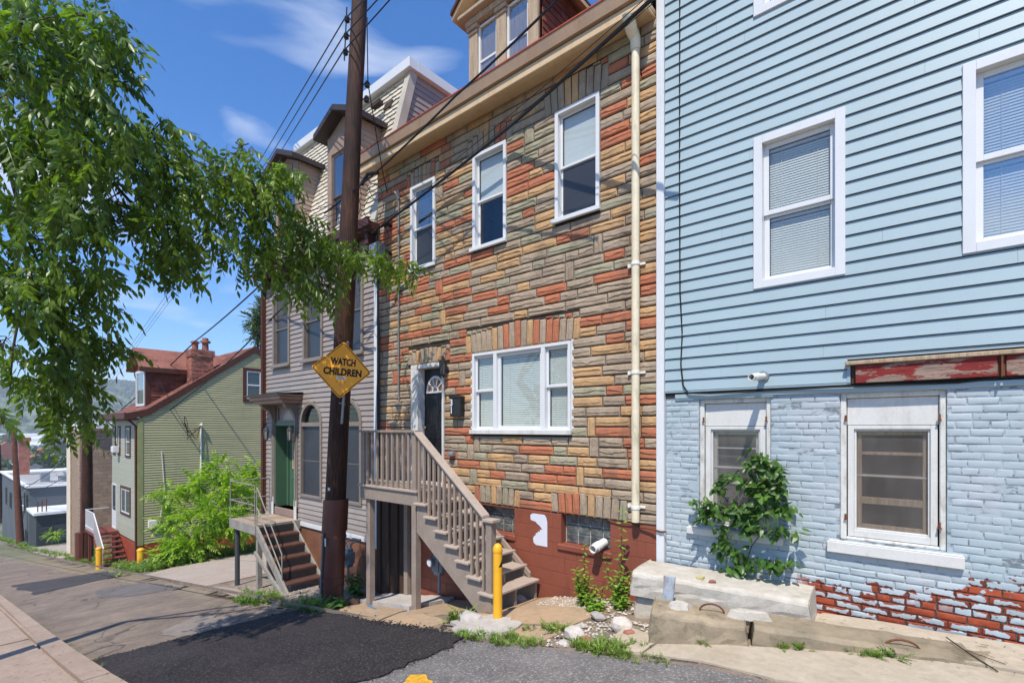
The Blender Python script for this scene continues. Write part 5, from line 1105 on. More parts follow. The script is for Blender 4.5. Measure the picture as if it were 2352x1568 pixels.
build(mb, 'bolt', GALV, SG); mb = MB(); mb.tube([sp(.07, -.9, -.05), sp(.06, .5, -.05)], .022, 6); mb.tube([sp(.0, -.55, -.12), sp(.09, -.56, -.03), sp(.10, -.57, -.1)], .008, 5); build(mb, 'sign_post', GALV, SG)
P2 = pole_at((-30.9, 5.02, -6.6), (-31.0, 5.02, 2.6), .23, .17, 'dark utility pole standing in front of the tan block building', )
mb = MB(); mb.tube([(-30.95, 4.78, -6.4), (-30.95, 4.78, -4.9)], .22, 10); mb.tube([(-30.95, 4.8, -4.9), (-31.0, 4.87, .0)], .05, 6); build(mb, 'cable_guard', GUARD, P2, smooth=True)
P3 = pole_at(W(47, 1243, 42), W(31, 985, 42), .26, .16, 'reddish leaning utility pole in front of the grey warehouse'); P3.children[0].data.materials[0] = M('reddish_pole', (.13, .05, .03), .8, .3, 6, .2)
P4 = pole_at(W(2, 1190, 62), W(-2, 1020, 62), .2, .15, 'farthest utility pole at the left edge of the picture')
# ================================================================== OVERHEAD CABLES
def wire(pts, r, label, sag=.0, name='overhead_cable', mt=CABLE, group=None):
    out = []
    for i in range(len(pts) - 1):
        a, b = Vector(pts[i]), Vector(pts[i + 1]); n = 14
        for k in range(n if i < len(pts) - 2 else n + 1): f = k / n; out.append(a.lerp(b, f) - Vector((0, 0, sag * 4 * f * (1 - f) * (b - a).length * .05)))
    mb = MB(); mb.tube(out, r, 6); return tag(build(mb, name, mt, smooth=True), label, 'cable', group)
gw = 'wires strung between the poles and houses'
wire([W(1560, -60, 4.9), W(1170, 292, 7.4), W(855, 535, 9.7)], .024, 'thickest black cable sweeping across the stone front to the grey service box', .12, group=gw)
wire([W(1330, -50, 5.3), W(1045, 222, 7.2), W(868, 392, 8.3), W(745, 490, 8.9)], .016, 'black cable passing in front of the cream gutter towards the pole', .2, group=gw)
wire([W(1490, -10, 5.2), W(1020, 388, 8.2), W(928, 412, 9.5)], .005, 'thin cable crossing the upper stone wall to the conduit head', .15, group=gw)
wire([W(1500, 8, 5.3), W(1000, 418, 8.2), W(850, 530, 9.4)], .005, 'thin cable just above the thick black one on the stone front', .15, group=gw)
fa = [(300, 795), (314, 786), (326, 778)]
for i, (a, lab) in enumerate(((onpole(7.0), 'topmost'), (onpole(6.72), 'middle'), (onpole(6.45), 'lowest'))):
    p = a + Vector((-.2, -.16, 0)); wire([p, W(600 + i * 16, 365 + i * 2, 17), W(*fa[i], 46), W(225 + i * 8, 905, 75)], .011, lab + ' of the three parallel power lines running down the street', .0, group=gw)
    q = onpole(8.6 - i * .3); wire([p, W(905 + i * 35, -70 - i * 10, 6.5)], .010, lab + ' of the power lines leaving the pole top uphill', .05, group=gw)
wire([W(843, 40, 8.4), W(845, 190, 8.6), W(866, 320, 9.0), W(880, 400, 9.4), W(890, 445, 9.7)], .009, 'cable dropping from the pole top to the stone house service loops', .05, group=gw)
wire([W(605, 648, 14.2), W(450, 782, 20), W(262, 955, 25.5), W(205, 1000, 30)], .024, 'black cable from the grey house gutter corner down to the far pole', .12, group=gw)
wire([W(790, 575, 8.9), W(640, 715, 12.5), W(470, 880, 18), W(215, 1062, 30)], .020, 'lower black cable crossing the olive gable on its way to the far pole', .12, group=gw)
wire([W(205, 1000, 30), W(120, 1080, 37), W(38, 1130, 43)], .022, 'upper cable between the far pole and the leaning reddish pole', .2, group=gw)
wire([W(212, 1062, 30), W(140, 1100, 37), W(38, 1145, 43)], .022, 'lower cable between the far pole and the leaning reddish pole', .25, group=gw)
wire([W(-30, 985, 40), W(60, 975, 60), W(205, 985, 30)], .012, 'thin wire near the far pole top over the warehouse', .1, group=gw)
wire([W(380, 905, 19.5), W(355, 850, 22), W(318, 800, 27)], .012, 'slack drop wire beside the olive house dormer', .1, group=gw)
for i in range(5):
    rr = random.Random(i + 40); a = W(760 + i * 8, 470 + i * 9, 8.9); b = W(860 + rr.uniform(-15, 10), 520 + i * 6, 9.6)
    wire([W(640 + i * 14, 492 + i * 14, 9.6), a, b], .006, ('first', 'second', 'third', 'fourth', 'fifth')[i] + ' from the top of the tangled thin wires beside the pole above the branch', .6, group='tangle of thin wires at the pole')
mb = MB(); rr = random.Random(77)
for i in range(7):
    c = W(835 + rr.uniform(-45, 40), 470 + rr.uniform(-30, 70), 9.0 + rr.uniform(-.3, .5)); r_ = rr.uniform(.10, .24); ph_ = rr.uniform(0, 6)
    mb.tube([c + Vector((math.cos(t) * r_ * .9, math.sin(t * 1.3) * .08, math.sin(t) * r_ * 1.2)) for t in [ph_ + k * .42 for k in range(rr.randint(8, 15))]], .006, 5)
tag(build(mb, 'wire_loops', CABLE, smooth=True), 'tangled loops of black wire hanging between the pole and the stone house corner', 'wires')
mb = MB(); mb.tube([W(830, 425, 8.5), W(845, 400, 8.4), W(868, 396, 8.3)], .03, 8); mb.tube([W(640, 497, 9), W(655, 490, 9)], .03, 6); tag(build(mb, 'splice_case', CABLE, smooth=True), 'black splice case hanging on the cable beside the gutter end', 'splice')
mb = MB()
vw = [F(-2.36, .03, 5.9), F(-2.35, .03, 5), F(-2.352, .03, 3), F(-2.345, .035, 1.6), F(-2.32, .03, 1.1), F(-2.335, .035, .75), F(-2.30, .05, .5), F(-2.24, .05, .41), F(-2.0, .055, .395), F(-1.4, .04, .40), F(-.8, .05, .405), F(-.4, .05, .40), F(.1, .04, .395), F(.35, .04, .42), F(.7, .04, .44)]
mb.tube(vw, .009, 6); tag(build(mb, 'wall_cable', CABLE, smooth=True), 'black cable running down the blue siding and along above the brick', 'cable')
mb = MB(); mb.tube([F(-7.72, .05, 4.30), F(-7.72, .05, .62), F(-7.72, .04, .55)], .016, 8); mb.tube([F(-7.72, .05, 4.28), F(-7.72, .09, 4.42), F(-7.75, .12, 4.38)], .035, 8)
for z in (3.4, 2.2, 1.2): mb.box(F, -7.76, -7.68, .0, .07, z, z + .03)
tag(build(mb, 'conduit', CABLEG, smooth=True), 'thin grey service conduit running down the left of the stone wall', 'conduit')
mb = MB()
for k in range(3): mb.tube([F(-8.40 + k * .035, .05 + .01 * k, 3.9), F(-8.39 + k * .035, .05, 1.5), F(-8.40 + k * .03, .05, -1.1)], .010, 5)
tag(build(mb, 'wall_cable', CABLE), 'bundle of black cables down the seam of taupe and stone houses', 'cable')
mb = MB(); mb.box(F, -8.42, -8.12, .05, .22, 3.05, 3.55); mb.box(F, -8.40, -8.14, .22, .235, 3.08, 3.52); tag(build(mb, 'service_box', GALV, bevel=.01), 'grey metal service box high at the left corner of the stone wall', 'box')
for k, (x, z) in enumerate(((-8.0, 3.86), (-7.98, 3.32))):
    mb = MB(); mb.tube([F(x, 0, z), F(x, .1, z + .02), F(x, .16, z - .05)], .035, 8); tag(build(mb, 'vent_hood', CABLE, smooth=True), ('upper' if k == 0 else 'lower') + ' small black round vent on the stone wall beside the conduit', 'vent')
# ================================================================== SMALL WALL FIXTURES
def lantern(x, z, d, Fm, k, label, gl, h=.34):
    t = thing('wall_lantern', Fm(x, 0, z), label, 'lamp'); c = Vector(Fm(x, d, z))
    mb = MB(); mb.box(Fm, x - .03, x + .03, .0, .02, z - .14, z + .02); mb.tube([Fm(x, .01, z - .08), Fm(x, d * .6, z - .13), Fm(x, d, z - .10)], .010, 6); build(mb, 'bracket', BLACKP, t, bevel=.003)
    mb = MB(); mb.lathe(c + Vector((0, 0, -.10)), [(.0, -.05), (.012, -.03), (.03, 0), (.045, .01)], 8); mb.lathe(c + Vector((0, 0, h * .42)), [(.075, 0), (.06, .035), (.03, .06), (.018, .085), (.022, .10), (0, .12)], 8); build(mb, 'cap', k, t)
    mb = MB()
    for j in range(6): a = j * math.pi / 3; mb.tube([c + Vector((math.cos(a) * .045, math.sin(a) * .045, -.09)), c + Vector((math.cos(a) * .068, math.sin(a) * .068, h * .43))], .005, 4)
    build(mb, 'cage', k, t)
    mb = MB(); mb.lathe(c + Vector((0, 0, -.09)), [(.04, 0), (.062, h * .42 + .08)], 6); build(mb, 'lamp_glass', gl, t)
LG = M('lantern_glass', (.25, .25, .23), .15, bump=0, spec=.7); LGD = M('smoked_lantern_glass', (.06, .06, .06), .15, bump=0, spec=.7)
lantern(-6.40, 1.0, .12, F, BLACKP, 'black coach lantern beside the black front door', LGD, .26); lantern(-12.98, -.18, .2, F, M('pewter_lamp', (.08, .08, .075), .4, metal=.5), 'left of the two lanterns flanking the green door', LG); lantern(-11.72, -.18, .2, F, M('pewter_lamp', (.08, .08, .075), .4, metal=.5), 'right of the two lanterns flanking the green door', LG)
MBX = thing('mailbox', F(-6.1, 0, .25), 'black wall mailbox with white house number 31 beside the door', 'mailbox')
mb = MB(); mb.box(F, -6.23, -5.98, .02, .13, .20, .52); build(mb, 'body', BLACKP, MBX, bevel=.012); mb = MB(); mb.box(F, -6.24, -5.97, .02, .15, .50, .54); build(mb, 'lid', BLACKP, MBX, bevel=.01)
mb = MB(); mb.box(F, -6.215, -6.145, .131, .134, .24, .49); build(mb, 'number_plate', BLACKP, MBX)
for ch, z in (('3', .425), ('1', .30)): text(ch, 0, 0, .15, .9, MBX, WHITE, d=0, thick=.006, name='house_number', org=Vector(F(-6.18, .136, z)), U=Vector((1, 0, 0)), V=Vector((0, 0, 1)), Nn=Vector((0, -1, 0)))
mb = MB(); mb.box(F, -6.33, -6.20, .02, .10, -.46, -.38); mb.box(F, -6.28, -6.2, .1, .12, -.45, -.40); tag(build(mb, 'outlet_box', GALV, bevel=.008), 'small grey electrical outlet box low beside the door', 'outlet')
def meter(loc, label, flip=1, s=1.0):
    t = thing('gas_meter', loc, label, 'gas meter'); c = Vector(loc)
    bm = bmesh.new(); bmesh.ops.create_cube(bm, size=1); bmesh.ops.bevel(bm, geom=bm.edges, offset=.2, segments=3, affect='EDGES'); mb = MB(); bm.verts.index_update()
    mb.v = [tuple(c + Vector((v.co.x * .27 * (1 + v.co.z * .15), v.co.y * .20, v.co.z * .36)) * s) for v in bm.verts]; mb.f = [tuple(v.index for v in f.verts) for f in bm.faces]; mb.m = [0] * len(mb.f); bm.free(); build(mb, 'body', METER, t, smooth=True)
    mb = MB(); mb.tube([c + Vector((flip * .06, -.09, .05)) * s, c + Vector((flip * .06, -.17, .05)) * s], .075 * s, 14); build(mb, 'dial_housing', METER, t); mb = MB(); mb.tube([c + Vector((flip * .06, -.171, .05)) * s, c + Vector((flip * .06, -.176, .05)) * s], .06 * s, 14); build(mb, 'dial', WHITE, t)
    mb = MB(); mb.tube([c + Vector((-.08, 0, .15)) * s, c + Vector((-.08, 0, .30)) * s, c + Vector((0, .1, .36)) * s, c + Vector((.25, .12, .36)) * s], .02, 8); mb.tube([c + Vector((.09, 0, .15)) * s, c + Vector((.09, 0, .27)) * s, c + Vector((.09, .15, .33)) * s], .02, 8); mb.tube([c + Vector((.0, 0, -.16)) * s, c + Vector((0, 0, -.5)) * s], .025, 8); mb.tube([c + Vector((-.08, 0, .18)) * s, c + Vector((-.08, 0, .24)) * s], .035, 8); build(mb, 'pipework', METER, t, smooth=True)
meter((-8.95, 5.45, -2.55), 'grey gas meter half hidden behind the pole on the brown foundation', 1); meter((-6.35, 5.55, -2.25), 'grey gas meter in the shade under the wooden stairs', -1, .95)
def stub(name, p0, p1, r, label, flange=None):
    t = thing(name, p0, label, 'pipe'); a, b = Vector(p0), Vector(p1); d = (b - a).normalized(); mb = MB(); n = 20; u = d.orthogonal().normalized(); v_ = d.cross(u)
    for (s_, e_, ro, ri) in ((a, b, r, r * .84), (a + (b - a) * .45, a + (b - a) * .75, r * 1.13, r)):
        for i in range(n):
            q = []
            for k in (i, i + 1): t_ = 2 * math.pi * k / n; o = u * math.cos(t_) + v_ * math.sin(t_); q.append((s_ + o * ro, e_ + o * ro, e_ + o * ri, s_ + o * ri))
            mb.add([q[0][0], q[1][0], q[1][1], q[0][1]], [(0, 1, 2, 3)]); mb.add([q[0][1], q[1][1], q[1][2], q[0][2]], [(0, 1, 2, 3)]); mb.add([q[0][2], q[1][2], q[1][3], q[0][3]], [(0, 1, 2, 3)])
    build(mb, 'pipe', PVCW, t, smooth=True); mb = MB(); mb.tube([a, a + d * .02], r * .82, 12); build(mb, 'pipe_inside', DARK, t)
    if flange: mb = MB(); mb.tube([a - d * .01, a + d * .03], flange, 18); build(mb, 'flange', GALV, t, smooth=True)
stub('vent_pipe', F(-1.44, .02, .555), F(-1.47, .38, .52), .033, 'white plastic vent pipe poking out above the vine window', .055); stub('vent_pipe', F(-3.40, -.05, -1.50), F(-3.42, .22, -1.55), .055, 'wide white plastic pipe poking out of the glass block window')
mb = MB()
edge = [(-1.69, -4.50), (-1.665, -4.54), (-1.60, -4.555), (-1.56, -4.53), (-1.545, -4.50), (-1.52, -4.505), (-1.51, -4.47), (-1.49, -4.46), (-1.483, -4.42), (-1.46, -4.43), (-1.452, -4.385), (-1.43, -4.405), (-1.40, -4.44), (-1.38, -4.48), (-1.355, -4.50), (-1.345, -4.56), (-1.335, -4.60), (-1.27, -4.605), (-1.245, -4.58), (-1.235, -4.54)]
rx = lambda z: -4.295 if z < -1.29 else -4.295 - (z + 1.29) * .9
for (za, xa), (zb, xb) in zip(edge[:-1], edge[1:]): mb.add([F(xa, .016, za), F(rx(za), .016, za), F(rx(zb), .016, zb), F(xb, .016, zb), F(xa, .012, za), F(xb, .012, zb)], [(0, 1, 2, 3), (4, 0, 3, 5)])
tag(build(mb, 'torn_notice', M('lilac_white_sheet', (.66, .67, .74), .5, .02)), 'torn white sheet stuck on the red foundation between the glass block windows', 'poster')
# bollards
def bollard(x, y, z0, h, r, label, stripe=False):
    t = thing('bollard', (x, y, z0), label, 'bollard', 'yellow bollards along the street edge'); mb = MB(); mb.lathe((x, y, z0 - .15), [(r, 0), (r, h + .12), (r * .93, h + .15)], 24); mb.lathe((x, y, z0 + h - .05), [(r * 1.07, 0), (r * 1.09, .02), (r * 1.05, .05), (r * .8, .085), (r * .4, .105), (0, .11)], 24); build(mb, 'sleeve', YEL, t, smooth=True)
    if stripe:
        mb = MB(); n = 8; a0 = math.atan2(-y, -x) + .15
        for i in range(n):
            t0, t1 = a0 + i * .14, a0 + (i + 1) * .14; zt = z0 + h - .12; c = lambda q, z: (x + math.cos(q) * (r + .002), y + math.sin(q) * (r + .002), z); h0, h1 = .10 * i / n, .10 * (i + 1) / n
            mb.add([c(t0, zt - .10), c(t1, zt - .10), c(t1, zt - .10 + h1), c(t0, zt - .10 + h0)], [(0, 1, 2, 3)])
        build(mb, 'black_stripe', BLACKF, t)
bollard(-4.14, 4.56, -2.36, .90, .056, 'tall yellow bollard standing at the foot of the wooden stairs', True)
bollard(-25.1, 4.42, -5.50, .82, .10, 'small far yellow bollard left of the red front steps'); bollard(-22.2, 5.1, -5.2, .80, .11, 'faded yellow bollard at the corner of the olive house driveway')
# ================================================================== CONCRETE BARRIER BLOCKS
def blockmesh(p0, dirv, ln, wd, z0, z1, zt1, cham=.05, seed=0, sub=10, name='concrete_block', mt=CONG, label='', undercut=0):
    rr = random.Random(seed); d = Vector((*dirv, 0)).normalized(); q = Vector((-d.y, d.x, 0)); mb = MB(); n = sub
    prof = [(undercut, 0), (undercut, .35), (0, .45) if undercut else (0, .5), (0, 1 - .12), (.035, 1), (wd * .35, 1.0), (wd * .7, 1), (wd - .035, 1), (wd, .9), (wd, 0)]
    for i in range(n + 1):
        f = i / n; e = .0
        for (a, b) in prof:
            zt = z1 + (zt1 - z1) * f; zb = z0 if isinstance(z0, (int, float)) else z0[0] + (z0[1] - z0[0]) * f
            if i in (0, n): e = .02
            p = Vector(p0) + d * (ln * f + (e if i == 0 else -e) * (b > .85)) + q * (a + rr.uniform(-.008, .008)); mb.v.append((p.x, p.y, zb + (zt - zb) * b + (rr.uniform(-.008, .008) if b > .3 else 0)))
    m = len(prof)
    for i in range(n):
        for j in range(m - 1): mb.f.append((i * m + j, (i + 1) * m + j, (i + 1) * m + j + 1, i * m + j + 1)); mb.m.append(0)
    mb.f += [tuple(range(m))[::-1], tuple(n * m + j for j in range(m))]; mb.m += [0, 0]
    mb.f = [f for f in mb.f]; return mb
t = thing('barrier_block', (-1.6, 4.6, -2.05), 'weathered tan concrete barrier block with lifting loop, left of the front pair', 'concrete block')
build(blockmesh((-2.06, 4.34, 0), (.80, .27), .835, .40, (-2.07, -1.95), -1.665, -1.70, seed=1), 'body', CONG, t, bevel=.012)
mb = MB(); c = Vector((-1.62, 4.72, -1.69)); mb.tube([c + Vector((.80, .27, 0)).normalized() * (-.105 * math.cos(a)) + Vector((0, 0, .075 * math.sin(a))) for a in [math.pi * k / 10 for k in range(11)]], .009, 6); build(mb, 'lifting_loop', RUST, t, smooth=True)
for (a, b, c_, d_) in ((-1.98, 4.60, .22, .10), (-1.50, 4.80, .34, .07)):
    mb = MB(); rr = random.Random(int(a * 100)); n = 9; ring = [(a + (c_ / 2) * (1 + math.cos(6.283 * k / n)) * rr.uniform(.85, 1.1), b + d_ * math.sin(6.283 * k / n) + (c_ / 2) * math.cos(6.283 * k / n) * .33) for k in range(n)]
    mb.add([(x, y, -1.70) for x, y in ring] + [(a + c_ / 2 + (x - a - c_ / 2) * .8, b + (y - b) * .75, -1.635 + rr.uniform(-.008, .008)) for x, y in ring], [tuple(range(2 * n - 1, n - 1, -1))[::-1]] + [(i, (i + 1) % n, n + (i + 1) % n, n + i) for i in range(n)]); build(mb, 'mortar_lump', CONB, t)
t = thing('barrier_block', (-.5, 4.95, -2.0), 'long weathered concrete barrier block sinking into the sidewalk on the right', 'concrete block')
build(blockmesh((-1.245, 4.615, 0), (.95, .34), 2.4, .42, (-1.99, -1.85), -1.69, -1.785, seed=2, sub=18), 'body', CONG, t, bevel=.012)
mb = MB(); c = Vector((-.25, 5.09, -1.765)); mb.tube([c + Vector((.95, .34, 0)).normalized() * (-.12 * math.cos(a)) + Vector((0, 0, .075 * math.sin(a))) for a in [math.pi * k / 10 for k in range(11)]], .009, 6); build(mb, 'lifting_loop', RUST, t, smooth=True)
t = thing('barrier_block', (-1.75, 5.4, -1.8), 'long pale concrete block lying against the blue brick wall', 'concrete block')
build(blockmesh((-2.62, 5.06, 0), (1.72, .17), 1.73, .62, (-1.83, -1.83), -1.575, -1.575, seed=3, sub=14), 'body', CONB, t, bevel=.014)
t = thing('barrier_block', (-1.75, 5.4, -2.15), 'pale concrete block underneath the long one, left end showing', 'concrete block')
build(blockmesh((-2.60, 5.12, 0), (1.72, .17), 1.85, .62, (-2.16, -2.05), -1.835, -1.835, seed=4, sub=14), 'body', CONB, t, bevel=.014)
mb = MB(); mb.box8([(-2.17, 4.88, -1.85), (-2.08, 4.90, -1.85), (-2.06, 4.94, -1.50), (-2.17, 4.91, -1.50), (-2.17, 4.90, -1.85), (-2.08, 4.92, -1.85), (-2.06, 4.96, -1.5), (-2.17, 4.93, -1.5)]); tag(build(mb, 'gutter_scrap', M('flaky_painted_metal', (.34, .38, .42), .6, .2, 6, .1, dirt=(.16, .07, .04), dirtamt=.9), bevel=.003), 'rusty pale metal scrap leaning on the upper concrete block', 'metal scrap')
def rock(name, x, y, z, s, label, mt=ROCK, seed=0, cat='rock', group=None, flat=.7):
    s *= 1.35
    rr = random.Random(seed); bm = bmesh.new(); bmesh.ops.create_icosphere(bm, subdivisions=2, radius=1); k = [Vector((rr.uniform(-1, 1), rr.uniform(-1, 1), rr.uniform(-1, 1))).normalized() for _ in range(11)]
    sx, sy = rr.uniform(.8, 1.2), rr.uniform(.7, 1.1)
    for v in bm.verts:
        for n in k:
            d = v.co.dot(n)
            if d > .68: v.co -= n * (d - .68)
        v.co = Vector((v.co.x * sx, v.co.y * sy, v.co.z * flat)) * s * rr.uniform(.97, 1.03)
    bm.verts.index_update(); mb = MB(); mb.v = [(v.co.x + x, v.co.y + y, v.co.z + z + s * flat * .45) for v in bm.verts]; mb.f = [tuple(v.index for v in f.verts) for f in bm.faces]; mb.m = [0] * len(mb.f); bm.free()
    return tag(build(mb, name, mt, origin=(x, y, z)), label, cat, group)
rock('rock', -2.52, 4.66, -2.08, .105, 'largest pale broken rock in the rubble beside the concrete blocks', seed=1, flat=.75)
rock('rock', -2.85, 4.30, -2.13, .085, 'pale angular rock in the middle of the rubble strip', seed=2, flat=.8); rock('rock', -2.83, 4.10, -2.13, .05, 'dark edged flat stone at the road edge of the rubble', seed=3)
rock('rock', -2.94, 4.93, -2.14, .075, 'greyish rock behind the others below the shrubs', M('grey_rubble', (.33, .30, .27), .9, .2, 6), seed=4, flat=.6); rock('rock', -2.95, 4.60, -2.14, .045, 'small cream stone between the two larger rocks', seed=5)
rock('brick_fragment', -2.66, 4.20, -2.10, .06, 'broken orange brick piece lying in the grass', REDBRK, 6, 'brick'); rock('brick_fragment', -2.36, 4.52, -2.05, .06, 'rounded red brick lump near the concrete block end', REDBRK, 7, 'brick')
rock('concrete_lump', -4.50, 4.42, -2.45, .15, 'lumpy white cement clod at the base of the stairs', CONW, 8, 'concrete'); rock('rock', -4.62, 5.55, -2.5, .09, 'pale stone in the shade under the lowest tread', seed=9)
rock('bagged_clod', -7.62, 4.72, -2.98, .13, 'dark brown clod beside the left stair post', WOODD, 10, 'clod', flat=.45); rock('brick_fragment', -1.80, 5.25, -1.58, .03, 'tiny red brick chip lying on the upper block', REDBRK, 11, 'brick')
mb = MB(); mb.wbox(-1.97, -1.90, 5.26, 5.33, -1.575, -1.545); tag(build(mb, 'sponge', M('yellow_sponge', (.5, .42, .2), .9), bevel=.004), 'little cream and yellow sponge on the upper concrete block', 'sponge')
rr = random.Random(50); mb = MB(); mb2 = MB(); mb3 = MB()
def chip(mb, x, y, s, lift=.0):
    z = g(x, y) + lift; a = rr.uniform(0, 6.28); p = [Vector((x + math.cos(a + k * 1.57 + rr.uniform(-.4, .4)) * s * rr.uniform(.6, 1.2), y + math.sin(a + k * 1.57) * s * rr.uniform(.6, 1.2), z + rr.uniform(0, s * .3))) for k in range(4)]
    mb.add(p + [Vector((x, y, z + s * rr.uniform(.5, .9)))], [(0, 1, 4), (1, 2, 4), (2, 3, 4), (3, 0, 4)])
for i in range(900):
    x = -2.15 - abs(rr.gauss(0, .55)); y = rr.uniform(4.0, 5.6)
    if y > 5 and x > -2.7: continue
    chip(mb, x, y, rr.choice([.008, .012, .018, .026]), .015)
for i in range(500): chip(mb, -3.0 - rr.random() * 1.1, 5.25 + rr.random() * .45, rr.uniform(.006, .018), .03)
for i in range(500): chip(mb, rr.uniform(-12.5, -8.3), rr.uniform(4.6, 5.7), rr.uniform(.006, .02), .02)
tag(build(mb, 'gravel', ROCK), kind='stuff', label='pale gravel and stone chips scattered over the rubble strip')
for i in range(2600):       # crumbs along the edge of the fresh asphalt
    k = rr.randrange(len(PATCH)); a, b = Vector(PATCH[k]), Vector(PATCH[(k + 1) % len(PATCH)]); p = a.lerp(b, rr.random()); e = rr.gauss(0, .05) if p.y < 3.7 else rr.gauss(0, .09); pr = (b - a).orthogonal().normalized()
    chip(mb2, p.x + pr.x * e, p.y + pr.y * e, rr.uniform(.004, .013 if p.y < 3.7 else .02), .04)
for i in range(900):
    k = rr.random(); p = Vector((-8.3, 4.08)).lerp(Vector((-3.85, 3.78)), k) + Vector((0, .03 + abs(rr.gauss(0, .07)) + .06 * math.sin(k * 37) ** 2)); chip(mb2, p.x, p.y, rr.uniform(.012, .04), .02)
tag(build(mb2, 'asphalt_crumbs', NEWA), kind='stuff', label='loose black asphalt crumbs along the edge of the fresh patch')
for i in range(420):
    x, y = (rr.uniform(-12, -3), rr.uniform(.0, 1.5)) if i < 300 else (rr.uniform(-2, .6), rr.uniform(4.9, 5.6)); a = rr.uniform(0, 6.28); ln = rr.uniform(.01, .05); z = g(x, y) + (.125 if i < 300 else .056); mb3.tube([(x, y, z), (x + math.cos(a) * ln, y + math.sin(a) * ln, z + .003)], .0016, 3)
tag(build(mb3, 'twigs', WOODD), kind='stuff', label='dry twigs and leaf litter scattered on the left sidewalk')
mb = MB(); mb.tube([(.02, 5.55, -1.74), (.12, 5.3, -1.73), (.3, 5.05, -1.755)], .005, 4); mb.tube([(.12, 5.3, -1.73), (.35, 5.2, -1.74)], .003, 4); tag(build(mb, 'stick', WOODD), 'dry forked stick lying on the pale concrete by the peeling brick', 'stick')
# ================================================================== VEGETATION
def leaflet(rr, l, w_, bend=.12, fold=.18):
    b = bend * l * rr.uniform(.4, 1.6); f = fold * w_
    v = [(0, 0, 0), (l * .22, w_ * .38, -f * .6), (l * .55, w_ * .5, -f - b * .4), (l, 0, -b), (l * .55, -w_ * .5, -f - b * .4), (l * .22, -w_ * .38, -f * .6), (l * .5, 0, -b * .2)]
    return np.array(v), [(0, 6, 1), (1, 6, 2), (2, 6, 3), (3, 6, 4), (4, 6, 5), (5, 6, 0)]
def frond(seed, ln=.38, pairs=6, ll=.10, lw=.038, droop=.35, spread=62, hang=.35):
    rr = random.Random(seed); V = []; Fc = []; off = 0; curve = rr.uniform(-.15, .15)
    P = lambda s: np.array([ln * s, curve * ln * s * s, -droop * ln * s * s])
    for k in range(10):      # thin rachis ribbon
        pass
    a, b = [], []
    for k in range(7): s = k / 6; p = P(s); a.append(p + [0, .0022, 0]); b.append(p - [0, .0022, 0.001])
    V += a + b; Fc += [(k, k + 1, 7 + k + 1, 7 + k) for k in range(6)]; off = 14
    def addl(p, yaw, pitch, l):
        nonlocal off
        lv, lf = leaflet(rr, l, lw * l / ll * rr.uniform(.85, 1.1)); m = np.array(Euler((rr.uniform(-.5, .5), pitch, yaw)).to_matrix()); lv = lv @ m.T + p
        V.extend(lv); Fc.extend([tuple(i + off for i in f) for f in lf]); off += len(lv)
    for k in range(pairs):
        s = .18 + .78 * k / pairs; l = ll * (1 - .35 * abs(s - .5)) * rr.uniform(.85, 1.1)
        for sg in (1, -1): addl(P(s + rr.uniform(-.02, .02)), sg * R(spread - 18 * s + rr.uniform(-12, 12)), hang + rr.uniform(-.25, .3), l)
    addl(P(1), rr.uniform(-.2, .2), hang + .3, ll)
    return np.array(V), Fc
def merge(name, items, mat, parent=None, origin=(0, 0, 0), stuff=False):
    """items: list of ((verts, faces), 3x3 matrix, position)"""
    if not items: return None
    vs, loops, starts, tot, off, ls = [], [], [], [], 0, 0
    for (V, Fc), m, p in items:
        vs.append(V @ np.asarray(m).T + np.asarray(p))
        for f in Fc: loops.extend([i + off for i in f]); starts.append(ls); tot.append(len(f)); ls += len(f)
        off += len(V)
    po = ORG[parent.name] if parent else Vector((0, 0, 0)); org = po if parent else Vector(origin)
    v = np.concatenate(vs) - np.array(org); me = bpy.data.meshes.new(name); me.vertices.add(len(v)); me.vertices.foreach_set('co', v.ravel()); me.loops.add(len(loops)); me.loops.foreach_set('vertex_index', loops)
    me.polygons.add(len(starts)); me.polygons.foreach_set('loop_start', starts); me.polygons.foreach_set('loop_total', tot); me.update(calc_edges=True); me.validate()
    o = bpy.data.objects.new(name, me); COL.objects.link(o); o.parent = parent; o.location = org - po; ORG[o.name] = org
    me.materials.append(mat); 
    if stuff: o['kind'] = 'stuff'
    return o
def orient(d, roll=0):
    """matrix that takes +X to d, +Z roughly up"""
    x = Vector(d).normalized(); up = Vector((0, 0, 1)) if abs(x.z) < .97 else Vector((1, 0, 0)); y = up.cross(x).normalized(); z = x.cross(y); m = Matrix((x, y, z)).transposed(); return np.array(m @ Matrix.Rotation(roll, 3, 'X'))
def leaf_parts(items, mat, parent, name='leaf', n=290):
    """the items nearest to the camera become leaf objects sharing their meshes, the rest one stuff part"""
    items = sorted(items, key=lambda q: float(np.dot(q[2], q[2]))); cache = {}; po = ORG[parent.name]
    for it in items[:n]:
        k = id(it[0][0])
        if k not in cache: me = bpy.data.meshes.new(name); me.from_pydata([tuple(v) for v in it[0][0]], [], it[0][1]); me.materials.append(mat); cache[k] = me
        o = bpy.data.objects.new(name, cache[k]); COL.objects.link(o); o.parent = parent; mm = Matrix(np.asarray(it[1]).tolist()).to_4x4(); mm.translation = Vector(it[2]) - po; o.matrix_local = mm
    if items[n:]: merge('foliage', items[n:], mat, parent, stuff=True)
FR = [frond(s, ln=.36 + .03 * (s % 4), pairs=5 + s % 3, ll=.118, lw=.046, droop=.45, hang=.6) for s in range(8)]
TREE = thing('street_tree', (-9.5, -1.6, g(-9.5) + .05), 'large leafy tree whose long branch of drooping compound leaves reaches across the street', 'tree')
rr = random.Random(42)
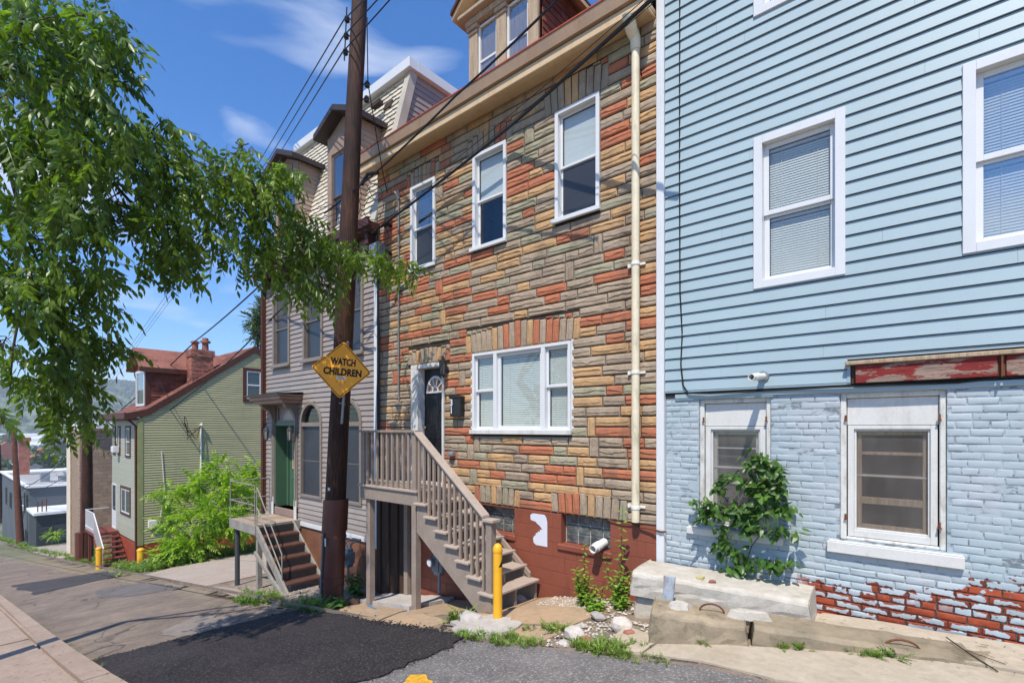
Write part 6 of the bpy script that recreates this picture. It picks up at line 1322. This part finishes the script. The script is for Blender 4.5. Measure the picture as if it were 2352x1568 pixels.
blobs = [  # photo position of a leaf mass, its size there and its distance
 (-60, 120, 200, 240, 4.9, 120), (-150, 420, 90, 110, 5.5, 40), (60, 60, 170, 120, 5.1, 150), (60, 200, 150, 160, 5.0, 190), (190, 70, 120, 80, 5.6, 110), (215, 165, 110, 100, 5.6, 130), (255, 110, 70, 45, 5.9, 40), (70, 380, 150, 130, 4.9, 190), (225, 300, 120, 100, 5.4, 150),  # second mass is out of view, added to blur the branch's shadow
 (330, 330, 95, 75, 5.8, 110), (400, 400, 100, 90, 6.0, 130), (480, 400, 85, 75, 6.3, 100), (540, 460, 90, 85, 6.6, 110), (600, 430, 70, 55, 6.8, 70), (640, 520, 85, 75, 7.0, 110), (710, 560, 70, 55, 7.3, 90), (770, 585, 60, 48, 7.5, 75), (830, 585, 55, 32, 7.7, 55), (885, 605, 45, 24, 7.9, 36), (925, 612, 28, 18, 8.0, 16),
 (590, 590, 70, 34, 7.0, 50), (680, 640, 45, 45, 7.3, 48), (745, 660, 40, 32, 7.5, 36), (650, 400, 45, 30, 6.9, 26), (560, 350, 40, 30, 6.6, 20), (640, 390, 42, 22, 7.0, 18),
 (90, 540, 150, 110, 5.0, 170), (215, 470, 110, 80, 5.5, 100), (330, 480, 90, 60, 5.8, 80), (400, 540, 60, 60, 6.0, 60), (365, 600, 36, 36, 5.9, 26), (430, 610, 32, 28, 6.2, 22), (475, 545, 60, 45, 6.3, 44),
 (40, 650, 90, 60, 5.0, 80), (130, 640, 100, 60, 5.3, 90), (215, 640, 60, 60, 5.6, 55), (120, 730, 90, 50, 5.5, 60), (190, 790, 75, 55, 5.7, 65), (260, 800, 45, 32, 5.9, 24), (90, 830, 80, 60, 5.6, 60), (170, 880, 65, 60, 5.8, 60), (140, 950, 50, 38, 5.9, 34), (205, 955, 28, 34, 5.9, 16), (8, 800, 30, 40, 5.3, 12), (6, 960, 14, 40, 5.3, 5), (80, 880, 40, 36, 5.6, 16), (265, 720, 26, 22, 5.9, 8)]
items = []
for (u, v, ru, rv, t, n) in blobs:
    n = int(n * (.50 if t > 5.3 else .45))
    for k in range(n):
        while True:
            a, b, c = rr.uniform(-1, 1), rr.uniform(-1, 1), rr.uniform(-1, 1)
            if a * a + b * b + c * c < 1: break
        q = W(u + a * ru * 1.04, v + b * rv * 1.0, t + c * .55); d = Vector((rr.uniform(-1, 1), rr.uniform(-1, 1), rr.uniform(-1.0, .25))) + Vector((.45, .65, -.35)) * .7 + (Vector((0, 0, -.5)) if b > .3 else Vector((0, 0, .2)))
        s_ = rr.uniform(.65, 1.2); items.append((FR[rr.randrange(8)], orient(d, rr.uniform(-.6, .6)) * s_, np.array(q) - np.array(Vector(d).normalized()) * .15))
crown = build(MB() if False else (lambda m: (m.tube([W(-330, 700, 6.2), W(-190, 430, 5.8), W(0, 310, 5.6), W(180, 300, 5.8), W(380, 370, 6.3), W(540, 450, 6.8), W(660, 540, 7.2), W(760, 580, 7.5), W(880, 605, 7.9)], [.06, .045, .036, .03, .025, .02, .015, .01, .005], 8), m)[1])(MB()), 'branch', BARK, TREE, smooth=True)
for pts, r0 in (((W(-330, 700, 6.2), W(-150, 400, 5.4), W(0, 180, 5.2), W(90, -60, 5.2)), .05), ((W(0, 310, 5.6), W(60, 540, 5.4), W(150, 740, 5.6), W(165, 900, 5.8)), .022), ((W(80, 470, 5.5), W(190, 300, 5.5), W(235, 150, 5.7), W(250, 80, 5.9)), .035), ((W(260, 420, 5.8), W(350, 520, 5.9), W(390, 600, 6.0)), .02), ((W(430, 430, 6.3), W(540, 400, 6.6), W(640, 395, 6.9)), .018), ((W(560, 480, 6.8), W(640, 590, 7.1), W(685, 650, 7.3)), .016), ((W(0, 180, 5.2), W(110, 140, 5.3), W(200, 120, 5.6)), .03), ((W(150, 760, 5.6), W(230, 780, 5.8), W(300, 800, 6.0)), .012), ((W(60, 640, 5.4), W(30, 800, 5.4), W(20, 930, 5.3)), .018)):
    mb = MB(); mb.tube(pts, [r0 * (1 - .8 * k / (len(pts) - 1)) for k in range(len(pts))], 7); build(mb, 'branch', BARK, TREE, smooth=True)
rr2 = random.Random(5)
mb = MB()
for (u, v, ru, rv, t, n) in blobs:
    for k in range(9): a = W(u + rr2.uniform(-.8, .8) * ru, v + rr2.uniform(-.8, .3) * rv, t); b = W(u + rr2.uniform(-.9, .9) * ru, v + rr2.uniform(-.2, .9) * rv, t + .1); mb.tube([a, a.lerp(b, .5) + Vector((0, 0, .05)), b], [.008, .006, .002], 4)
build(mb, 'twigs', BARK, TREE)['kind'] = 'stuff'
tb = Vector((-9.5, -1.6, g(-9.5) - .1)); mb = MB(); mb.tube([tb, tb + Vector((.05, .05, 1.6)), tb + Vector((.2, .1, 3.0)), W(-330, 700, 6.2)], [.27, .22, .18, .12], 14); build(mb, 'trunk', BARK, TREE, smooth=True)
leaf_parts(items, LEAF, TREE)
# bright leafy bush by the olive house: three clumps
FB_ = [frond(s + 30, ln=.55, pairs=8, ll=.16, lw=.06, droop=.35, hang=.3, spread=68) for s in range(6)]
def bush(loc, blobs_, label, mat=LEAFB, fr_=FB_, seed=1, name='bush', cat='bush', scale=1.0, trunk=.03, up=.6):
    t = thing(name, loc, label, cat); rr = random.Random(seed); it = []; mb = MB()
    for (x, y, z, rx, rz, n) in blobs_:
        mb.tube([Vector(loc), Vector(loc).lerp(Vector((x, y, z)), .6) + Vector((0, 0, .1)), Vector((x, y, z))], [trunk, trunk * .6, .008], 5)
        for k in range(n):
            d = Vector((rr.gauss(0, 1), rr.gauss(0, 1), rr.gauss(0, 1))).normalized(); r_ = rr.random() ** .45; q = Vector((x + d.x * rx * r_, y + d.y * rx * r_, z + d.z * rz * r_)); dd = d + Vector((0, 0, rr.uniform(-.2, up)))
            it.append((fr_[rr.randrange(len(fr_))], orient(dd, rr.uniform(-.5, .5)) * rr.uniform(.7, 1.1) * scale, np.array(q) - np.array(dd.normalized()) * .2 * scale))
    build(mb, 'stem', BARK, t); leaf_parts(it, mat, t, n=120); return t
def WB(u, v, t, ru, rv, n): p = W(u, v, t); return (p.x, p.y, p.z, ru * t / FPX, rv * t / FPX, n)
bush(W(470, 1270, 19), [WB(500, 1075, 19.5, 26, 30, 40), WB(455, 1110, 19.2, 32, 28, 60), WB(520, 1120, 19.3, 45, 35, 90), WB(400, 1130, 19, 40, 18, 55), WB(560, 1110, 20.5, 42, 36, 90), WB(590, 1180, 20, 30, 45, 80), WB(480, 1180, 18.6, 60, 40, 150), WB(390, 1195, 18.7, 30, 32, 60), WB(440, 1240, 18.2, 55, 30, 120), WB(540, 1200, 18.8, 40, 36, 100), WB(410, 1262, 18.0, 34, 18, 50), WB(585, 1075, 21, 14, 26, 20), WB(375, 1275, 18, 20, 14, 26)], 'big bright green leafy bush growing against the olive sided wall', seed=3)
# far trees
bush(W(596, 860, 34), [WB(588, 735, 34, 18, 20, 70), WB(600, 770, 34, 24, 22, 90), WB(607, 712, 34, 16, 16, 50)], 'tree top showing between the olive gable and the taupe house', FARTREE, seed=9, name='tree', cat='tree', scale=1.6, trunk=.12)
# vine
def simple_leaf(seed, l=.10, w_=.065):
    rr = random.Random(seed); b = .25 * l
    v = [(0, 0, 0), (.02 * l / .1, 0, 0), (l * .30, w_ * .45, -.012), (l * .55, w_ * .42, -b * .35 - .01), (l, 0, -b), (l * .55, -w_ * .42, -b * .35 - .01), (l * .30, -w_ * .45, -.012), (l * .45, 0, -b * .1)]
    return np.array(v), [(1, 7, 2), (2, 7, 3), (3, 7, 4), (4, 7, 5), (5, 7, 6), (6, 7, 1), (0, 1, 2), (0, 6, 1)]
VL = [simple_leaf(k, .085 + .008 * k, .055 + .005 * k) for k in range(4)]
VN = thing('creeper_vine', F(-1.62, .1, -1.57), 'leafy green creeper climbing over the small basement window of the blue house', 'vine')
rr = random.Random(14); it = []
O = lambda x, y: (1492.9 + x * .4875, 803.9 + y * .4875)
vb = [(510, 520, 60, 60, 34), (590, 560, 48, 60, 28), (490, 620, 60, 70, 36), (560, 660, 70, 60, 34), (410, 590, 40, 30, 9), (345, 600, 36, 30, 9), (320, 650, 40, 24, 8), (290, 740, 60, 60, 26), (215, 705, 30, 14, 5), (250, 780, 40, 30, 12), (400, 760, 90, 60, 42), (520, 760, 80, 60, 34), (640, 740, 45, 40, 16), (470, 830, 70, 40, 22), (630, 840, 60, 30, 12), (690, 860, 22, 26, 4), (330, 850, 50, 40, 12), (340, 910, 50, 36, 12), (400, 950, 60, 30, 14), (450, 1000, 60, 30, 16), (390, 1020, 40, 22, 8), (560, 990, 50, 24, 12), (630, 1005, 55, 30, 14), (600, 640, 50, 50, 16)]
def facpt(u, v, d):
    a = (u - 1176) / FPX; b = (HZ - v) / FPX; s, c = math.sin(YAW), math.cos(YAW); t = (5.8 - d) / (s + a * c); return Vector((t * (-c + a * s), 5.8 - d, t * b))
for (x, y, rx, ry, n) in vb:
    for k in range(int(n * 1.7)):
        a, b = rr.gauss(0, .5), rr.gauss(0, .5); q = facpt(*O(x + a * rx, y + b * ry), rr.uniform(.05, .24)); d = Vector((rr.uniform(-1, 1), rr.uniform(-1.1, .1), rr.uniform(-1.0, .1)))
        it.append((VL[rr.randrange(4)], orient(d, rr.uniform(-.7, .7)) * rr.uniform(.8, 1.25), np.array(q)))
leaf_parts(it, LEAFV, VN, n=300)
for pts in (((450, 1010), (480, 920), (520, 870), (500, 740), (520, 600), (520, 480)), ((500, 740), (400, 760), (290, 740), (200, 700)), ((520, 870), (600, 850), (690, 870)), ((450, 1010), (540, 985), (660, 1010)), ((500, 740), (600, 640), (620, 540)), ((450, 1010), (380, 940), (310, 880)), ((400, 760), (330, 660), (410, 590))):
    mb = MB(); mb.tube([facpt(*O(*p), .07) for p in pts], .005, 5); build(mb, 'stem', BARK, VN, smooth=True)
# young shrubs against the red foundation
def shrub(x, y, stems, label, lf, mat, seed, cat='plant', name='shrub', group=None, nmax=290):
    z = g(x, y) + .02; t = thing(name, (x, y, z), label, cat, group); rr = random.Random(seed); it = []; mb = MB()
    for (dx, dy, h, ln_, n) in stems:
        a = Vector((x + dx * .3, y + dy * .3, z)); b = Vector((x + dx, y + dy, z + h)); m = a.lerp(b, .5) + Vector((rr.uniform(-.03, .03), rr.uniform(-.03, .0), 0)); mb.tube([a, m, b], [.006, .005, .002], 4); ph_ = rr.uniform(0, 3)
        for k in range(n):
            f = .12 + .88 * k / n; p = a.lerp(m, f * 2) if f < .5 else m.lerp(b, f * 2 - 1)
            for sg in (0, math.pi):
                an = ph_ + sg + k * 1.1; d = Vector((math.cos(an), math.sin(an), rr.uniform(-.2, .5))); it.append((lf[rr.randrange(len(lf))], orient(d, rr.uniform(-.4, .4)) * ln_ * (1 - .35 * f) * rr.uniform(.8, 1.15), np.array(p)))
    build(mb, 'stem', BARK, t); leaf_parts(it, mat, t, n=nmax); return t
SL = [simple_leaf(k + 10, .088, .045) for k in range(3)]; SHM = leafm('young_shrub_leaf', (.17, .30, .03), (.26, .40, .05))
rr = random.Random(3)
shrub(-3.38, 5.36, [(rr.uniform(-.16, .14), rr.uniform(-.14, .05), rr.uniform(.25, .55), 1.0, 11) for _ in range(9)] + [(.0, -.02, .82, 1.05, 15)], 'bushy young green shrub against the red foundation, left of the tall stem', SL, SHM, 4)
shrub(-2.93, 5.40, [(rr.uniform(-.2, .16), rr.uniform(-.14, .05), rr.uniform(.18, .5), 1.0, 10) for _ in range(12)] + [(-.02, .1, 1.22, 1.3, 15), (-.2, .02, .62, 1.1, 10)], 'young green shrub with one tall thin stem beside the concrete blocks', SL, SHM, 5)
shrub(-3.14, 5.20, [(rr.uniform(-.12, .12), rr.uniform(-.12, .1), rr.uniform(.12, .36), 1.0, 8) for _ in range(10)], 'low bright green sprout between the two young shrubs', SL, SHM, 6)
BL_ = [simple_leaf(k + 20, .19, .12) for k in range(3)]
shrub(-7.62, 4.45, [(rr.uniform(-.22, .22), rr.uniform(-.15, .15), rr.uniform(.08, .25), 1.0, 3) for _ in range(9)], 'broad leaved weed at the right foot of the leaning pole', BL_, leafm('dock_leaf', (.06, .14, .03), (.10, .20, .04)), 7)
shrub(-8.55, 5.4, [(rr.uniform(-.3, .3), rr.uniform(-.15, .15), rr.uniform(.15, .5), .9, 4) for _ in range(12)], 'leafy weeds in front of the brown foundation below the grey gas meter', BL_, leafm('dock_leaf', (.10, .2, .03), (.15, .26, .05)), 8)
# weed and grass tufts, one thing each
GB_ = []
for k in range(5):
    q = random.Random(k); V = []; Fc = []
    for b_ in range(16):
        a = q.uniform(0, 6.28); l = q.uniform(.05, .12); o = len(V); w_ = .0035; cx_, cy_ = math.cos(a), math.sin(a); r0 = q.uniform(0, .03); ln = q.uniform(.4, 1.1)
        V += [(cx_ * r0 - cy_ * w_, cy_ * r0 + cx_ * w_, 0), (cx_ * r0 + cy_ * w_, cy_ * r0 - cx_ * w_, 0), (cx_ * (r0 + l * ln * .45) + cy_ * w_, cy_ * (r0 + l * ln * .45) - cx_ * w_, l * .7), (cx_ * (r0 + l * ln * .45) - cy_ * w_, cy_ * (r0 + l * ln * .45) + cx_ * w_, l * .7), (cx_ * (r0 + l * ln), cy_ * (r0 + l * ln), l * q.uniform(.6, 1.0))]; Fc += [(o, o + 1, o + 2, o + 3), (o + 3, o + 2, o + 4)]
    GB_.append((np.array(V), Fc))
GF = [frond(s + 60, ln=.11, pairs=5, ll=.032, lw=.014, droop=.3, hang=.2) for s in range(4)]
def tuft(x, y, r_, n, label, seed, fern=.4, s=1.0, off=.03, group=None):
    rr = random.Random(seed); it = []; z = g(x, y) + off
    for k in range(n):
        a, q = rr.uniform(0, 6.28), r_ * math.sqrt(rr.random()); px, py = x + math.cos(a) * q * 1.3, y + math.sin(a) * q * .6
        if rr.random() < fern: d = Vector((rr.uniform(-1, 1), rr.uniform(-1, 1), rr.uniform(.2, 1))); it.append((GF[rr.randrange(4)], orient(d) * rr.uniform(.7, 1.3) * s, (px, py, g(px, py) + off)))
        else: it.append((GB_[rr.randrange(5)], np.array(Euler((rr.uniform(-.3, .3), rr.uniform(-.3, .3), rr.uniform(0, 6))).to_matrix()) * rr.uniform(.5, 1.0) * s, (px, py, g(px, py) + off)))
    o = merge('weed_clump', it, GRASS, origin=(x, y, z)); return tag(o, label, 'weeds', group)
tuft(-10.1, 4.22, .55, 150, 'wide mat of green weeds in front of the steel porch', 1, .7, 1.6)
tuft(-8.9, 4.2, .12, 16, 'small weed at the road edge left of the pole', 2, .5, 1.2); tuft(-8.15, 4.28, .30, 70, 'tall weeds growing round the front of the pole foot', 3, .6, 1.9); tuft(-7.72, 4.2, .22, 40, 'ferny weeds under the broad leaved plant by the pole', 13, .7, 1.3)
tuft(-4.66, 4.42, .12, 26, 'small weed beside the white cement clod', 4, .7, 1.5); tuft(-3.35, 3.96, .26, 80, 'bright grass at the asphalt edge in front of the yellow bollard', 5, .3, .8); tuft(-3.95, 3.95, .20, 40, 'leftmost grass patch where fresh asphalt meets the cement', 15, .3, .8)
tuft(-3.18, 4.42, .12, 36, 'round weed tuft in the crack of the tan slab', 6, .8, 1.0); tuft(-2.45, 4.08, .22, 90, 'bright grass clump beside the broken orange brick', 7, .3, 1.0); tuft(-3.55, 4.35, .12, 16, 'tiny weeds in the slab joint right of the bollard', 8, .8, .7)
tuft(-2.18, 3.99, .10, 26, 'small grass tuft at the left tip of the sidewalk strip', 9, .3, .8); tuft(-1.95, 3.99, .18, 26, 'thin grass along the sidewalk edge near the rubble', 10, .3, .5); tuft(-2.12, 4.27, .08, 16, 'weed in front of the first barrier block end', 11, .7, .7)
tuft(-1.02, 4.67, .04, 9, 'leftmost small weed at the base of the long barrier block', 12, .6, .6, .04); tuft(-.90, 4.70, .05, 14, 'second small weed at the base of the long barrier block', 16, .6, .6, .04); tuft(-.48, 4.86, .09, 26, 'grassy weeds at the base of the block below the right lifting loop', 17, .3, .6, .04); tuft(-.30, 4.93, .05, 14, 'feathery weed right of the grassy weeds below the loop', 18, 1, .8, .04); tuft(-1.62, 4.50, .03, 8, 'tiny yellow green weed against the first barrier block', 19, .5, .7, .04)
rr = random.Random(90); it = []
def scatter(n, fx, fy, s, fern=.2):
    for k in range(n):
        x, y = fx(), fy(); z = g(x, y) + .03
        if rr.random() < fern: it.append((GF[rr.randrange(4)], orient((rr.uniform(-1, 1), rr.uniform(-1, 1), rr.uniform(.2, 1))) * s * 1.5, (x, y, z)))
        else: it.append((GB_[rr.randrange(5)], np.array(Euler((0, 0, rr.uniform(0, 6))).to_matrix()) * rr.uniform(.6, 1.3) * s, (x, y, z)))
scatter(500, lambda: rr.uniform(-34.5, -27), lambda: rr.uniform(4.6, 6.2), 1.5); scatter(160, lambda: rr.gauss(-24.6, 1.2), lambda: rr.uniform(4.75, 5.35), 1.4, .4); scatter(330, lambda: rr.uniform(-23.0, -20.2), lambda: rr.gauss(5.1, .4), 2.0, .7); scatter(120, lambda: rr.uniform(-56, -36), lambda: rr.gauss(4.9, .15), 2.0); scatter(160, lambda: rr.uniform(-80, -56), lambda: rr.uniform(5.0, 5.5), 2.5); scatter(700, lambda: rr.uniform(-22, -20.6), lambda: rr.uniform(5.2, 10), 2.4, .7)
scatter(60, lambda: rr.uniform(-30, -3), lambda: rr.gauss(1.41, .02), .6, .1); scatter(30, lambda: rr.uniform(-14, -7), lambda: rr.gauss(1.12, .01), .5, .1)
tag(merge('roadside_grass', it, GRASS, origin=(-25, 5, g(-25))), kind='stuff', label='grass and weeds along the far road edge and kerb joint')
bush(W(205, 1270, 26), [WB(212, 1235, 26.3, 8, 30, 40), WB(225, 1262, 26, 18, 14, 40), WB(190, 1268, 27, 16, 10, 24)], 'green ivy and weeds round the foot of the far pole', LEAFB, seed=12, cat='weeds', name='roadside_weeds', scale=.6)
bush(W(130, 1232, 38), [WB(128, 1228, 38, 14, 9, 30), WB(112, 1225, 38, 8, 6, 10)], 'small yellow green bush in front of the charcoal garage', LEAFB, seed=13, cat='bush', scale=.8)
# ================================================================== VALLEY TOWN AND HILL
rr = random.Random(123)
HW = [M('town_' + n_, c_, .8, .15, .6, .1, 5, .1) for n_, c_ in (('red_brick', (.28, .09, .06)), ('brown_brick', (.20, .09, .065)), ('white_siding', (.62, .63, .62)), ('grey_siding', (.30, .32, .34)), ('tan_siding', (.42, .36, .27)), ('blue_siding', (.22, .30, .40)))]
HR = [M('town_roof_' + n_, c_, .8, .15, .4, .1, 5, .1) for n_, c_ in (('white', (.66, .66, .65)), ('grey', (.32, .32, .33)), ('red', (.33, .11, .06)), ('dark', (.07, .07, .08)), ('silver', (.5, .52, .54)))]
DG_ = M('town_window', (.03, .035, .04), .2, bump=0, spec=.6)
def house(x, y, wx, wy, h, gable, wm, rm, rz, label, cat='house', name='town_house', z0=None, group='rooftops of the valley town'):
    z = g(x) - .5 if z0 is None else z0; t = thing(name, (x, y, z), label, cat, group); t.rotation_euler.z = rz
    def bb(nm, x0, x1, y0, y1, za, zb, mt, par=t): mb = MB(); mb.wbox(x + x0, x + x1, y + y0, y + y1, z + za, z + zb); return build(mb, nm, mt, par)
    bb('wall', -wx, wx, -wy, wy, 0, h, wm)
    if gable: mb = MB(); k = wy * .7; mb.add([(x - wx - .2, y - wy - .3, z + h - .1), (x + wx + .2, y - wy - .3, z + h - .1), (x + wx + .2, y, z + h + k), (x - wx - .2, y, z + h + k), (x - wx - .2, y + wy + .3, z + h - .1), (x + wx + .2, y + wy + .3, z + h - .1)], [(0, 1, 2, 3), (3, 2, 5, 4), (1, 5, 2), (0, 3, 4)]); r_ = build(mb, 'roof', rm, t)
    else: r_ = bb('roof', -wx - .15, wx + .15, -wy - .15, wy + .15, h, h + .25, rm)
    if rr.random() < .5: bb('chimney', wx * .4, wx * .4 + .7, -.3, .4, h, h + (2.2 if not gable else wy), HW[0])
    for k in range(int(wy * 2 / 2.4)):
        for zz in (h - 2.2, h - 5.0):
            if zz > 0: y0 = -wy + .9 + k * 2.4; bb('window', wx - .02, wx + .06, y0, y0 + .9, zz, zz + 1.3, DG_)
    for k in range(int(wx * 2 / 2.6)):
        if h > 4: x0 = -wx + .8 + k * 2.6; bb('window', x0, x0 + .9, -wy - .06, -wy + .02, h - 2.2, h - .9, DG_)
names = ['red brick', 'brown brick', 'white', 'grey', 'tan', 'blue']; rn = ['white', 'grey', 'red', 'dark', 'silver']; placed = []; cnt = 0
for i in range(400):
    u = rr.uniform(-40, 330); t_ = 88 * (4.6 ** rr.random()); p = W(u, 984, t_)
    wx, wy = rr.uniform(4, 7) * (1 + t_ / 500), rr.uniform(4, 8) * (1 + t_ / 400)
    if p.x > -88: continue
    if any(abs(p.x - q[0]) < wx + q[2] + .5 and abs(p.y - q[1]) < wy + q[3] + .5 for q in placed) or p.y < 7 + wy and p.x > -150: continue
    placed.append((p.x, p.y, wx, wy)); a, b = rr.randrange(6), rr.choice([0, 0, 0, 1, 2, 3, 4]); gb = rr.random() < .35; h = rr.uniform(5.5, 9)
    if gb: b = rr.choice([1, 2, 3])
    cnt += 1
    house(p.x, p.y, wx, wy, h, gb, HW[a], HR[b], 0, f'distant {names[a]} walled building of the valley town under a {rn[b]} {"gabled" if gb else "flat"} roof')
    if cnt > 75: break
for i, (u0, u1, t_, h, zt) in enumerate(((-60, 170, 620, 12, 0), (60, 330, 720, 13, 1), (-80, 130, 850, 14, 0), (150, 300, 520, 9, 2), (-40, 90, 520, 8, 1))):
    a, b = W(u0, 984, t_), W(u1, 984, t_); mb = MB(); d = (b - a).normalized(); q = Vector((-d.y, d.x, 0)) * 40; z = -25.5
    t = thing('industrial_shed', (a.x, a.y, z), ('long white industrial shed across the valley floor', 'wide pale shed beyond the town roofs', 'farthest long white shed near the river bank', 'pale shed right of the chimney on the valley floor', 'low long shed at the left of the valley')[i], 'shed')
    mb.box8([(a.x, a.y, z), (b.x, b.y, z), (b.x, b.y, z + h), (a.x, a.y, z + h), (a.x + q.x, a.y + q.y, z), (b.x + q.x, b.y + q.y, z), (b.x + q.x, b.y + q.y, z + h), (a.x + q.x, a.y + q.y, z + h)]); build(mb, 'wall', HW[2] if zt == 0 else HW[5] if zt == 1 else HW[3], t)
    mb = MB(); mb.box8([(a.x, a.y, z + h), (b.x, b.y, z + h), (b.x, b.y, z + h + 1), (a.x, a.y, z + h + 1), (a.x + q.x, a.y + q.y, z + h), (b.x + q.x, b.y + q.y, z + h), (b.x + q.x, b.y + q.y, z + h + 3), (a.x + q.x, a.y + q.y, z + h + 3)]); build(mb, 'roof', HR[0], t)
TF = []
for k in range(3):
    q = random.Random(k + 5); V = []; Fc = []
    for j in range(90):
        d = Vector((q.gauss(0, 1), q.gauss(0, 1), q.gauss(0, 1))).normalized() * q.uniform(.5, 1); d.z *= .85; m = orient((q.uniform(-1, 1), q.uniform(-1, 1), q.uniform(-.6, .6)), q.uniform(-1, 1)); o = len(V)
        for c in ((-.16, -.12, 0), (.16, -.12, .03), (.2, .12, -.03), (-.12, .14, .05)): V.append(np.array(d) + m @ np.array(c))
        Fc.append((o, o + 1, o + 2, o + 3))
    TF.append((np.array(V), Fc))
cnt = 0
for i in range(60):
    u = rr.uniform(-30, 320); t_ = 120 * (5 ** rr.random()); p = W(u, 984, t_)
    if p.x > -100 or any(abs(p.x - q[0]) < q[2] and abs(p.y - q[1]) < q[3] for q in placed): continue
    z = g(p.x); r_ = rr.uniform(2.5, 4.5) * (1 + t_ / 500); t = thing('tree', (p.x, p.y, z), 'distant round green tree among the roofs of the valley town', 'tree', 'trees among the valley town roofs'); mb = MB(); mb.tube([(p.x, p.y, z), (p.x, p.y, z + r_ * 1.5)], [.4, .25], 6); build(mb, 'trunk', BARK, t)
    it = [(TF[rr.randrange(3)], np.eye(3) * r_ * rr.uniform(.6, .9), (p.x + rr.uniform(-.4, .4) * r_, p.y + rr.uniform(-.4, .4) * r_, z + r_ * (1.2 + .5 * k))) for k in range(3)]; merge('crown', it, FARTREE, t)
# wooded hill beyond the valley
a = math.atan2(W(100, 984, 1).y, W(100, 984, 1).x); mb = MB(); nu, nv = 150, 26
from mathutils import noise as mn
for i in range(nu + 1):
    th = a - R(38) + R(70) * i / nu
    for j in range(nv + 1):
        r_ = 1250 + 850 * j / nv; x, y = math.cos(th) * r_, math.sin(th) * r_; f = j / nv
        hgt = 178 * (1 - (1 - f) ** 1.7) * (.86 + .24 * mn.noise(Vector((x / 600, y / 600, 1)))) + 13 * abs(mn.noise(Vector((x / 45, y / 45, 0)))) * min(1, f * 5) + 7 * abs(mn.noise(Vector((x / 17, y / 17, 3)))) * min(1, f * 5)
        mb.v.append((x, y, -26 + hgt))
for i in range(nu):
    for j in range(nv): mb.f.append((i * (nv + 1) + j, i * (nv + 1) + j + 1, (i + 1) * (nv + 1) + j + 1, (i + 1) * (nv + 1) + j)); mb.m.append(0)
q = Mt('wooded_hill'); c = q.mix(q.ramp(q.noise(.012, 5, .7), .4, .6), (.12, .165, .075), (.19, .225, .12)); c = q.mul(c, q.mix(q.ramp(q.noise(.09, 4, .8), .35, .65), (.55,) * 3, (1.4,) * 3)); q.bump(q.noise(.08, 4, .8), 1.0, 6); q.done(c, .95, .1)
tag(build(mb, 'hill', q.m, smooth=2), kind='structure')
it = []
for i in range(2600):
    th = a - R(20) + R(34) * rr.random(); f = rr.random() ** .6; r_ = 1250 + 850 * f; x, y = math.cos(th) * r_, math.sin(th) * r_
    hgt = 178 * (1 - (1 - f) ** 1.7) * (.86 + .24 * mn.noise(Vector((x / 600, y / 600, 1)))); it.append((TF[rr.randrange(3)], np.eye(3) * rr.uniform(7, 13), (x, y, -22 + hgt)))
tag(merge('woods', it, leafm('hill_wood_leaf', (.12, .165, .075), (.18, .22, .11), .15, .8), origin=(W(100, 984, 1700).x, W(100, 984, 1700).y, 0)), kind='stuff', label='wooded slope of the far hill across the river')
# air: a thin haze that pales the far hill
mb = MB(); mb.add([(-2300, -250, -27.5), (12, -250, -27.5), (12, 1700, -27.5), (-2300, 1700, -27.5), (-2300, -250, 215), (12, -250, 215), (12, 1700, 215), (-2300, 1700, 215)], [(3, 2, 1, 0), (4, 5, 6, 7), (0, 1, 5, 4), (1, 2, 6, 5), (2, 3, 7, 6), (3, 0, 4, 7)])
HAZE = True
hm = bpy.data.materials.new('haze'); hm.use_nodes = True; ht = hm.node_tree; ht.nodes.remove(ht.nodes['Principled BSDF']); pv = ht.nodes.new('ShaderNodeVolumePrincipled'); pv.inputs['Color'].default_value = (.82, .90, 1, 1); pv.inputs['Density'].default_value = .00036; ht.links.new(pv.outputs[0], ht.nodes['Material Output'].inputs['Volume'])
if HAZE: tag(build(mb, 'haze', hm, origin=(0, 0, 0)), kind='stuff', label='thin blue summer haze over the valley')
